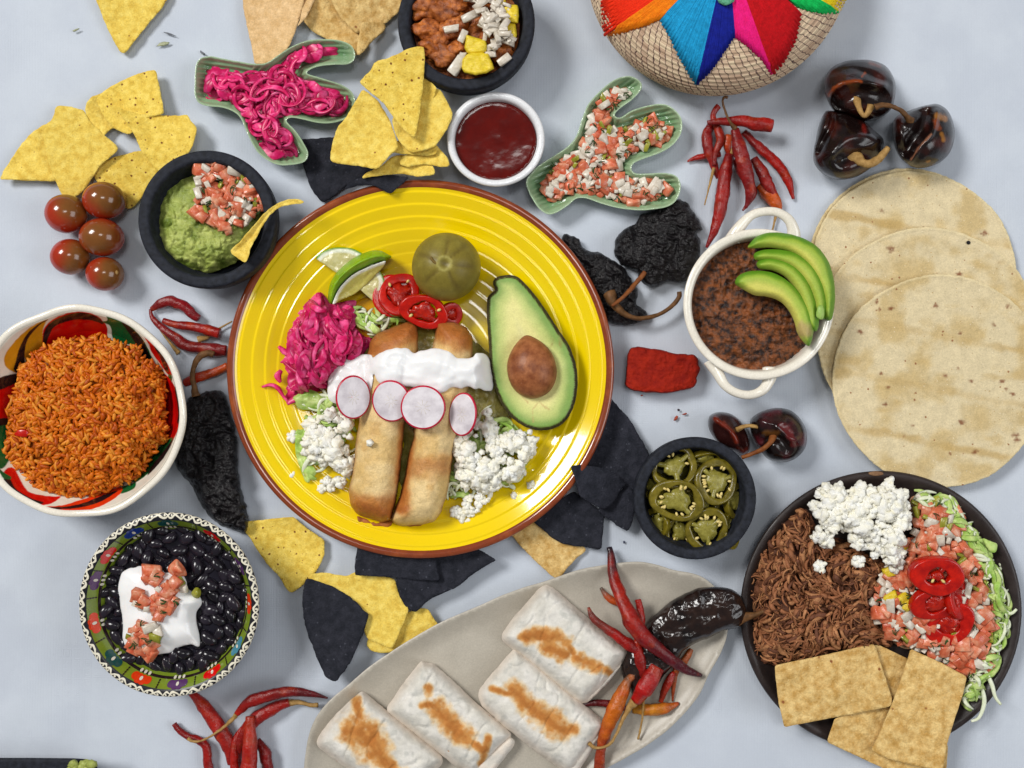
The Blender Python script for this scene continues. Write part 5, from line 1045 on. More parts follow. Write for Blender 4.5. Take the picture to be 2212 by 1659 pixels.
# ---------------- limes, tomatillo, red pickled chiles on the plate ----------------
def lime_wedges():
    t = thing('lime_wedge', 755, 595, 'lime wedge lying on its rind, cut face up, under the other one', 'lime wedge', 'two lime wedges on the plate', h=22)
    P = [(683, 557), (697, 544), (722, 535), (752, 535), (775, 543), (800, 560), (818, 582), (830, 604), (828, 625), (815, 652), (800, 645), (778, 626), (752, 606), (725, 588), (700, 570)]
    arc = resample(catmull(np.array(P[:10], float), False), 4, False)
    def cf(x, y, d, z):
        e = dist_poly(x, y, arc, False); c = mixc(col(104, 150, 20), col(226, 228, 206), sstep(2, 5, e)); c = mixc(c, col(196, 188, 128), sstep(9, 14, e))
        return mixc(c, col(214, 206, 156), sstep(.2, .6, fbm(x, y, 12, 3, 2))*sstep(12, 18, e)*.7)
    g = field(P, lambda x, y, d, D: 50+.03*(x-750)+2*fbm(x, y, 12, 2, 3)*sstep(2, 8, d), 2.6, 'catmull', .4, 9, skirt=((.1, .7), (1, 0)), inset=14, bottom=24, colf=cf); part('lime_flesh', g, mat('lime_cut', vcol=True, c2=.92, size=8, rough=.22, sss=.2, sssr=(1, 1, .5), bump=.8, bsize=6), t)
    t = thing('lime_wedge', 760, 600, 'bright green lime wedge standing on edge across the other one', 'lime wedge', 'two lime wedges on the plate', h=22)
    Pk = [(709, 648), (710, 625), (716, 606), (728, 588), (742, 574), (760, 560), (780, 549), (800, 542), (820, 541), (838, 549), (846, 555), (835, 563), (818, 566), (795, 575), (765, 590), (742, 610), (727, 632), (718, 657)]
    g = field(Pk, lambda x, y, d, D: 56+34*(1-(1-np.clip(d/22, 0, 1))**2)+.12*(830-x)*.2, 2.4, 'catmull', .3, 9, skirt=((0, .6), (.6, 0)), inset=10, bottom=24); part('lime_peel', g, MT['limepeel'], t)
    Pf = [(719, 657), (727, 634), (742, 612), (765, 592), (795, 577), (818, 568), (833, 564), (828, 577), (815, 590), (800, 606), (780, 624), (762, 637), (740, 646)]
    ed = resample(catmull(np.array(Pf[:7], float), False), 4, False)
    def cf2(x, y, d, z):
        e = dist_poly(x, y, ed, False); c = mixc(col(228, 230, 214), col(188, 178, 90), sstep(3, 8, e)); return mixc(c, col(206, 196, 120), sstep(.1, .5, fbm(x+y, x-y, 10, 3, 5))*sstep(5, 10, e)*.6)
    g = field(Pf, lambda x, y, d, D: 46+26*np.exp(-dist_poly(x, y, ed, False)/26)+1.5*fbm(x+y, (x-y)*.3, 10, 2, 3), 2.4, 'catmull', .3, 9, skirt=((0, .6), (.6, 0)), inset=8, bottom=24, colf=cf2); part('lime_flesh', g, bpy.data.materials['lime_cut'], t)
lime_wedges()
def tomatillo():
    h = 74; c = Pn(965, 578, h); t = thing('pickled_green_tomato', *iP(c[0], c[1], 0), 'round olive green pickled tomato standing at the top of the plate', 'green tomato')
    k = (CH-h)/CH; v, f = ico(5); v = v.copy(); ax = np.array([-.03, .03, 1.0]); ax /= np.linalg.norm(ax)
    th = np.arctan2(v[:, 1], v[:, 0]); rr = np.hypot(v[:, 0], v[:, 1]); up = v[:, 2]
    lob = -.034*np.exp(-(np.minimum.reduce([np.abs((th-a+math.pi) % (2*math.pi)-math.pi) for a in (1.45, -.1, -1.1, -2.4, 2.75, .75)])/.10)**2)*sstep(.06, .3, rr)*sstep(1.05, .6, rr)*sstep(0, .3, up)
    dip = -.10*np.exp(-(rr/.20)**2)*(up > 0)+.03*np.exp(-((rr-.19)/.05)**2)*(up > 0)
    s = 1+lob+dip+.008*fbm(v[:, 0], v[:, 1], .5, 2, 2, z=v[:, 2])
    ring = np.exp(-((rr-.19)/.045)**2)*(up > 0); grv = np.clip(-lob/.03, 0, 1)
    cc = mixc(col(126, 112, 44), col(144, 132, 58), sstep(-.4, .5, fbm(v[:, 0], v[:, 1], .6, 3, 8))); cc = mixc(cc, col(176, 166, 88), ring*.8); cc = mixc(cc, col(84, 66, 30), grv*.5)
    cc = mixc(cc, col(90, 78, 40), np.exp(-(rr/.11)**2)*(up > 0)*.9)
    v = v*s[:, None]*np.array([74*k, 73*k, 66]); v[:, 2] -= 0
    part('tomato_skin', G().add(v+np.array([c[0], c[1], 22+64]), f, cc), MT['tomatillo'], t)
    p = path3([(960, 577), (946, 572), (935, 563), (930, 555)], [140, 146, 148, 148], 2); part('stem', G().add(*tube_geo(p, rad_at([5, 3, 3, 2.4], len(p)), None, 8)), mat('olive_stem', (104, 84, 40), (120, 98, 50), size=8, rough=.5), t)
tomatillo()

def ring_slice(name, x, y, h, rx, ry, rot, label, cat, group, mo, mi, th=12, tilt=(0, 0), core=.42, hole=.66, seeds=10, seed=0, spokes=3, wob=.05, seedm='seed', hm=None):
    t = thing(name, x, y, label, cat, group, h=h); rs = random.Random(seed)
    n = 44; a = np.arange(n)/n*2*math.pi; w = 1+wob*np.sin(2*a+seed)+wob*.5*np.sin(3*a+seed*2)+wob*.3*np.sin(5*a+seed)
    prof = [(.93, -.5), (1.0, -.3), (1.0, .3), (.985, .42), (.95, .49), (.91, .5), (hole+.09, .5), (hole+.04, .48), (hole, .36), (hole, -.3), (hole+.05, -.5)]
    m = len(prof); v = []
    for r, z in prof:
        ww = w if r > .9 else 1+1.9*wob*np.sin(3*a+seed*1.7)+.03*np.sin(7*a+seed)
        v.append(np.stack([rx*r*ww*np.cos(a), ry*r*ww*np.sin(a), np.full(n, z*th)], -1))
    v = np.vstack(v); F = [(i*n+j, i*n+(j+1) % n, ((i+1) % m)*n+(j+1) % n, ((i+1) % m)*n+j) for i in range(m) for j in range(n)]
    M = rotm(tilt[0], tilt[1], 0)@rotm(0, 0, rot); c = Pn(x, y, h)
    tf = lambda q: q@M.T+c
    part('pepper_ring', G().add(tf(v), F), mo, t)
    r = core*(1+.09*np.cos(spokes*a+seed)+.08*np.sin(5*a+seed*3)+.05*np.sin(9*a+seed)); r = np.where(r > hole*.93, hole*1.02, r)
    top = np.stack([rx*r*np.cos(a), ry*r*np.sin(a), np.full(n, th*.36)], -1); bot = top.copy(); bot[:, 2] = -th*.4; mid = top*.5; mid[:, 2] = th*.5
    q = np.vstack([top, bot, mid, [[0, 0, th*.5]]]); f2 = [(j, n+j, n+(j+1) % n, (j+1) % n) for j in range(n)]+[(j, (j+1) % n, 2*n+(j+1) % n, 2*n+j) for j in range(n)]+[(2*n+j, 2*n+(j+1) % n, 3*n) for j in range(n)]
    core_o = part('pepper_core', G().add(tf(q), f2), mi, t)
    for (sp_a) in range(spokes):   # ribs joining the core to the ring
        aa = -seed/spokes+sp_a*2*math.pi/spokes+(rs.random()-.5)*.2; p = np.array([[rx*rr_*math.cos(aa), ry*rr_*math.sin(aa), th*.22] for rr_ in (.25, .5, hole+.05)])
        part('pepper_rib', G().add(*tube_geo(tf(resample(p, 4, False)), rx*.11, th*.28, 6)), mi, core_o)
    for i in range(seeds):
        aa = rs.random()*6.28; rr_ = core*(1.12+.25*rs.random()); p = np.array([[rx*rr_*math.cos(aa), ry*rr_*math.sin(aa), th*(.45+.15*rs.random())]])
        d = blob((0, 0, 0), (5.6, 3.3, 1.7), 1, 0, rot=(rs.uniform(-.4, .4), rs.uniform(-.4, .4), aa+rot+rs.uniform(-.6, .6)))
        part('seed', G().add(d[0]+tf(p), d[1]), MT[seedm], core_o)
    return t
RS = 'pickled red chile slices on the yellow plate'
ring_slice('red_chile_slice', 975, 678, 52, 24, 26, .3, 'red chile slice peeping out at the right behind the front one', 'chile slice', RS, MT['redpep'], MT['redpep_in'], 12, (.3, .5), core=.6, hole=.45, seeds=0, seed=3)
ring_slice('red_chile_slice', 862, 636, 56, 46, 42, .8, 'red chile slice leaning on the pickled green tomato', 'chile slice', RS, MT['redpep'], MT['redpep_in'], 18, (-.15, .2), core=.52, hole=.58, seeds=2, seed=1)
ring_slice('red_chile_slice', 848, 640, 42, 44, 43, .2, 'lower layer red chile slice nearest the lime', 'chile slice', RS, MT['redpep'], MT['redpep_in'], 16, (0, .1), core=.6, hole=.45, seeds=0, seed=5)
ring_slice('red_chile_slice', 916, 672, 74, 50, 36, -.25, 'front red chile slice above the fried rolls, dark crack in its middle', 'chile slice', RS, MT['redpep'], MT['redpep_in'], 22, (.25, .1), core=.50, hole=.58, seeds=2, seed=2)
R2 = 'pickled red chile slices on the clay plate'
ring_slice('red_chile_slice', 2048, 1346, 74, 52, 46, .5, 'dark red chile slice lowest of the pile on the clay plate', 'chile slice', R2, MT['redpep'], MT['redpep_in'], 20, (.15, -.1), core=.6, hole=.45, seeds=0, seed=7)
ring_slice('red_chile_slice', 2020, 1300, 88, 54, 40, .1, 'middle red chile slice of the pile on the clay plate', 'chile slice', R2, MT['redpep'], MT['redpep_in'], 20, (.3, .15), core=.52, hole=.5, seeds=0, seed=8)
ring_slice('red_chile_slice', 2066, 1290, 84, 34, 44, .1, 'folded red chile slice at the right of the pile on the clay plate', 'chile slice', R2, MT['redpep'], MT['redpep_in'], 16, (-.1, .6), core=.5, hole=.52, seeds=0, seed=6)
ring_slice('red_chile_slice', 2022, 1242, 112, 55, 42, 0, 'bright red top chile slice with a dark hollow centre on the clay plate', 'chile slice', R2, MT['redpep'], MT['redpep_in'], 24, (.2, 0), core=.24, hole=.42, seeds=2, seed=9)

# jalapeno slices in their bowl
GJ = 'pickled green jalapeno slices in the small bowl'
g = field(circ(B_JAL[1], B_JAL[2]*.78, 30), lambda x, y, d, D: 30+2*fbm(x, y, 20, 2, 1), 8); solo('pickling_brine', g, mat('brine', (60, 58, 16), (78, 74, 24), size=30, rough=.05), 'olive pickling liquid at the bottom of the jalapeno bowl', 'liquid')
def jal(x, y, h, rx, ry, rot, label, tilt, seed, seeds=12, th=15, core=.46): ring_slice('jalapeno_slice', x, y, h, rx, ry, rot, label, 'jalapeno slice', GJ, MT['jalap'], MT['jalap_in'], th, tilt, core=core*1.1, hole=.70, seeds=seeds, seed=seed, wob=.045)
jal(1588, 1082, 52, 34, 38, .3, 'deep lying jalapeno slice at the right wall of the bowl', (.1, .7), 11, 0)
jal(1420, 1128, 50, 34, 30, .9, 'jalapeno slice on edge at the lower left wall of the bowl', (.2, -.8), 12, 0)
jal(1470, 1148, 48, 36, 36, .1, 'jalapeno slice mostly hidden under the two lowest ones', (.1, .1), 13, 3)
jal(1578, 1145, 50, 32, 44, -.3, 'jalapeno slice on edge at the lower right wall of the bowl', (-.1, .9), 14, 0)
jal(1524, 990, 50, 34, 22, .2, 'narrow jalapeno piece at the top of the bowl between two rings', (.7, 0), 15, 0)
jal(1412, 1050, 46, 28, 34, .2, 'jalapeno slice in shadow at the left wall of the bowl', (0, -.7), 16, 0)
jal(1512, 1075, 44, 44, 44, .2, 'jalapeno slice lying deep in the middle of the bowl', (0, 0), 17, 4)
jal(1456, 1008, 70, 52, 44, .5, 'jalapeno ring at the top left of the bowl with a wide open hollow', (-.25, .05), 18, 3, core=.40)
jal(1546, 1040, 74, 46, 48, .3, 'jalapeno ring at the upper right of the bowl with pale seeds', (-.1, .15), 19, 14)
jal(1526, 1143, 76, 46, 46, 1.0, 'jalapeno ring at the bottom of the bowl with pale seeds', (.15, .05), 20, 12)
jal(1462, 1080, 90, 56, 44, -.15, 'largest jalapeno ring in the middle left of the bowl, full of seeds', (.05, 0), 21, 16)

# ---------------- radish slices ----------------
def radish(x, y, h, rx, ry, rot, label, tilt, seed, skin_side=0):
    t = thing('radish_slice', x, y, label, 'radish slice', 'radish slices on the fried rolls', h=h); M = rotm(tilt[0], tilt[1], 0)@rotm(0, 0, rot); c = Pn(x, y, h); n = 48; a = np.arange(n)/n*2*math.pi
    def ringv(r, z): return np.stack([rx*r*np.cos(a), ry*r*np.sin(a), np.full(n, z)], -1)
    v = np.vstack([ringv(.92, 3.2), ringv(.6, 3.4), ringv(.15, 3.5), [[0, 0, 3.5]]]); F = [(i*n+j, i*n+(j+1) % n, (i+1)*n+(j+1) % n, (i+1)*n+j) for i in range(2) for j in range(n)]+[(2*n+j, 2*n+(j+1) % n, 3*n) for j in range(n)]
    r = np.hypot(v[:, 0]/rx, v[:, 1]/ry); th = np.arctan2(v[:, 1], v[:, 0])
    part('radish_flesh', G().add(v@M.T+c, F), RADM, t)
    g = G()
    for q_ in range(9):      # pale veins round the heart
        a_ = q_*.7+seed; p_ = np.array([[rx*k_*math.cos(a_+.1*k_), ry*k_*math.sin(a_+.1*k_), 3.7] for k_ in (.08, .2, .34)]); g.add(*tube_geo(p_@M.T+c-np.array([0, 0, .35]), .55, .3, 5))
    part('radish_veins', g, MT['onion_dice'], t)
    v = np.vstack([ringv(.915, 3.1), ringv(.99, 2.6), ringv(1.0, -2), ringv(.92, -3)]); F = [(i*n+j, i*n+(j+1) % n, (i+1)*n+(j+1) % n, (i+1)*n+j) for i in range(3) for j in range(n)]+[tuple(range(3*n, 4*n))]
    part('radish_skin', G().add(v@M.T+c, F), MT['radskin'], t)
def radmat():
    m = mat('radish_cut', (188, 180, 186), (222, 216, 220), size=30, rough=.25, ramp=(.3, .6), grain=.03, specks=((20, .08, .25, (236, 196, 202)),)); return m
RADM = radmat()
radish(763, 858, 118, 36, 45, 0, 'leftmost radish slice, tilted so its red edge shows on the right', (.05, .35), 1)
radish(845, 866, 122, 39, 43, .2, 'second radish slice from the left, overlapped by the third', (.1, .0), 2)
radish(914, 880, 130, 46, 45, 0, 'largest round radish slice, third from the left', (0, 0), 3)
radish(1000, 895, 116, 32, 45, -.1, 'rightmost radish slice, tilted, half under the crumbled cheese', (0, -.45), 4)
# ---------------- fried rolls, cream, heaps on the yellow plate ----------------
ROLLS = []
def flauta(pts, H, label, seed, h0, browns, flap=None):
    P = np.array(pts, float); c0 = P.mean(0); t = thing('fried_roll', c0[0], c0[1], label, 'fried roll', 'two fried tortilla rolls', h=h0)
    ROLLS.append((outline_of(pts, 6, 'chip'), H))
    def zf(x, y, d, D):
        e = np.clip(d/44, 0, 1); return h0+H*.35+H*.65*np.sqrt(e*(2-e))+1.6*fbm(x, y, 40, 3, seed)+.8*fbm(x, y, 9, 2, seed+1)
    def cf(x, y, d, z):
        n = fbm(x, y, 46, 4, seed+3); c = mixc(col(222, 186, 120), col(236, 206, 148), sstep(-.4, .4, n)); c = mixc(c, col(208, 160, 88), sstep(.1, .6, fbm(x, y, 30, 3, seed+8))*.6)
        for q, w, k in browns:
            e = dist_poly(x, y, resample(np.array(q, float), 6, False), False); c = mixc(c, col(196, 128, 62), sstep(w*1.9, w*.7, e+w*.6*fbm(x, y, 26, 4, seed+5))*k); c = mixc(c, col(176, 102, 44), sstep(w*1.25, w*.2, e+w*.7*fbm(x, y, 20, 4, seed+6))*k)
        return mixc(c, col(150, 84, 38), sstep(6, 0, d)*.5)
    g = field(P, zf, 2.8, 'chip', 1.5, 16, skirt=((-.05, .7), (.1, .4), (1, 0)), inset=10, bottom=h0, colf=cf, seed=seed); part('roll_wrap', g, MT['flauta'], t)
    if flap:
        g = field(flap, lambda x, y, d, D: h0+16+8*sstep(0, 8, d)+2*fbm(x, y, 9, 2, seed), 2.8, 'chip', 1.6, 7, skirt=((0, .5), (.8, 0)), inset=6, bottom=h0, colf=lambda x, y, d, z: mixc(col(156, 84, 36), col(188, 112, 52), sstep(-.3, .4, fbm(x, y, 10, 2, seed)))); part('roll_end', g, MT['flauta'], t)
flauta([(942, 697), (960, 692), (985, 696), (1008, 708), (1020, 726), (1020, 780), (1015, 820), (1002, 880), (985, 950), (976, 1000), (968, 1060), (955, 1100), (940, 1126), (900, 1134), (866, 1136), (845, 1126), (848, 1108), (858, 1085), (868, 1060), (876, 1020), (882, 985), (892, 950), (898, 900), (905, 850), (928, 770), (940, 730)], 88, 'right hand fried roll with a brown band around its middle', 2, 20, [([(880, 1010), (960, 1005)], 20, .45), ([(865, 1060), (868, 1095)], 15, .9), ([(875, 980), (868, 1080)], 10, .8), ([(945, 700), (1010, 730)], 26, .9), ([(890, 950), (878, 1020)], 8, .6)],
       flap=[(850, 1126), (880, 1132), (918, 1128), (912, 1138), (890, 1140), (862, 1139)])
flauta([(800, 735), (815, 720), (845, 708), (880, 696), (899, 700), (903, 725), (902, 760), (894, 830), (884, 880), (874, 900), (872, 930), (868, 980), (862, 1030), (856, 1080), (848, 1110), (843, 1124), (826, 1128), (800, 1120), (772, 1112), (762, 1098), (755, 1080), (753, 1062), (758, 1040), (764, 1000), (770, 950), (778, 905), (782, 870), (790, 800), (794, 760)], 92, 'left hand fried roll with a torn dark end at the bottom', 1, 20, [([(758, 1078), (800, 1088), (852, 1084)], 16, .5), ([(765, 1100), (840, 1115)], 22, 1), ([(870, 920), (862, 1040)], 7, .7), ([(815, 735), (895, 712)], 28, .95), ([(800, 760), (830, 750)], 16, .8)],
       flap=[(764, 1108), (790, 1116), (815, 1126), (845, 1122), (852, 1128), (846, 1142), (832, 1146), (820, 1140), (812, 1146), (786, 1140), (768, 1132)])
# green salsa around the rolls
def patch(pts, z, m, name, label, cat, sp=4, en=2, es=14, kind=None, h=None):
    g = field(pts, z, sp, 'catmull', en, es, skirt=((.2, 0),), inset=3, bottom=18); return solo(name, g, MT[m], label, cat, None, kind)
patch([(795, 740), (820, 720), (900, 705), (945, 705), (1030, 740), (1080, 800), (1100, 870), (1085, 930), (1010, 950), (985, 1060), (960, 1085), (880, 1080), (860, 1000), (870, 950), (780, 900), (760, 840)], lambda x, y, d, D: 22+20*sstep(0, 30, d)+4*fbm(x, y, 14, 3, 4), 'salsaverde', 'green_salsa', 'green tomatillo salsa and filling between and around the fried rolls', 'salsa')
patch([(760, 660), (800, 640), (835, 645), (850, 680), (830, 720), (800, 740), (775, 715)], lambda x, y, d, D: 19.5+1.5*sstep(0, 10, d), 'oil', 'juice_puddle', 'orange yellow puddle of pickling juice on the plate beside the limes', 'juice')
CREAM = [(709, 848), (712, 815), (722, 792), (745, 776), (775, 768), (800, 766), (806, 772), (812, 768), (830, 757), (855, 752), (880, 755), (895, 764), (910, 758), (935, 753), (955, 755), (972, 762), (985, 772), (1000, 776), (1020, 772), (1030, 764), (1048, 765), (1058, 776), (1062, 800), (1064, 838), (1052, 842), (1035, 838), (1025, 842), (1010, 836), (995, 840), (975, 838), (955, 848), (930, 846), (900, 838), (870, 832), (840, 836), (820, 826), (808, 808), (805, 822), (800, 840), (790, 858), (765, 862), (745, 862), (728, 872), (716, 866)]
def zroll(x, y):
    z = 56+50*sstep(785, 822, x)*sstep(1075, 1020, x)
    for P, H in ROLLS:
        d = dist_poly(x, y, P)*inside(x, y, P); e = np.clip(d/44, 0, 1); z = np.maximum(z, (20+H*.35+H*.65*np.sqrt(e*(2-e)))*(d > 0))
    return z
g = field(CREAM, lambda x, y, d, D: zroll(x, y)+5+13*(1-(1-np.clip(d/26, 0, 1))**2)+7*fbm(x, y, 52, 2, 12)*sstep(3, 22, d)+2.5*np.sin((x*.35+y)/9+3*fbm(x, y, 60, 2, 17))*sstep(8, 26, d)*sstep(-.2, .5, fbm(x, y, 50, 1, 27))+3*fbm(x*.7, y*1.3, 26, 2, 47)*sstep(4, 16, d), 2.8, 'catmull', 3.6, 20, skirt=((-.1, .75), (.4, 0)), inset=9, bottom=24)
solo('sour_cream', g, MT['cream'], 'thick white cream spooned across both fried rolls', 'cream')

# ---- generic heaps ----
def pick(poly, rs, shrink=0):
    P = np.array(poly, float); x0, y0 = P.min(0); x1, y1 = P.max(0)
    while True:
        x, y = rs.uniform(x0, x1), rs.uniform(y0, y1)
        if inside([x], [y], P)[0] and (not shrink or dist_poly(np.array([x]), np.array([y]), P)[0] > shrink): return x, y
def dome(poly, h0, H, w, seed=0, lump=4):
    P = outline_of(poly, 8, 'catmull')
    return lambda x, y: h0+H*(1-(1-np.clip(dist_poly(np.atleast_1d(np.asarray(x, float)), np.atleast_1d(np.asarray(y, float)), P)/w, 0, 1))**2)+lump*fbm(np.atleast_1d(x), np.atleast_1d(y), 26, 2, seed)
_box = {}
def dice_mesh(kind, var, dims, m):
    key = (kind, var)
    if key not in _box:
        rs = np.random.default_rng(var*17+len(kind)); q = np.array([[x, y, z] for x in (-1, 1) for y in (-1, 1) for z in (-1, 1)], float)
        q = q*(1+rs.uniform(-.34, .34, q.shape)); import bmesh
        b = bmesh.new(); vs = [b.verts.new(p*np.array(dims)*.5*S) for p in q]; b.verts.ensure_lookup_table()
        for f in ((0, 1, 3, 2), (4, 6, 7, 5), (0, 4, 5, 1), (2, 3, 7, 6), (0, 2, 6, 4), (1, 5, 7, 3)): b.faces.new([vs[i] for i in f])
        bmesh.ops.bevel(b, geom=b.edges[:]+b.verts[:], offset=min(dims)*.12*S, segments=1, affect='EDGES'); bmesh.ops.recalc_face_normals(b, faces=b.faces[:])
        me = bpy.data.meshes.new(kind); b.to_mesh(me); b.free(); me.polygons.foreach_set('use_smooth', [True]*len(me.polygons)); me.materials.append(m); _box[key] = me
    return _box[key]
def put(parent, name, me, x, y, h, rot, sc=(1, 1, 1)):
    o = bpy.data.objects.new(name, me); COL.objects.link(o); o.parent = parent
    w = Pn(x, y, h); r = np.array(root_px(parent)); o.location = tuple((w-r)*S); o.rotation_euler = rot; o.scale = sc
    return o
def sprig(parent, x, y, h, rs, L=14):
    g = G(); a = rs.uniform(0, 6.28)
    for k in range(rs.choice((2, 3, 4))):
        b = a+rs.uniform(-.9, .9); p = path3([(x, y), (x+L*.5*math.cos(b), y+L*.5*math.sin(b)), (x+L*math.cos(b+.3), y+L*math.sin(b+.3))], [h, h+3, h+1], 4); g.add(*tube_geo(p, .9, .7, 4))
    part('cilantro_sprig', g, MT['herb'], parent)
def pico(t, poly, zf, n, rs, sprigs=10, ksize=1.0, mix=(.5, .4, .1), spacing=12, extra_h=4, layers=2):
    P = outline_of(poly, 8, 'catmull'); pts = []; tries = 0
    while len(pts) < n and tries < n*60:
        tries += 1; x, y = pick(P, rs, 5)
        kk = spacing*(1-.25*(tries/(n*60)))
        if all((x-a)**2+(y-b)**2 > kk*kk for a, b in pts[-400:]): pts.append((x, y))
    for i, (x, y) in enumerate(pts):
        u = rs.random(); h = float(zf(x, y)[0])+rs.uniform(0, extra_h*layers)
        rot = (rs.uniform(-.5, .5), rs.uniform(-.5, .5), rs.uniform(0, 6.28)); s = (rs.uniform(.6, 1.3) if rs.random() < .86 else rs.uniform(1.3, 1.6))*min(ksize, 1.15)
        v = rs.randrange(6)
        if u < mix[0]: put(t, 'tomato_dice', dice_mesh('tomato_dice', v, (20, 16, 10), MT['tomato_dice']), x, y, h, rot, (s, s, s))
        elif u < mix[0]+mix[1]: put(t, 'onion_dice', dice_mesh('onion_dice', v, (16, 11, 7), MT['onion_dice']), x, y, h+3, rot, (s*rs.uniform(.8, 1.25), s, s))
        else: put(t, 'green_chile_dice', dice_mesh('green_chile_dice', v, (15, 8, 6), MT['pepper_dice']), x, y, h+4, rot, (s, s, s))
    for _ in range(sprigs):
        x, y = pick(P, rs, 4); sprig(t, x, y, float(zf(x, y)[0])+extra_h*layers+8, rs)
rs = random.Random(5)
# salsa in the cactus dish
PC = [(1345, 185), (1362, 192), (1366, 205), (1345, 222), (1322, 236), (1316, 252), (1322, 268), (1345, 276), (1380, 262), (1405, 252), (1430, 262), (1452, 278), (1446, 300), (1420, 315), (1390, 328), (1350, 345), (1340, 362), (1352, 380), (1385, 384), (1430, 388), (1448, 402), (1440, 420), (1410, 432), (1385, 440), (1350, 438), (1310, 428), (1270, 416), (1240, 414), (1215, 428), (1192, 432), (1172, 415), (1178, 382), (1205, 350), (1240, 328), (1262, 300), (1270, 262), (1285, 225), (1310, 198)]
t = thing('tomato_salsa', 1320, 340, 'chopped tomato, onion and cilantro salsa in the green cactus dish', 'salsa', h=14)
zc = dome(PC, 17, 14, 26, 3); g = field(PC, lambda x, y, d, D: 16+12*sstep(0, 20, d)+3*fbm(x, y, 10, 3, 2), 4, skirt=((.3, 0),), inset=4, bottom=15); part('salsa_juice', g, mat('salsa_base', (196, 132, 96), (204, 176, 140), size=12, rough=.2, sss=.2, bump=2, bsize=8), t)
pico(t, PC, zc, 295, rs, 30, .95, spacing=11.5, mix=(.48, .42, .10))
# guacamole
GP_ = [(332, 462), (331, 440), (340, 412), (350, 396), (368, 388), (385, 378), (402, 374), (425, 370), (450, 372), (480, 362), (520, 372), (545, 392), (562, 420), (570, 455), (565, 490), (550, 520), (535, 545), (518, 562), (502, 572), (485, 578), (470, 586), (452, 590), (430, 584), (410, 583), (395, 577), (375, 575), (358, 560), (345, 548), (335, 530), (328, 512), (330, 490)]
def guac_z(x, y, d, D):
    wx = x+7*fbm(x, y, 18, 2, 30); e = np.clip(d/60, 0, 1)
    return 46+42*(e*(2-e))+8*fbm(wx, y, 30, 3, 31)+5*np.abs(fbm(wx, y, 13, 3, 33))*2
def guac_c(x, y, d, z):
    c = mixc(col(156, 170, 80), col(184, 194, 104), sstep(-.4, .4, fbm(x, y, 18, 3, 8))); c = mixc(c, col(104, 122, 44), sstep(.1, .6, fbm(x, y, 30, 3, 19)));
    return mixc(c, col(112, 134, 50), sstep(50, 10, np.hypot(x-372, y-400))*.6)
g = field(GP_, guac_z, 2.4, 'catmull', 2.5, 12, skirt=((.05, .5), (1, 0)), inset=14, bottom=22, colf=guac_c); t = solo('guacamole', g, MT['guac'], 'lumpy green guacamole heaped in the black stone bowl', 'guacamole')
PG = [(418, 358), (432, 346), (452, 342), (478, 344), (488, 356), (510, 362), (535, 372), (548, 392), (558, 415), (572, 428), (575, 450), (560, 462), (545, 478), (530, 492), (512, 488), (498, 502), (480, 500), (462, 484), (450, 474), (432, 478), (418, 468), (420, 448), (424, 430), (416, 410), (422, 385)]
Pg = outline_of(GP_, 8, 'catmull')
def gz(x, y):
    x = np.atleast_1d(np.asarray(x, float)); y = np.atleast_1d(np.asarray(y, float)); d = dist_poly(x, y, Pg); return np.maximum(guac_z(x, y, d*inside(x, y, Pg), 0), 84)+2
t = thing('tomato_salsa', 490, 420, 'chopped tomato and onion salsa spooned on top of the guacamole', 'salsa', h=80)
pico(t, PG, gz, 92, rs, 10, 1.05, mix=(.55, .39, .06), spacing=13, layers=3)
# beans
c, R = GB[1], GB[2]; hb = 94
g = field(circ(c, R*.845, hb, 48, 1.025), lambda x, y, d, D: hb-6+1.5*fbm(x, y, 30, 2, 2), 5, skirt=((0, 0),), bottom=60, inset=2); 
tb = thing('black_beans', 364, 1307, 'black beans in dark broth filling the green painted bowl', 'beans', h=80)
part('bean_broth', g, MT['beansauce'], tb)
def bean_mesh():
    v, f = ico(2); v = v.copy(); v = v*np.array([19.5, 12.4, 11]); v[:, 1] += 2.8*np.cos(v[:, 0]/19*1.6)-1; g = G().add(v, f); return mesh_of(g, 'bean', MT['bean'])
bm_ = bean_mesh(); pb = []
for _ in range(9000):
    a = rs.uniform(0, 6.283); r = R*.80*math.sqrt(rs.random()); X, Y = c[0]+r*math.cos(a), c[1]+r*math.sin(a)*1.025
    if all((X-p)**2+(Y-q)**2 > 20.5**2 for p, q in pb): pb.append((X, Y))
    if len(pb) >= 190: break
for X, Y in pb:
    h = hb-7+rs.uniform(-4, 8); x, y = iP(X, Y, h); s = rs.uniform(.85, 1.15); put(tb, 'bean', bm_, x, y, h, (rs.uniform(-.4, .4), rs.uniform(-.4, .4), rs.uniform(0, 6.28)), (s, s, s))
CB = [(262, 1242), (275, 1230), (300, 1223), (325, 1224), (345, 1232), (372, 1236), (392, 1240), (402, 1256), (405, 1272), (428, 1286), (436, 1302), (424, 1322), (424, 1345), (430, 1370), (430, 1396), (412, 1392), (388, 1397), (370, 1408), (345, 1413), (318, 1416), (295, 1412), (275, 1402), (266, 1380), (266, 1358), (264, 1330), (260, 1302), (256, 1275)]
def cbz(x, y, d, D): return hb+8+22*(1-(1-np.clip(d/44, 0, 1))**2)+7*fbm(x, y, 60, 2, 22)*sstep(2, 22, d)+1.5*np.sin(y/9+3*fbm(x, y, 60, 2, 17))*sstep(8, 26, d)*sstep(1330, 1390, y)
g = field(CB, cbz, 2.8, 'catmull', 1, 16, skirt=((-.1, .7), (.4, 0)), inset=8, bottom=hb-4); solo('sour_cream', g, MT['cream'], 'smooth white cream dollop on the black beans', 'cream')
Pcb = outline_of(CB, 8, 'catmull')
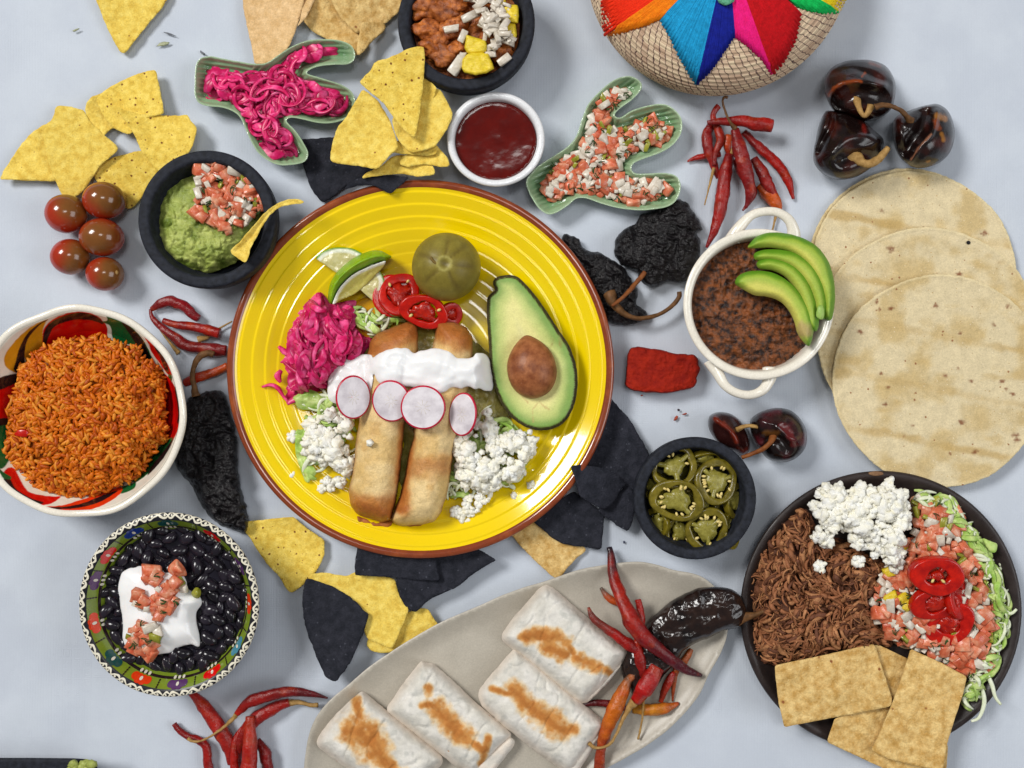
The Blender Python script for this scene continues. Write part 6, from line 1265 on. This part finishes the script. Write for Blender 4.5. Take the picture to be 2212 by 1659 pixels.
def cz(x, y):
    x = np.atleast_1d(np.asarray(x, float)); y = np.atleast_1d(np.asarray(y, float)); return cbz(x, y, dist_poly(x, y, Pcb), 0)
t = thing('tomato_salsa', 345, 1290, 'spoonful of diced tomato across the middle of the cream on the beans', 'salsa', h=120)
pico(t, [(287, 1278), (300, 1278), (312, 1296), (328, 1290), (340, 1268), (355, 1262), (372, 1252), (388, 1248), (402, 1262), (400, 1275), (385, 1285), (378, 1308), (362, 1330), (345, 1338), (330, 1326), (312, 1322), (295, 1312), (285, 1295)], cz, 30, rs, 5, 1.25, (.75, .2, .05), 13)
pico(t, [(318, 1232), (335, 1228), (352, 1240), (348, 1258), (330, 1262), (318, 1252)], cz, 4, rs, 1, 1.5, (.9, .1, 0), 14)
t = thing('tomato_salsa', 307, 1385, 'round clump of diced tomato at the lower left of the cream', 'salsa', h=120)
pico(t, [(278, 1360), (295, 1348), (320, 1348), (340, 1356), (346, 1372), (340, 1392), (330, 1405), (318, 1425), (308, 1428), (306, 1410), (288, 1406), (276, 1398), (274, 1376)], cz, 34, rs, 5, 1.15, (.72, .25, .03), 11)
g = field([(381, 1206), (390, 1214), (402, 1230), (404, 1244), (385, 1246), (366, 1240), (360, 1228), (370, 1216)], lambda x, y, d, D: 122+14*sstep(0, 12, d), 3, 'chip', skirt=((0, .4), (.5, 0)), inset=5, bottom=105); solo('tomato_wedge', g, MT['tomato_dice'], 'single pointed tomato piece at the upper edge of the cream on the beans', 'tomato piece')
g = field([(412, 1282), (422, 1268), (432, 1270), (436, 1280), (430, 1294), (418, 1292)], lambda x, y, d, D: 122+9*sstep(0, 8, d), 3, 'chip', skirt=((0, .4), (.5, 0)), inset=4, bottom=105); solo('green_tomato_piece', g, MT['pepper_dice'], 'small greenish piece at the right edge of the cream on the beans', 'tomato piece')
# refried beans, salsa in the ramekin
g = field(circ(CO[1], CO[2]*.862, 86, 48), lambda x, y, d, D: 82+16*sstep(0, 60, d)+9*fbm(x, y, 34, 4, 3)+7*fbm(x, y, 13, 3, 5, ridge=True), 2.8, skirt=((0, 0),), bottom=70, inset=2); solo('refried_beans', g, MT['refried'], 'chunky brown refried beans in the ivory casserole', 'beans')
g = field(circ(RAM[1], RAM[2]*.832, 64, 48, .965), lambda x, y, d, D: 64+.7*fbm(x, y, 60, 2, 3)+.25*fbm(x, y, 16, 2, 4)+1.5*np.exp(-d/3), 4, skirt=((0, 0),), bottom=50, inset=2); solo('red_salsa', g, MT['red_sauce'], 'dark red smooth chile salsa in the white ramekin', 'salsa')
# meat stew at the top
ts = thing('braised_meat', 960, 70, 'chunks of meat in red chile sauce in the black bowl at the top', 'meat', h=50)
g = field(circ(B_TOP[1], B_TOP[2]*.80, 78, 48), lambda x, y, d, D: 68+20*sstep(0, 70, d)+7*fbm(x, y, 36, 3, 3)+4*fbm(x, y, 12, 3, 5, ridge=True), 3, skirt=((0, 0),), bottom=50, inset=2); part('chile_sauce', g, MT['stew'], ts)
for i, (x, y, rx, ry, a) in enumerate([(925, 12, 40, 26, .3), (960, 28, 34, 26, -.2), (925, 62, 32, 20, .2), (948, 84, 30, 24, .8), (975, 66, 28, 24, 0), (988, 108, 26, 20, .4), (958, 122, 32, 22, -.3), (930, 100, 22, 20, 0), (985, 18, 26, 24, .5), (1085, 118, 24, 18, .3), (1062, 82, 24, 20, 0), (1012, 140, 20, 12, 0), (1000, -10, 36, 20, 0), (1060, -30, 40, 20, .4), (990, 48, 22, 18, .7), (1090, 85, 22, 26, .2)]):
    part('meat_chunk', G().add(*blob(Pn(x, y, 92), (rx, ry, 18), 4, .30, 1.5, i+3, (0, 0, a), oct=4)), MT['stew'], ts)
t = thing('diced_onion', 1060, 50, 'diced white onion scattered over the braised meat', 'onion', h=90)
PO = [(1000, -20), (1060, -20), (1085, 0), (1085, 40), (1070, 70), (1060, 90), (1040, 80), (1045, 55), (1030, 30), (1005, 15)]
for i in range(52):
    x, y = pick(PO, rs, 2) if i < 34 else pick([(1090, 0), (1120, 10), (1115, 70), (1095, 115), (1060, 110), (1075, 70)], rs, 2)
    put(t, 'onion_dice', dice_mesh('onion_long', i % 6, (25, 11, 8), MT['onion_dice']), x, y, 122+rs.uniform(-6, 12), (rs.uniform(-.4, .4), rs.uniform(-.4, .4), rs.uniform(0, 6.3)), (rs.uniform(.6, 1.15),)*3)
for (x, y, a, s) in ((988, 140, 1.0, 1.7), (975, 63, .2, 1.1), (1000, 77, 1.2, 1.1), (1016, 35, .6, 1.4), (1063, 100, .4, 1.1), (1060, 117, .1, .9), (1088, 80, .5, 1.3), (1090, 128, .7, 1.2), (995, 128, 1.2, 1.2)):
    put(t, 'onion_dice', dice_mesh('onion_long', int(x) % 6, (25, 11, 8), MT['onion_dice']), x, y, 116, (.1, .1, a), (s, s, s))
def pineapple(pts, h, label):
    c0 = np.mean(pts, 0); g = field(pts, lambda x, y, d, D: h+3*fbm(x, y, 14, 2, int(c0[0]))+4*sstep(0, 4, d), 3, 'raw', .9, 7, skirt=((-.2, .6), (.3, 0)), inset=6, bottom=h-26); solo('pineapple_chunk', g, MT['pineapple'], label, 'pineapple', 'pineapple chunks on the braised meat')
pineapple([(1008, 76), (1022, 80), (1048, 88), (1052, 100), (1050, 112), (1030, 116), (1010, 114), (1004, 104)], 122, 'upper left one of the two yellow pineapple chunks at the bottom of the bowl')
pineapple([(1000, 128), (1012, 116), (1035, 114), (1054, 116), (1062, 134), (1066, 148), (1050, 158), (1025, 162), (1003, 156), (998, 145)], 128, 'lowest and largest pineapple chunk near the bowl rim')
pineapple([(1082, 22), (1095, 10), (1118, 12), (1120, 30), (1118, 50), (1100, 46), (1086, 42)], 116, 'pineapple chunk against the upper right wall of the meat bowl')
pineapple([(1072, 58), (1085, 48), (1112, 52), (1116, 75), (1110, 92), (1090, 90), (1074, 84)], 112, 'pineapple chunk under the onion at the right of the meat bowl')
pineapple([(1062, -10), (1090, -12), (1092, 8), (1080, 18), (1064, 12)], 118, 'pineapple chunk cut by the top edge of the picture')

# ---- strands: pickled onion, lettuce, beef ----
def strands(t, name, poly, zf, n, rs, m, rad, arc, wid, thk, mode='arc', grp=None, shrink=3, lift=10, maxn=300, joined=None, colr=None, seg=6, sp=5, tw=.8, ecc=.6, aligned=False, wr=.12, axis=None):
    P = outline_of(poly, 8, 'catmull'); k = 0; tries = 0
    while k < n and tries < n*40:
        tries += 1; x, y = pick(P, rs); a0 = rs.uniform(0, 6.28); R = rs.uniform(*rad); L = rs.uniform(*arc); rt = rs.uniform(0, 6.28); ec = rs.uniform(ecc, 1)
        if aligned: rt = 5*float(noise3(np.array([x/70]), np.array([y/70]), 0, 77)[0])+rs.gauss(0, .35)-a0-L/2
        if axis is not None: rt = axis+rs.gauss(0, .45)-a0-L/2+math.pi/2+(math.pi if rs.random() < .5 else 0)
        th = np.linspace(a0, a0+L, 9)
        if mode == 'arc':
            px = R*(np.cos(th)-np.cos(a0+L/2)*.6); py = R*ec*(np.sin(th)-np.sin(a0+L/2)*.6); q = np.stack([x+px*math.cos(rt)-py*math.sin(rt), y+px*math.sin(rt)+py*math.cos(rt)], -1)
        else:
            s = np.linspace(-1, 1, 9)*R; w = rs.uniform(.05, .22)*R*np.sin(s/R*rs.uniform(1.5, 3.5)+rs.uniform(0, 6)); b = rt; q = np.stack([x+s*math.cos(b)-w*math.sin(b), y+s*math.sin(b)+w*math.cos(b)], -1)
        if not inside(q[:, 0], q[:, 1], P).all(): continue
        z = zf(q[:, 0], q[:, 1])+rs.uniform(0, lift)+4*np.sin(np.linspace(0, 3.14, 9))*rs.uniform(-.5, 1.5)
        p = path3(q, z, sp); nn = len(p); wv = rad_at([wid*.45, wid, wid, wid*.35], nn)*rs.uniform(.7, 1.25)
        v, f = tube_geo(p, wv, np.minimum(wv, thk), seg, np.linspace(rs.uniform(-tw, tw), rs.uniform(-tw, tw), nn), wr, k)
        if joined is not None: joined.add(v, f, colr(rs, v) if colr else None)
        else: part(name, G().add(v, f), m, t)
        k += 1
P1 = [(432, 185), (442, 160), (455, 140), (478, 142), (520, 150), (555, 152), (585, 140), (615, 118), (650, 100), (690, 92), (730, 90), (738, 105), (725, 122), (690, 132), (650, 140), (640, 160), (660, 175), (700, 178), (738, 188), (752, 215), (750, 240), (730, 256), (690, 258), (650, 252), (615, 250), (620, 275), (638, 300), (648, 325), (640, 345), (610, 348), (585, 338), (565, 318), (545, 295), (530, 265), (515, 240), (490, 225), (455, 218), (438, 205)]
t = thing('pickled_onion', 570, 200, 'tangled pink pickled onion rings filling the first cactus dish', 'pickled onion', h=14); z1 = dome(P1, 16, 20, 30, 5)
g = field(P1, lambda x, y, d, D: 15+14*sstep(0, 22, d)+4*fbm(x, y, 16, 3, 2, ridge=True), 4, skirt=((.3, 0),), inset=4, bottom=14); part('onion_mass', g, MT['pink'], t)
strands(t, 'onion_strand', P1, z1, 46, rs, MT['pink'], (26, 52), (1.0, 2.2), 10, 1.6, lift=12, tw=.5, seg=10, wr=.03)
strands(t, 'onion_strand', P1, z1, 80, rs, MT['pink'], (18, 42), (1.6, 4.8), 5.2, 1.7, lift=18, ecc=.75, wr=.04)
t = thing('pickled_onion', 690, 750, 'heap of pink pickled onion at the left of the yellow plate', 'pickled onion', h=20)
P2 = [(690, 632), (702, 640), (718, 655), (765, 648), (768, 662), (758, 690), (772, 712), (790, 728), (802, 728), (800, 745), (785, 765), (770, 790), (745, 795), (730, 815), (712, 835), (690, 845), (660, 850), (640, 868), (612, 862), (618, 838), (628, 820), (618, 800), (604, 782), (606, 768), (622, 765), (618, 740), (625, 710), (640, 682), (660, 655)]
z2 = dome(P2, 26, 48, 46, 6)
g = field(P2, lambda x, y, d, D: 24+38*sstep(0, 46, d)+6*fbm(x, y, 18, 3, 2, ridge=True), 4, skirt=((.3, 0),), inset=4, bottom=20); part('onion_mass', g, MT['pink'], t)
strands(t, 'onion_strand', P2, z2, 50, rs, MT['pink'], (40, 80), (.9, 1.5), 13, 1.6, lift=18, ecc=.8, tw=.5, seg=10, wr=.03, axis=1.35)
strands(t, 'onion_strand', P2, z2, 60, rs, MT['pink'], (30, 80), (.9, 1.8), 6.5, 1.8, lift=28, ecc=.7, wr=.04, axis=1.35)
for q, w in (([(566, 836), (585, 831), (600, 838), (612, 856), (622, 868)], 5), ([(602, 748), (615, 760), (628, 768)], 7), ([(608, 800), (600, 812), (606, 826)], 8), ([(768, 795), (752, 802), (740, 800), (770, 780), (778, 760), (785, 735)], 7), ([(620, 872), (640, 860), (665, 848)], 9), ([(688, 632), (692, 655), (695, 680)], 10)):
    p = path3(q, 42, 4); part('onion_strand', G().add(*tube_geo(p, rad_at([w*.5, w, w*.4], len(p)), 2, 6, .3)), MT['pink'], t)
# lettuce
def lettuce(label, polys, h0, H, n, seed, x0, y0, zmul=1):
    r2 = random.Random(seed); t = thing('shredded_lettuce', x0, y0, label, 'lettuce', h=h0-4)
    for poly, nn in polys:
        zf = dome(poly, h0, H, 30, seed)
        strands(t, 'lettuce_shred', poly, zf, int(nn*.6), r2, MT['lettuce'], (22, 50), (.9, 2.4), 6.5, 1.5, lift=12, ecc=.4)
        strands(t, 'lettuce_shred', poly, zf, int(nn*.5), r2, MT['lettuce_w'], (16, 46), (.8, 2.6), 4.2, 1.8, lift=14, ecc=.4)
    return t
t = lettuce('shredded lettuce under the left heap of cheese on the yellow plate', [([(640, 850), (680, 835), (725, 842), (760, 890), (785, 910), (772, 960), (765, 1035), (745, 1042), (715, 1010), (690, 1035), (662, 1038), (645, 1010), (635, 970), (622, 925), (622, 880)], 66)], 24, 16, 0, 31, 700, 940)
for q in ([(632, 862), (645, 850), (668, 842), (690, 850), (712, 868), (722, 886), (700, 892), (672, 886), (648, 884)], [(640, 930), (655, 935), (660, 965), (665, 1000), (672, 1035), (660, 1040), (648, 1010), (638, 975)], [(655, 1002), (672, 1005), (684, 1018), (678, 1030), (665, 1038), (655, 1025)]):
    g = field(q, lambda x, y, d, D: 42+7*fbm(x, y, 26, 2, 4, ridge=True)+4*sstep(0, 8, d), 3, 'catmull', 1, 8, thick=2.2); part('lettuce_leaf', g, MT['lettuce'], t)
t = lettuce('shredded lettuce under the right heap of cheese on the yellow plate', [([(1040, 840), (1060, 850), (1085, 890), (1110, 915), (1145, 922), (1150, 960), (1140, 1020), (1128, 1060), (1100, 1070), (1060, 1065), (1035, 1085), (1000, 1075), (975, 1085), (965, 1070), (980, 1020), (990, 960), (1000, 920), (1030, 900)], 70), ([(962, 1020), (985, 1000), (1010, 1060), (1040, 1075), (1000, 1082), (970, 1082), (958, 1065)], 12)], 24, 16, 0, 32, 1060, 980)
for q in ([(1118, 1045), (1122, 1062), (1132, 1075), (1136, 1060), (1140, 1045)], [(1142, 1020), (1145, 1045), (1138, 1075), (1133, 1102)]):
    p = path3(q, 30, 4); part('lettuce_shred', G().add(*tube_geo(p, rad_at([3, 5, 2], len(p)), 2, 6)), MT['lettuce'], t)
t = lettuce('fine pale lettuce shreds between the red chile slices and the left roll', [([(752, 665), (790, 655), (835, 668), (880, 690), (872, 705), (830, 712), (800, 730), (775, 712), (760, 695)], 26)], 24, 12, 0, 33, 800, 695)
g = field([(770, 684), (785, 688), (805, 698), (822, 712), (815, 722), (795, 716), (775, 708), (768, 697)], lambda x, y, d, D: 46+5*fbm(x, y, 14, 2, 4)+3*sstep(0, 5, d), 3, 'catmull', .8, 8, thick=2.5); part('lettuce_leaf', g, MT['lettuce'], t)
t = lettuce('shredded lettuce and onion round the right edge of the clay plate', [([(1960, 1062), (2000, 1058), (2050, 1068), (2085, 1100), (2120, 1150), (2155, 1200), (2175, 1260), (2185, 1320), (2180, 1380), (2160, 1440), (2130, 1490), (2105, 1540), (2080, 1560), (2075, 1490), (2100, 1440), (2130, 1380), (2130, 1300), (2100, 1220), (2050, 1150), (1990, 1110)], 175)], 30, 26, 0, 34, 2110, 1300)
for q in ([(2050, 1070), (2070, 1100), (2085, 1130), (2100, 1145), (2108, 1170)], [(2110, 1455), (2128, 1450), (2143, 1480), (2150, 1505), (2162, 1522)], [(2105, 1470), (2122, 1490), (2126, 1520), (2115, 1550), (2098, 1558)], [(2120, 1280), (2150, 1300), (2180, 1325), (2196, 1316)]):
    p = path3(q, 56, 4); part('lettuce_shred', G().add(*tube_geo(p, rad_at([3, 5, 3], len(p)), 2.2, 6)), MT['lettuce_w'], t)
for q in ([(2122, 1162), (2155, 1175), (2152, 1196), (2138, 1192), (2130, 1180)], [(2050, 1118), (2080, 1108), (2062, 1135)]):
    g = field(q, lambda x, y, d, D: 62+3*fbm(x, y, 14, 2, 4)+3*sstep(0, 5, d), 3, 'chip', .8, 8, thick=2.5); part('lettuce_leaf', g, MT['lettuce'], t)
# salsa on the clay plate
t = thing('tomato_salsa', 2000, 1330, 'chopped tomato, onion and yellow chile salsa beside the red slices on the clay plate', 'salsa', h=20)
PS = [(1965, 1080), (2000, 1070), (2050, 1082), (2085, 1130), (2110, 1200), (2140, 1270), (2155, 1330), (2150, 1390), (2140, 1430), (2110, 1460), (2070, 1450), (2030, 1430), (1980, 1405), (1950, 1400), (1920, 1380), (1895, 1350), (1878, 1310), (1890, 1270), (1905, 1230), (1935, 1180), (1975, 1150)]
zs = dome(PS, 40, 26, 50, 9); g = field(PS, lambda x, y, d, D: 26+28*sstep(0, 50, d)+4*fbm(x, y, 14, 3, 2), 4, skirt=((.3, 0),), inset=6, bottom=16); part('salsa_juice', g, bpy.data.materials['salsa_base'], t)
pico(t, PS, zs, 285, rs, 26, 1.2, (.5, .40, .10), 14)
for (x, y) in ((1938, 1165), (1952, 1292), (1925, 1290), (1962, 1305), (1945, 1180), (1922, 1235)):
    put(t, 'yellow_pepper_piece', dice_mesh('yellow_pepper', int(x) % 6, (26, 18, 10), MT['pineapple']), x, y, float(zs(x, y)[0])+12, (rs.uniform(-.3, .3), .2, rs.uniform(0, 6)))
# shredded beef
PM = [(1730, 1095), (1752, 1110), (1770, 1150), (1830, 1170), (1880, 1200), (1915, 1215), (1920, 1260), (1900, 1300), (1895, 1350), (1930, 1385), (1900, 1410), (1860, 1410), (1800, 1425), (1740, 1430), (1690, 1440), (1650, 1432), (1628, 1410), (1622, 1370), (1625, 1320), (1618, 1270), (1625, 1225), (1650, 1180), (1680, 1150), (1705, 1110)]
g = G(); rm = random.Random(3)
def mc(x, y, d, z): return mixc(mixc(col(92, 56, 40), col(136, 88, 62), sstep(-.4, .5, fbm(x, y, 24, 3, 3))), col(60, 36, 28), sstep(.2, .6, fbm(x, y, 36, 2, 13)))
b = field(PM, lambda x, y, d, D: 26+36*sstep(0, 50, d)+20*fbm(x, y, 60, 2, 3)+13*fbm(x, y, 26, 3, 5, ridge=True), 4, 'catmull', 5, 16, skirt=((.3, 0),), inset=6, bottom=18, colf=mc)
g.add(np.vstack(b.v), b.f, np.vstack(b.c))
Pm = outline_of(PM, 8, 'catmull')
zm = lambda x, y: 30+36*sstep(0, 50, dist_poly(np.asarray(x, float), np.asarray(y, float), Pm))+20*fbm(x, y, 60, 2, 3)+13*fbm(x, y, 26, 3, 5, ridge=True)
def mcol(r, v):
    u = r.random(); a = np.array(col(160, 104, 70)) if u < .5 else (np.array(col(186, 130, 88)) if u < .8 else np.array(col(112, 70, 50)))
    return a*r.uniform(.8, 1.12)
strands(None, 'x', PM, zm, 230, rm, None, (20, 52), (.6, 1.8), 5.6, 3.6, joined=g, colr=mcol, seg=6, sp=6, lift=8, ecc=.3, aligned=True)
strands(None, 'x', PM, zm, 380, rm, None, (16, 40), (.6, 1.8), 3.6, 2.4, joined=g, colr=mcol, seg=5, sp=7, lift=13, ecc=.3, aligned=True)
strands(None, 'x', PM, zm, 420, rm, None, (8, 26), (.6, 2.4), 1.6, 1.3, joined=g, colr=mcol, seg=4, sp=7, lift=18, ecc=.3)
o = solo('shredded_beef', g, MT['meat'], 'brown shredded beef heaped on the left of the clay plate', 'meat', kind='stuff')
# crumbled cheese
def cheese(poly, h0, H, w, n, label, seed, extra=(), cl=4):
    r2 = random.Random(seed); g = G(); zf = dome(poly, h0, H, w, seed, 5); P = outline_of(poly, 8, 'catmull')
    for i in range(n):
        x, y = pick(P, r2, 4); u_ = r2.random(); s = r2.uniform(3, 6) if u_ < .35 else (r2.uniform(5.5, 9.5) if u_ < .8 else r2.uniform(10, 17))
        # clumps leave gaps
        if fbm(np.array([x]), np.array([y]), 26, 2, seed+3)[0] < -.28 and r2.random() < .9: continue
        g.add(*blob(Pn(x, y, float(zf(x, y)[0])+r2.uniform(-2, 8)), (s, s*r2.uniform(.75, 1), s*.8), 3 if s > 9 else 2, .42, 1.9, i, (r2.random()*3, r2.random()*3, r2.random()*3), oct=3))
    for (x, y, r, hh) in extra:
        for i in range(int(r*.9)+4):
            a = r2.random()*6.28; q = r2.random()**.5*r*.75; s = r2.uniform(4.5, 8.5); g.add(*blob(Pn(x+q*math.cos(a), y+q*math.sin(a), hh+r2.uniform(0, 7)), (s, s*.85, s*.8), 2, .34, 1.7, i+50, (a, q, s), oct=2))
    return solo('crumbled_cheese', g, MT['cheese'], label, 'cheese', kind='stuff')
cheese([(700, 884), (715, 878), (735, 886), (750, 905), (762, 918), (768, 950), (752, 970), (762, 1000), (756, 1030), (740, 1030), (725, 1010), (712, 1010), (690, 1000), (665, 990), (648, 975), (648, 952), (660, 930), (662, 908), (685, 902)], 40, 20, 26, 290, 'smaller heap of crumbled white cheese left of the fried rolls', 1, ((627, 1028, 11, 34), (632, 943, 12, 36), (708, 1048, 20, 36), (735, 1042, 14, 36), (692, 1056, 8, 32), (800, 957, 2, 112)))
cheese([(1008, 908), (1022, 898), (1040, 908), (1058, 905), (1075, 918), (1088, 935), (1105, 930), (1130, 928), (1158, 920), (1160, 945), (1152, 985), (1140, 1020), (1118, 1045), (1090, 1052), (1060, 1060), (1035, 1058), (1000, 1050), (985, 1040), (985, 1010), (980, 985), (968, 965), (985, 945), (1000, 940), (996, 925)], 44, 32, 34, 520, 'larger heap of crumbled white cheese below the avocado half', 2, ((1020, 1090, 26, 38), (1005, 1112, 22, 36), (985, 1105, 14, 36), (1045, 1070, 20, 40), (965, 970, 6, 70), (1052, 892, 10, 60), (1148, 1050, 8, 34), (1110, 1070, 5, 34)))
cheese([(1762, 1060), (1775, 1050), (1800, 1050), (1835, 1048), (1850, 1038), (1885, 1046), (1910, 1050), (1925, 1046), (1952, 1062), (1962, 1085), (1960, 1115), (1972, 1140), (1970, 1170), (1950, 1180), (1948, 1205), (1935, 1225), (1915, 1215), (1895, 1190), (1870, 1180), (1850, 1190), (1842, 1170), (1830, 1150), (1805, 1150), (1800, 1170), (1775, 1175), (1755, 1165), (1755, 1140), (1765, 1115), (1750, 1100)], 66, 28, 34, 620, 'crumbled white cheese at the top of the clay plate', 3, ((1772, 1222, 16, 84), (1855, 1212, 16, 76), (1890, 1200, 8, 76), (1920, 1040, 9, 66), (1935, 1225, 16, 76)))
# rice
PR = [(44, 792), (60, 778), (82, 760), (112, 742), (150, 735), (190, 730), (212, 724), (240, 735), (272, 745), (300, 752), (310, 772), (340, 790), (352, 820), (358, 850), (358, 890), (362, 925), (360, 945), (350, 958), (335, 975), (322, 995), (312, 1020), (290, 1032), (262, 1045), (235, 1055), (210, 1068), (180, 1072), (150, 1080), (130, 1068), (105, 1068), (82, 1060), (60, 1052), (50, 1025), (32, 1010), (15, 990), (5, 980), (12, 955), (18, 920), (15, 880), (28, 850), (40, 820)]
def build_rice():
    g = G(); r2 = np.random.default_rng(4); P = outline_of(PR, 8, 'catmull')
    zf = lambda x, y: 86+46*(1-(1-np.clip(dist_poly(x, y, P)/110, 0, 1))**2)+7*fbm(x, y, 44, 2, 3)+5*fbm(x, y, 18, 2, 6)
    b = field(PR, lambda x, y, d, D: zf(x, y)-6, 6, 'catmull', 2, 12, skirt=((.1, 0),), inset=8, bottom=50, colf=lambda x, y, d, z: np.repeat(col(150, 70, 14)[None], len(x), 0)); g.add(np.vstack(b.v), b.f, np.vstack(b.c))
    x0, y0 = P.min(0); x1, y1 = P.max(0); n = 7000; x = r2.uniform(x0, x1, n); y = r2.uniform(y0, y1, n); k = inside(x, y, P); x, y = x[k][:2500], y[k][:2500]; n = len(x)
    z = zf(x, y)+r2.uniform(-3, 6, n); c = Pn(x, y, z)
    seg, rings = 6, 5; tt = np.linspace(-1, 1, rings); rr = np.sqrt(np.clip(1-np.abs(tt)**3.4, 0.09, 1))
    a = np.arange(seg)/seg*2*math.pi; base = np.array([[t_, r_*math.cos(q), r_*math.sin(q)] for t_, r_ in zip(tt, rr) for q in a])
    F0 = [(i*seg+j, i*seg+(j+1) % seg, (i+1)*seg+(j+1) % seg, (i+1)*seg+j) for i in range(rings-1) for j in range(seg)]+[tuple(range(seg))[::-1], tuple(range((rings-1)*seg, rings*seg))]
    for i in range(n):
        L = r2.uniform(8.5, 12.5); w = r2.uniform(3.5, 4.5); v = base*np.array([L, w, w]); v[:, 1] += .7*(v[:, 0]/L)**2*2
        v = v@rotm(0, r2.uniform(-.35, .35), r2.uniform(0, 6.28)).T+c[i]
        u = r2.random(); cc = col(204, 104, 14) if u < .55 else (col(220, 136, 40) if u < .8 else col(180, 78, 10)); g.add(v, F0, cc*r2.uniform(.85, 1.1))
    solo('red_rice', g, MT['rice'], 'orange red rice heaped in the painted bowl', 'rice', kind='stuff')
build_rice()
for i, (x, y, w) in enumerate(((64, 952, 18), (404, 1006, 8), (210, 1086, 8))[:1]):
    g = G().add(*blob(Pn(48, 936, 122), (14, 8, 3), 3, .3, 1.5, 2)); solo('tomato_piece', g, MT['redpep'], 'pinkish tomato skin piece at the left edge of the rice', 'tomato piece')
# crumbs and specks on the cloth
def crumb(x, y, w, h_, m, label, a=0.0, seed=0):
    v, f = blob((0, 0, 0), (w, h_, 1.1), 2, .45, 1.6, seed, (0, 0, a)); solo('crumb', G().add(v+Pn(x, y, 1.0), f), m, label, 'crumb')
mg = mat('smear_green', (150, 154, 118), (176, 180, 150), size=6, rough=.6); mk_ = mat('smear_dark', (120, 124, 130), (96, 98, 106), size=4, rough=.6); mr_ = mat('achiote_crumb', (168, 84, 66), (150, 60, 44), size=5, rough=.8)
crumb(163, 65, 7, 2, mg, 'small green smear on the cloth left of the top chip', .4, 1); crumb(352, 95, 13, 4, mg, 'greenish smear on the cloth right of the top chip', .25, 2); crumb(366, 73, 15, 1.6, mk_, 'thin grey scratch mark on the cloth above the onion dish', -.3, 3); crumb(437, 114, 7, 2.4, mk_, 'grey speck on the cloth at the corner of the onion dish', -.7, 4)
crumb(1480, 894, 5, 2, mr_, 'red crumb of achiote nearest the round chiles', .3, 5); crumb(1461, 903, 6, 3, mr_, 'pale red smear below the achiote block', .9, 6); crumb(1466, 886, 2.4, 2.6, mat('dark_crumb', (50, 36, 44), size=4), 'tiny dark crumb on the cloth below the achiote block', 1, 7); crumb(1386, 854, 3, 1.6, mr_, 'tiny achiote crumb just under the block', 0, 8)
crumb(1348, 1171, 2, 3, mat('blue_crumb', (60, 62, 84), size=4), 'tiny blue chip crumb below the blue chips', 0, 9); crumb(642, 1077, 8, 1.2, MT['herb'], 'sliver of green herb on the lower left of the yellow plate', .1, 10)
bpy.data.objects[-1 if False else 'crumb'].name = 'crumb'
# guacamole on the tray corner
g = G()
for i in range(16): g.add(*blob(Pn(150+rs.uniform(-2, 52), 1656+rs.uniform(-8, 22), 62+rs.uniform(0, 6)), (11, 9, 7), 2, .3, 1.5, i))
solo('guacamole_smear', g, mat('guacamole_plain', (140, 150, 70), (168, 176, 92), size=10, rough=.4, bump=1.5, bsize=6), 'lump of guacamole on the corner of the black tray', 'guacamole')
